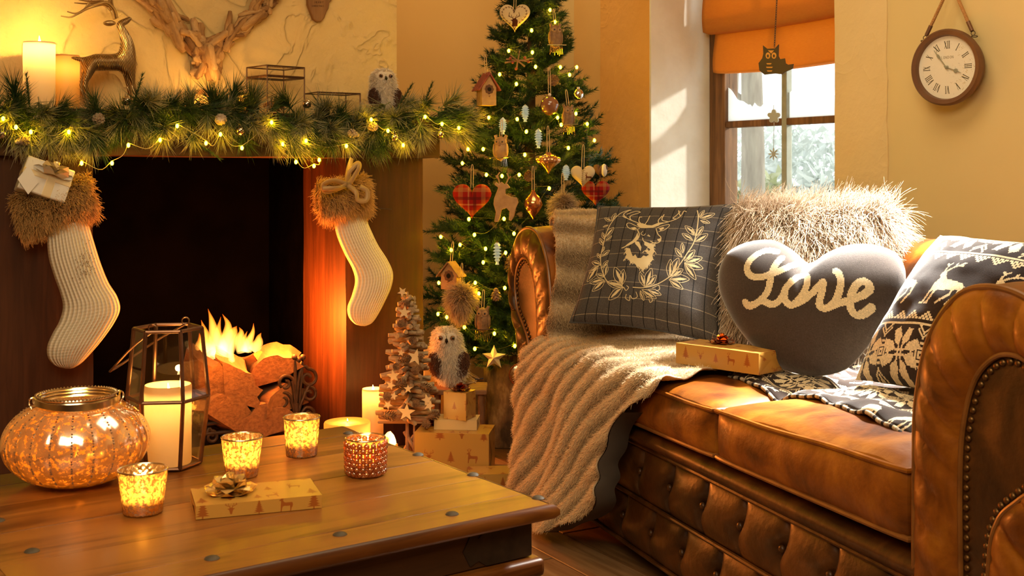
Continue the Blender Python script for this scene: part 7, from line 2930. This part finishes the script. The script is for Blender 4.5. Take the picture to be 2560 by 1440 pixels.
def orn(name, label, u, v, cat='ornament', out=0.055, yaw=0, group=None):
    p = tree_pt(u, v, out)
    ang = math.degrees(math.atan2(p[0] - TX, TY - p[1])) * 0.5
    return thing(name, label, cat, p, R(ang + yaw), group)


def heart2d(w, n=60):
    t = np.linspace(0, 2 * PI, n, endpoint=False)
    x = 16 * np.sin(t) ** 3
    y = 13 * np.cos(t) - 5 * np.cos(2 * t) - 2 * np.cos(3 * t) - np.cos(4 * t) + 2.5
    return np.c_[x, y] / 32 * w


def heart_geo(w, th, back=0.6, uvs=True):
    o_ = heart2d(w)
    rho_ = np.linspace(0, 1, 12) ** 0.8
    pr = (1 - rho_ ** 2.6) ** 0.55
    A = rho_[:, None, None] * o_[None]
    Fx = np.stack([A[..., 0], -th * pr[:, None] + 0 * A[..., 0], A[..., 1]], -1)
    Bx = np.stack([A[..., 0], th * back * pr[:, None] + 0 * A[..., 0], A[..., 1]], -1)
    uv = np.stack([A[..., 0] / w + 0.5, A[..., 1] / w + 0.5], -1)
    return G().grid(Fx, cv=True, uv=uv, flip=True).grid(Bx, cv=True, uv=uv)


d = Draw(256, 256, (0.84, 0.75, 0.58))
h2 = heart2d(205) * 1.0 + 128
d.stroke(np.r_[h2, h2[:1]], 2.0, (0.30, 0.14, 0.06))
for k in range(0, 60, 2):
    n_ = h2[k] - np.array([128, 128])
    n_ = n_ / np.linalg.norm(n_)
    s2 = np.array([-n_[1], n_[0]])
    for sg in (-1, 1):
        d.stroke([h2[k], h2[k] + n_ * 7 * sg + s2 * 5], 4, (0.30, 0.14, 0.06))
d2h = d.a.copy()
draw_head(d, 128, 62, 110, (0.30, 0.14, 0.06), 4)
d.poly([(108, 58), (150, 58), (158, 100), (140, 128), (116, 120)], (0.30, 0.14, 0.06))
M_hstag = print_mat('cream_heart_with_stag', d.a, 0.85)
d = Draw(256, 256, (0.84, 0.75, 0.58))
d.stroke([(150, 235), (140, 170), (130, 100), (128, 40)], 3, (0.25, 0.12, 0.06))
for k in range(9):
    y = 60 + k * 20
    d.stroke([(118 + k * 2, y), (146 + k * 2, y - 6)], 3, (0.25, 0.12, 0.06))
draw_stag(d, 165, 90, 70, (0.45, 0.26, 0.14), 3)
M_hstitch = print_mat('cream_heart_with_stitches', d.a, 0.85)
d = Draw(128, 128, (0.55, 0.07, 0.03))
for x0, w_, c_ in ((20, 16, (0.62, 0.45, 0.26)), (52, 5, (0.75, 0.62, 0.4)), (70, 10, (0.30, 0.05, 0.03)), (96, 14, (0.62, 0.45, 0.26))):
    for ax in (0, 1):
        sl = (slice(None), slice(x0, x0 + w_)) if ax else (slice(x0, x0 + w_), slice(None))
        d.a[sl] = d.a[sl] * 0.45 + np.array(c_) * 0.55
M_plaid = print_mat('red_tartan', d.a, 0.85)

t = orn('heart_ornament', 'cream padded heart with brown stag print at the top left of the tree', 1287, 46, 'ornament')
obj('heart', heart_geo(0.108, 0.016), M_hstag, t, sharp=0)
hang(t, (0, 0, 0.036), 0.06)
t = orn('heart_ornament', 'cream padded heart with dark stitching at the right of the tree', 1457, 442, 'ornament', 0.075, -25)
obj('heart', heart_geo(0.082, 0.022), M_hstitch, t, sharp=0)
hang(t, (0, 0, 0.03), 0.07)
t = orn('heart_ornament', 'large red tartan padded heart at the left of the tree', 1180, 504, 'ornament', 0.07, 12)
obj('heart', heart_geo(0.13, 0.03), M_plaid, t, sharp=0)
hang(t, (0, 0, 0.046), 0.07)
t = orn('heart_ornament', 'red tartan heart with fur edge below the stitched cream heart', 1489, 484, 'ornament', 0.07, -18)
obj('heart', heart_geo(0.095, 0.028), M_plaid, t, sharp=0)
t = orn('heart_ornament', 'small dark brown and white heart at the right edge of the tree', 1501, 428, 'ornament', 0.05, -40)
obj('heart', heart_geo(0.052, 0.02), M_obrown, t, sharp=0)
obj('white_side', G().ball((0.014, -0.004, 0.003), (0.010, 0.018, 0.022), 14, 10), M_ocream, t)


def fur_ball(label, u, v, r, seed):
    t = orn('fur_ornament', label, u, v, 'ornament', 0.065)
    ph = np.linspace(0.05, PI - 0.05, 14)
    tt = np.linspace(0, 2 * PI, 20)
    A = np.stack([np.sin(ph)[:, None] * np.cos(tt) * r * 0.8 * (0.75 + 0.25 * np.cos(ph)[:, None]), np.sin(ph)[:, None] * np.sin(tt) * r * 0.6, np.cos(ph)[:, None] * np.ones(20) * r], -1)
    N = A / np.linalg.norm(A, axis=-1, keepdims=True)
    obj('core', G().grid(A), M_cuffbase, t, sharp=0)
    fur_on('fur', A, N, 2600, r * 0.75, M_ornfur, t, lean=(0, 0, -0.6), lean_amt=0.5, K=4, rad=0.0008, seed=seed, clump=0.5)
    hang(t, (0, 0, r), 0.07)


M_ornfur = hair_mat('grey_brown_fur', (0.26, 0.16, 0.08), (0.66, 0.50, 0.32), 0.3)
fur_ball('grey brown fur heart hanging above the far sofa arm', 1408, 522, 0.040, 1)
fur_ball('brown fur heart hanging below the wooden birdhouse', 1152, 752, 0.046, 2)


def birdhouse(label, u, v, w, h, dp, roofm, yaw, petals, shingle):
    t = orn('birdhouse_ornament', label, u, v, 'ornament', 0.06, yaw)
    pent = [(-w / 2, -h / 2), (w / 2, -h / 2), (w / 2, h * 0.08), (0, h / 2), (-w / 2, h * 0.08)]
    MPx = np.array([[1, 0, 0, 0], [0, 0, 1, 0], [0, 1, 0, 0], [0, 0, 0, 1.0]])
    obj('house', G().prism(pent, dp, MPx), M_owood, t, smooth=False)
    g = []
    for sx in (-1, 1):
        a = np.array([0, 0, h / 2 + 0.004])
        b_ = np.array([sx * (w / 2 + 0.014), 0, -h * 0.02])
        dr = (b_ - a) / np.linalg.norm(b_ - a)
        rot = basis(np.cross(dr, [0, 1, 0]) * sx, dr)
        obj('roof_slope', G().box((a + b_) / 2, (np.linalg.norm(b_ - a), dp + 0.02, 0.004), rot), roofm, t, smooth=False)
        if shingle:
            for k in range(5):
                for j in range(5):
                    c = a + dr * np.linalg.norm(b_ - a) * (k + 0.5) / 5 + np.array([0, (j - 2) * dp / 4.4, 0.003])
                    obj('shingle', G().box(c, (np.linalg.norm(b_ - a) / 5 * 1.1, dp / 5, 0.003), rot @ np.array(Matrix.Rotation(0.15, 3, 'Y'))), roofm, t, smooth=False)
    g = G()
    for k in range(8):
        a = k * PI / 4
        g.ball((0.0105 * math.cos(a) * w / 0.05, -dp / 2 - 0.001, 0.0105 * math.sin(a) * w / 0.05 + h * 0.02), (0.006 * w / .05, 0.0015, 0.006 * w / .05), 8, 5)
    obj('flower', g, M_obrown if petals == 0 else M_ored, t, stuff=True)
    obj('entrance', G().cyl((0, -dp / 2 - 0.003, h * 0.02), (0, -dp / 2 + 0.001, h * 0.02), 0.0065 * w / 0.05, n=14), M_black, t)
    obj('perch', G().cyl((0, -dp / 2 - 0.012, -h * 0.2), (0, -dp / 2, -h * 0.2), 0.0015, n=8), M_odark, t)
    hang(t, (0, 0, h / 2 + 0.004), 0.06)
    return t


birdhouse('wooden birdhouse ornament with dark red shingled roof high on the left of the tree', 1216, 226, 0.052, 0.105, 0.055, M_ored, 38, 0, True)
birdhouse('plain wooden birdhouse ornament with brown flower low on the left of the tree', 1128, 690, 0.058, 0.088, 0.035, M_odark, -6, 0, False)


def owl_orn(label, u, v, h, m, yaw=0):
    t = orn('owl_ornament', label, u, v, 'ornament', 0.06, yaw)
    s_ = np.linspace(0, 1, 20)
    rad = np.interp(s_, [0, .1, .4, .62, .72, .9, 1], [0.0, .2, .30, .27, .25, .24, .02]) * h
    obj('body', G().lathe(np.c_[rad, (s_ - 0.5) * h], 20, rmod=lambda th, z: 1 - 0.25 * np.abs(np.sin(th))), m, t, sharp=0)
    for sx in (-1, 1):
        obj('ear_tuft', G().tube([(sx * .17 * h, 0, .40 * h), (sx * .23 * h, 0, .54 * h)], [.07 * h, .005], 8), m, t)
        obj('eye_ring', G().lathe([(0.0002, 0.004 * h / .1), (.10 * h, 0.002), (.115 * h, 0.0)], 16, c=(sx * .115 * h, -.165 * h, .27 * h), axis=basis((sx * 0.3, -1, 0))), M_owood, t)
        obj('pupil', G().ball((sx * .12 * h, -.205 * h, .27 * h), .035 * h, 8, 6), M_black, t)
        obj('wing', G().ball((sx * .255 * h, -.03 * h, -.05 * h), (.06 * h, .13 * h, .27 * h), 10, 8), m, t)
    obj('beak', G().tube([(0, -.19 * h, .22 * h), (0, -.225 * h, .12 * h)], [.035 * h, .004], 6), M_odark, t)
    obj('branch', G().cyl((-.42 * h, -.17 * h, -.36 * h), (.42 * h, -.17 * h, -.34 * h), .022 * h, n=7), M_silver, t)
    g = G()
    r_ = np.random.RandomState(int(u))
    for k in range(9):
        x = (-.26 + .52 * k / 8) * h
        ln = r_.uniform(.25, .42) * h
        g.tube([(x, -.12 * h, -.40 * h), (x * 1.1, -.12 * h, -.40 * h - ln)], [.012 * h, .008 * h], 5)
    obj('fringe', g, M_silver if m is M_owood else M_cu2, t, stuff=True)
    hang(t, (0, 0, .5 * h), 0.05)
    return t


owl_orn('wooden owl ornament on a twig in the middle left of the tree', 1252, 372, 0.085, M_owood, -8)
owl_orn('dark fuzzy owl ornament near the top right of the tree', 1388, 92, 0.085, M_odark, 10)
owl_orn('red brown owl ornament at the right of the tree beside the acorn bauble', 1420, 292, 0.075, M_odark, 12)
owl_orn('brown owl ornament with hanging fringe low on the tree above the perched owl', 1207, 800, 0.085, M_odark, 0)

t = orn('acorn_bauble', 'glossy brown swirled glass acorn bauble in the upper middle of the tree', 1374, 264, 'bauble', 0.075)
obj('ball', G().lathe([(0.0005, -0.034), (0.012, -0.031), (0.026, -0.018), (0.032, 0.0), (0.029, 0.014), (0.018, 0.027), (0.0005, 0.032)], 28), M_acorn, t, sharp=0)
obj('bead', G().ball((0, 0, 0.037), 0.0055, 10, 8), M_bead, t)
hang(t, (0, 0, 0.042), 0.08)
t = orn('finial_bauble', 'ridged copper spinning top bauble in the middle right of the tree', 1371, 404, 'bauble', 0.075)
obj('body', G().lathe([(0.0005, -0.042), (0.004, -0.036), (0.014, -0.022), (0.034, -0.006), (0.042, 0.004), (0.038, 0.012), (0.022, 0.020), (0.009, 0.026), (0.009, 0.031), (0.0005, 0.032)], 60, rmod=lambda th, z: 1 + 0.035 * np.cos(th * 15)), M_cu2, t, sharp=0)
hang(t, (0, 0, 0.03), 0.08)
t = orn('drop_bauble', 'amber glass teardrop bauble beside the wooden reindeer', 1333, 512, 'bauble', 0.07)
obj('body', G().lathe([(0.0005, -0.048), (0.006, -0.040), (0.021, -0.022), (0.031, 0.0), (0.026, 0.020), (0.010, 0.036), (0.005, 0.048), (0.0005, 0.050)], 40, rmod=lambda th, z: 1 + 0.015 * np.cos(th * 10)), M_cu, t, sharp=0)
hang(t, (0, 0, 0.05), 0.07)
for i, (u, v, h, lab) in enumerate(((1313, 282, 0.052, 'icy pine cone light above centre of the tree'), (1257, 314, 0.05, 'frosted blue green cone light left of the tree centre'), (1346, 345, 0.06, 'tilted icy cone light right of the tree centre'),
                                    (1243, 632, 0.072, 'bright icy cone light hanging below the wooden reindeer'), (1415, 430, 0.045, 'small icy cone light beside the stitched heart'), (1481, 553, 0.045, 'icy cone light glowing behind the stag cushion'))):
    t = orn('cone_light', lab, u, v, 'ornament', 0.06, group='icy cone lights on the tree')
    gg = G()
    for k in range(7):
        f = k / 6
        z = h * (0.42 - 0.85 * f)
        gg.lathe([(0.004, z + 0.004), (0.013 * math.sin(PI * (0.22 + 0.72 * f)) + 0.002, z - 0.004), (0.006, z - 0.008)], 12, rmod=lambda th, z: 1 + 0.12 * np.cos(th * 6 + k))
    obj('cone', gg, M_ice, t, stuff=True)
    obj('cap', G().cyl((0, 0, h * 0.43), (0, 0, h * 0.55), 0.005, 0.003, 8), M_silver, t)
# wooden reindeer
t = orn('reindeer_ornament', 'cut out wooden reindeer ornament in the middle of the tree', 1262, 520, 'ornament', 0.065)
rz_ = [(1242, 480), (1246, 470), (1236, 462), (1240, 456), (1249, 461), (1254, 455), (1262, 462), (1268, 460), (1276, 470), (1264, 474), (1264, 486), (1276, 492), (1292, 494), (1296, 506), (1290, 520), (1286, 540), (1278, 552), (1272, 550), (1274, 528), (1266, 520), (1254, 524), (1250, 545), (1246, 555), (1236, 554), (1240, 530), (1234, 510), (1236, 495)]
c0 = np.array([1262, 520])
k2 = (TY - 0.33) / F
MPx = np.array([[1, 0, 0, 0], [0, 0, 1, 0], [0, 1, 0, 0], [0, 0, 0, 1.0]])
obj('body', G().prism([((u - c0[0]) * k2, -(v - c0[1]) * k2) for u, v in rz_], 0.010, MPx), M_owood, t, bev=0.002, sharp=50)
for pts in ([(1250, 462), (1244, 440), (1250, 432)], [(1264, 462), (1272, 446), (1268, 434)], [(1246, 448), (1240, 440)], [(1270, 450), (1277, 442)]):
    obj('antler', G().tube([((u - c0[0]) * k2, 0, -(v - c0[1]) * k2) for u, v in pts], 0.0028, 6), M_owood, t)
# twig sledge with a star
t = orn('twig_sledge', 'small twig sledge with red berries above the lit bulb at upper left of the tree', 1298, 152, 'ornament', 0.05)
for (a, b_) in (((-0.05, 0, -0.006), (0.05, 0, 0.008)), ((-0.045, 0, 0.006), (0.045, -0.006, -0.004)), ((-0.01, -0.004, -0.03), (0.002, -0.004, 0.035)), ((0.02, -0.004, -0.02), (-0.03, -0.004, 0.02))):
    obj('twig', G().cyl(a, b_, 0.0032, 0.0022, 7), M_odark, t)
g = G()
for (x, z) in ((-0.03, 0.008), (-0.022, -0.006), (0.02, 0.01), (-0.01, -0.028), (0.032, -0.004)):
    g.ball((x, -0.008, z), 0.0055, 8, 6)
obj('berries', g, M_ored, t, stuff=True)
t = orn('round_bauble', 'silver glass ball at the right edge of the tree', 1445, 236, 'bauble', 0.03)
obj('ball', G().ball((0, 0, 0), 0.020, 18, 12), M_silver, t)
obj('cap', G().cyl((0, 0, 0.018), (0, 0, 0.026), 0.006, n=10), M_gilt, t)
t = orn('disc_bauble', 'gold filigree disc bauble low beside the sofa arm', 1300, 936, 'bauble', 0.06)
obj('disc', G().lathe([(0.0005, -0.007), (0.028, -0.006), (0.038, 0.0), (0.028, 0.006), (0.0005, 0.007)], 40, axis=basis((0.1, -1, 0)), rmod=lambda th, z: 1 + 0.02 * np.cos(th * 16)), M_gilt, t)
e = np.array([[0.036 * math.cos(w), -0.006, 0.036 * math.sin(w)] for w in np.linspace(0, 2 * PI, 40, endpoint=False)])
obj('rim', G().tube(e, 0.0028, 7, closed=True), M_cu, t)
for i, (u, v, lab) in enumerate(((1383, 200, 'red tinged pine cone below the dark owl ornament'), (1322, 437, 'red pine cone beside the lit bulb in the middle of the tree'), (1275, 660, 'brown pine cone right of the long icy cone light'), (1240, 735, 'brown pine cone between the lit bulbs low on the tree'))):
    p = tree_pt(u, v, 0.05)
    pine_cone(lab, Matrix.Translation(p) @ Matrix.Rotation(R(100 + 30 * i), 4, 'X'), 1.1, i % 2, False, 'pine cones on the tree')
t = orn('gift_tag', 'wavy wooden tag ornament between the two left bulbs', 1196, 610, 'ornament', 0.03) if False else None

# tree stands in a rough log pot
M_birch = mat('mottled_log_bark', (0.06, 0.028, 0.010), (0.36, 0.22, 0.10), rough=0.9, scale=16, detail=8, stretch=(1, 1, 0.5), bump=1.0, bscale=26, mid=(0.17, 0.085, 0.032), lo=0.38, hi=0.64)
lp = thing('log_pot', 'rough bark covered log section holding the christmas tree', 'pot', (TX - 0.045, TY - 0.19, 0))
rl = np.random.RandomState(4)
obj('bark', G().lathe([(0.0005, 0.001), (0.108, 0.001), (0.112, 0.05), (0.105, 0.14), (0.110, 0.22), (0.107, 0.282), (0.092, 0.286), (0.088, 0.24), (0.0005, 0.24)], 60, rmod=lambda th, z: 1 + 0.04 * np.sin(th * 5 + z * 12) + 0.03 * np.sin(th * 11 + 1 + z * 30)), M_birch, lp, sharp=60)
st = []
for k in range(10):
    a = k * PI / 5 + PI / 2
    st.append(((0.042 if k % 2 == 0 else 0.019) * math.cos(a), (0.042 if k % 2 == 0 else 0.019) * math.sin(a)))
c = P(1235, 894, TY - 0.36)
t = thing('star_ornament', 'shiny folded paper star leaning on top of the log pot', 'star', c, R(-8))
g = G()
pts = [np.array([x, 0, z]) for x, z in st]
for sg in (-1, 1):
    for k in range(10):
        g.add([pts[k], pts[(k + 1) % 10], (0, sg * 0.014, 0)], tris=[[0, 1, 2] if sg < 0 else [1, 0, 2]])
obj('folded_star', g, M_goldfoil, t, smooth=False)
# ================================================================== things standing by the fireplace
M_bleach = mat('bleached_driftwood', (0.28, 0.18, 0.09), (0.54, 0.40, 0.24), rough=0.85, scale=20, stretch=(0.3, 1, 1), bump=0.4)
M_star = mat('pale_wooden_star', (0.72, 0.50, 0.26), (0.82, 0.60, 0.34), rough=0.7, scale=14, bump=0.15)

p = P(932, 400, 3.86)
candle('pillar_candle', 'tall pillar candle glowing on the floor against the right fireplace post', (p[0], p[1], 0.0), 0.0345, 0.232, 1.6, M_wax, 0.010, flame=0.016, depth=0.012, col=(1.0, 0.42, 0.08))
p = P(868, 400, 3.50)
candle('wide_candle', 'broad three wick candle burning just behind the table edge', (p[0], p[1], 0.0), 0.068, 0.200, 0.8, M_wax_y, 0.004, flame=0.007, depth=0.02, col=(1.0, 0.5, 0.1))
p = P(952, 400, 3.46)
candle('small_candle', 'small cream candle just behind the hobnail votive', (p[0], p[1], 0.0), 0.023, 0.160, 0.5, M_wax_y, 0.004, flame=0.006)
p = P(990, 400, 3.56)
t = thing('shell_light', 'little cream cone shaped light lying beside the twig tree', 'light', (p[0], p[1], 0.118))
obj('shell', G().lathe([(0.003, 0.0), (0.012, 0.010), (0.020, 0.022), (0.024, 0.036), (0.020, 0.040)], 24, axis=basis((-0.75, -0.2, 0.55))), M_wax, t)
obj('stand', G().cyl((-0.002, 0, -0.118), (0, 0, 0.002), 0.010, 0.006, 10), M_wax_y, t)
L = lamp('shell_glow', 'POINT', (-0.018, -0.006, 0.018), 0.35, (1.0, 0.6, 0.2), 0.006)
L.parent = t

# ------------------------------------------------------------------ twig tree
TWY = 3.74
c = P(1018, 400, TWY)
tw = thing('twig_tree', 'tabletop tree of stacked driftwood twigs decorated with stars and pine cones', 'decoration', (c[0], c[1], 0))
zb0, zt0 = 0.150, 0.560
rs = np.random.RandomState(51)
tme = []
for k in range(5):
    s_ = np.linspace(0, 1, 8)
    pts = np.c_[s_ - 0.5, 0.03 * np.sin(s_ * 4 + k), 0.02 * np.cos(s_ * 5 + k)]
    me = G().tube(pts, 0.045 * (1 + 0.2 * rs.randn(8)), 7).mesh('twig', 60)
    me.materials.append(M_bleach)
    tme.append(me)
z = zb0 + 0.012
while z < zt0 - 0.015:
    f = (z - zb0) / (zt0 - zb0)
    w = 0.185 * (1 - f) ** 0.9 + 0.030
    for a in ((rs.uniform(-0.5, 0.5)), (rs.uniform(1.0, 2.2)), rs.uniform(2.2, 2.9)):
        o = link('twig', tme[rs.randint(5)], tw)
        L_ = w * rs.uniform(0.85, 1.12)
        th = 0.13 + 0.05 * rs.rand()
        o.matrix_local = Matrix.Translation((rs.randn() * 0.005, rs.randn() * 0.005, z + rs.randn() * 0.002)) @ Matrix.Rotation(a, 4, 'Z') @ Matrix.Rotation(rs.randn() * 0.06, 4, 'Y') @ Matrix.Diagonal((L_, 0.16, 0.16, 1))
    z += 0.0145
obj('stem', G().cyl((0, 0, 0.02), (0, 0, zt0), 0.006, 0.004, 8), M_bleach, tw)
obj('base_board', G().box((0, 0, zb0), (0.185, 0.03, 0.010)), M_bleach, tw, bev=0.003)
obj('leg', G().cyl((-0.05, -0.03, 0.002), (0.02, 0.02, 0.10), 0.006, n=8), M_bleach, tw)
obj('leg', G().cyl((0.07, -0.05, 0.002), (-0.01, 0.01, 0.115), 0.006, n=8), M_bleach, tw)
obj('leg', G().cyl((0.02, 0.07, 0.002), (0.0, 0.0, 0.11), 0.006, n=8), M_bleach, tw)
obj('leg', G().cyl((0.022, -0.02, 0.002), (0.024, -0.02, zb0), 0.003, n=8), M_bleach, tw)
obj('cross_stick', G().cyl((-0.07, -0.06, 0.03), (0.09, -0.05, 0.05), 0.004, n=8), M_bleach, tw)


def star_geo(r, th=0.006):
    pts = [((r if k % 2 == 0 else r * 0.42) * math.cos(k * PI / 5 + PI / 2), (r if k % 2 == 0 else r * 0.42) * math.sin(k * PI / 5 + PI / 2)) for k in range(10)]
    return G().prism(pts, th, np.array([[1, 0, 0, 0], [0, 0, 1, 0], [0, 1, 0, 0], [0, 0, 0, 1.0]]))


def twp(u, v, fr=0.0):
    q = P(u, v, TWY)
    f = np.clip((q[2] - zb0) / (zt0 - zb0), 0, 1)
    q = P(u, v, TWY - (0.085 * (1 - f) + 0.022) - fr)
    return q - np.array([c[0], c[1], 0])


for (u, v, r, rot) in ((1011, 781, 17, 5), (1039, 893, 21, 12), (984, 940, 17, -8), (1016, 1031, 22, 4), (1020, 972, 11, 0), (977, 963, 12, 20), (1068, 1000, 15, -15), (1073, 1014, 14, 20), (984, 990, 11, 14), (970, 1012, 12, 30), (1003, 882, 9, 10), (1006, 730, 13, 40)):
    o = obj('star', star_geo(r / 787), M_star, tw, smooth=False)
    o.location = twp(u, v, 0.006)
    o.rotation_euler = (R(rs.uniform(-12, 6)), R(rot), R(rs.uniform(-10, 10)))
for (u, v, k, rz, s_) in ((1012, 757, 0, 90, .7), (1002, 811, 1, 30, .9), (1030, 851, 1, 70, .9), (1010, 897, 0, 80, .9), (1038, 928, 1, 10, 1), (989, 917, 1, 50, .8), (998, 960, 0, 70, 1), (1062, 968, 0, 110, 1), (969, 993, 1, 0, 1), (970, 1038, 0, 95, 1.1), (1040, 1010, 1, 20, .9), (1082, 1040, 0, 70, 1), (1066, 1062, 1, 0, 1), (1052, 892, 1, 10, .7)):
    o = link('pine_cone', CONE[k], tw)
    q = twp(u, v, 0.004)
    o.matrix_local = Matrix.Translation(q) @ Matrix.Rotation(R(rz), 4, 'Y') @ Matrix.Rotation(R(60 if k else 10), 4, 'X') @ Matrix.Scale(s_ * 0.85, 4)

# ------------------------------------------------------------------ stool with the perched owl
M_rust = mat('rusty_brown_board', (0.20, 0.09, 0.035), (0.32, 0.15, 0.06), rough=0.7, scale=20, bump=0.3)
OYS = 3.86
a, b_ = P(1078, 965, OYS), P(1218, 965, OYS)
zs0 = a[2]
sc = (a + b_) / 2
st = thing('small_stool', 'small rust brown wooden stool carrying the perched owl', 'stool', (sc[0], sc[1], 0))
wS = b_[0] - a[0]
obj('seat', G().box((0, 0, zs0 - 0.008), (wS, 0.15, 0.016)), M_rust, st, bev=0.003)
for sx in (-1, 1):
    for sy in (-1, 1):
        obj('leg', G().cyl((sx * (wS / 2 - 0.015), sy * 0.06, 0.0), (sx * (wS / 2 - 0.02), sy * 0.055, zs0 - 0.014), 0.009, 0.010, 10), M_rust, st)
    obj('stretcher', G().cyl((sx * (wS / 2 - 0.018), -0.055, 0.09), (sx * (wS / 2 - 0.018), 0.055, 0.09), 0.006, n=8), M_rust, st)
hO = 0.196
oc = P(1128, 965, OYS)
owl('white owl with dark brown wings perched on the little stool beside the twig tree', Matrix.Translation((oc[0], oc[1], zs0 + 0.001)) @ Matrix.Rotation(R(4), 4, 'Z'), hO, (-0.10, 0.0), 7)
# plain kraft carrier behind the owl
M_kraft = mat('plain_kraft_paper', (0.62, 0.44, 0.20), (0.68, 0.49, 0.24), rough=0.7, scale=8, bump=0.1)
q = P(1096, 400, 3.99)
kb = thing('kraft_box', 'plain kraft cardboard box standing behind the perched owl', 'box', (q[0], q[1], 0), R(4))
hK = CAMZ + (HV - 868) / F * 3.99
obj('carton', G().box((0, 0, hK / 2), (0.10, 0.055, hK)), M_kraft, kb, bev=0.003, smooth=False)
obj('flap', G().box((0, -0.006, hK + 0.001), (0.098, 0.044, 0.002)), M_kraft, kb, smooth=False)

# ------------------------------------------------------------------ presents on the floor
def gift_px(label, ul, ur, Y, z0, w, h, yaw, **k):
    a, b_ = P(ul, 400, Y), P(ur, 400, Y)
    e = np.array([math.cos(R(yaw)), math.sin(R(yaw))])
    # width along the rotated front so that its right corner lands on column ur
    r_ = (ur - 1280) / F
    l_ = (r_ * Y - a[0]) / (e[0] - r_ * e[1])
    Mx = Matrix.Translation((a[0], a[1], z0)) @ Matrix.Rotation(R(yaw), 4, 'Z')
    return gift(label, Mx @ Matrix.Translation((l_ / 2, w / 2, 0)), (l_, w, h), **k)


gift_px('largest present on the floor, printed with trees and a stag', 1036, 1222, 3.60, 0.0, 0.135, 0.146, -7, uvk=3.7, bow_at=(-0.075, 0.045), bow_r=0.036, bow_m=M_redbow)
gift_px('flat plain topped present lying on the largest present', 1085, 1192, 3.635, 0.1465, 0.085, 0.031, -5, uvk=2.1, m=M_kraft)
gift_px('small cube present with copper bow on top of the stack', 1109, 1165, 3.645, 0.178, 0.068, 0.084, -24, uvk=5.2, bow_at=(0.004, 0.0), bow_r=0.034, bow_m=M_redbow)
gift_px('long low present on the floor in front of the log pot', 1172, 1345, 3.46, 0.0, 0.10, 0.052, 5, uvk=3.9)
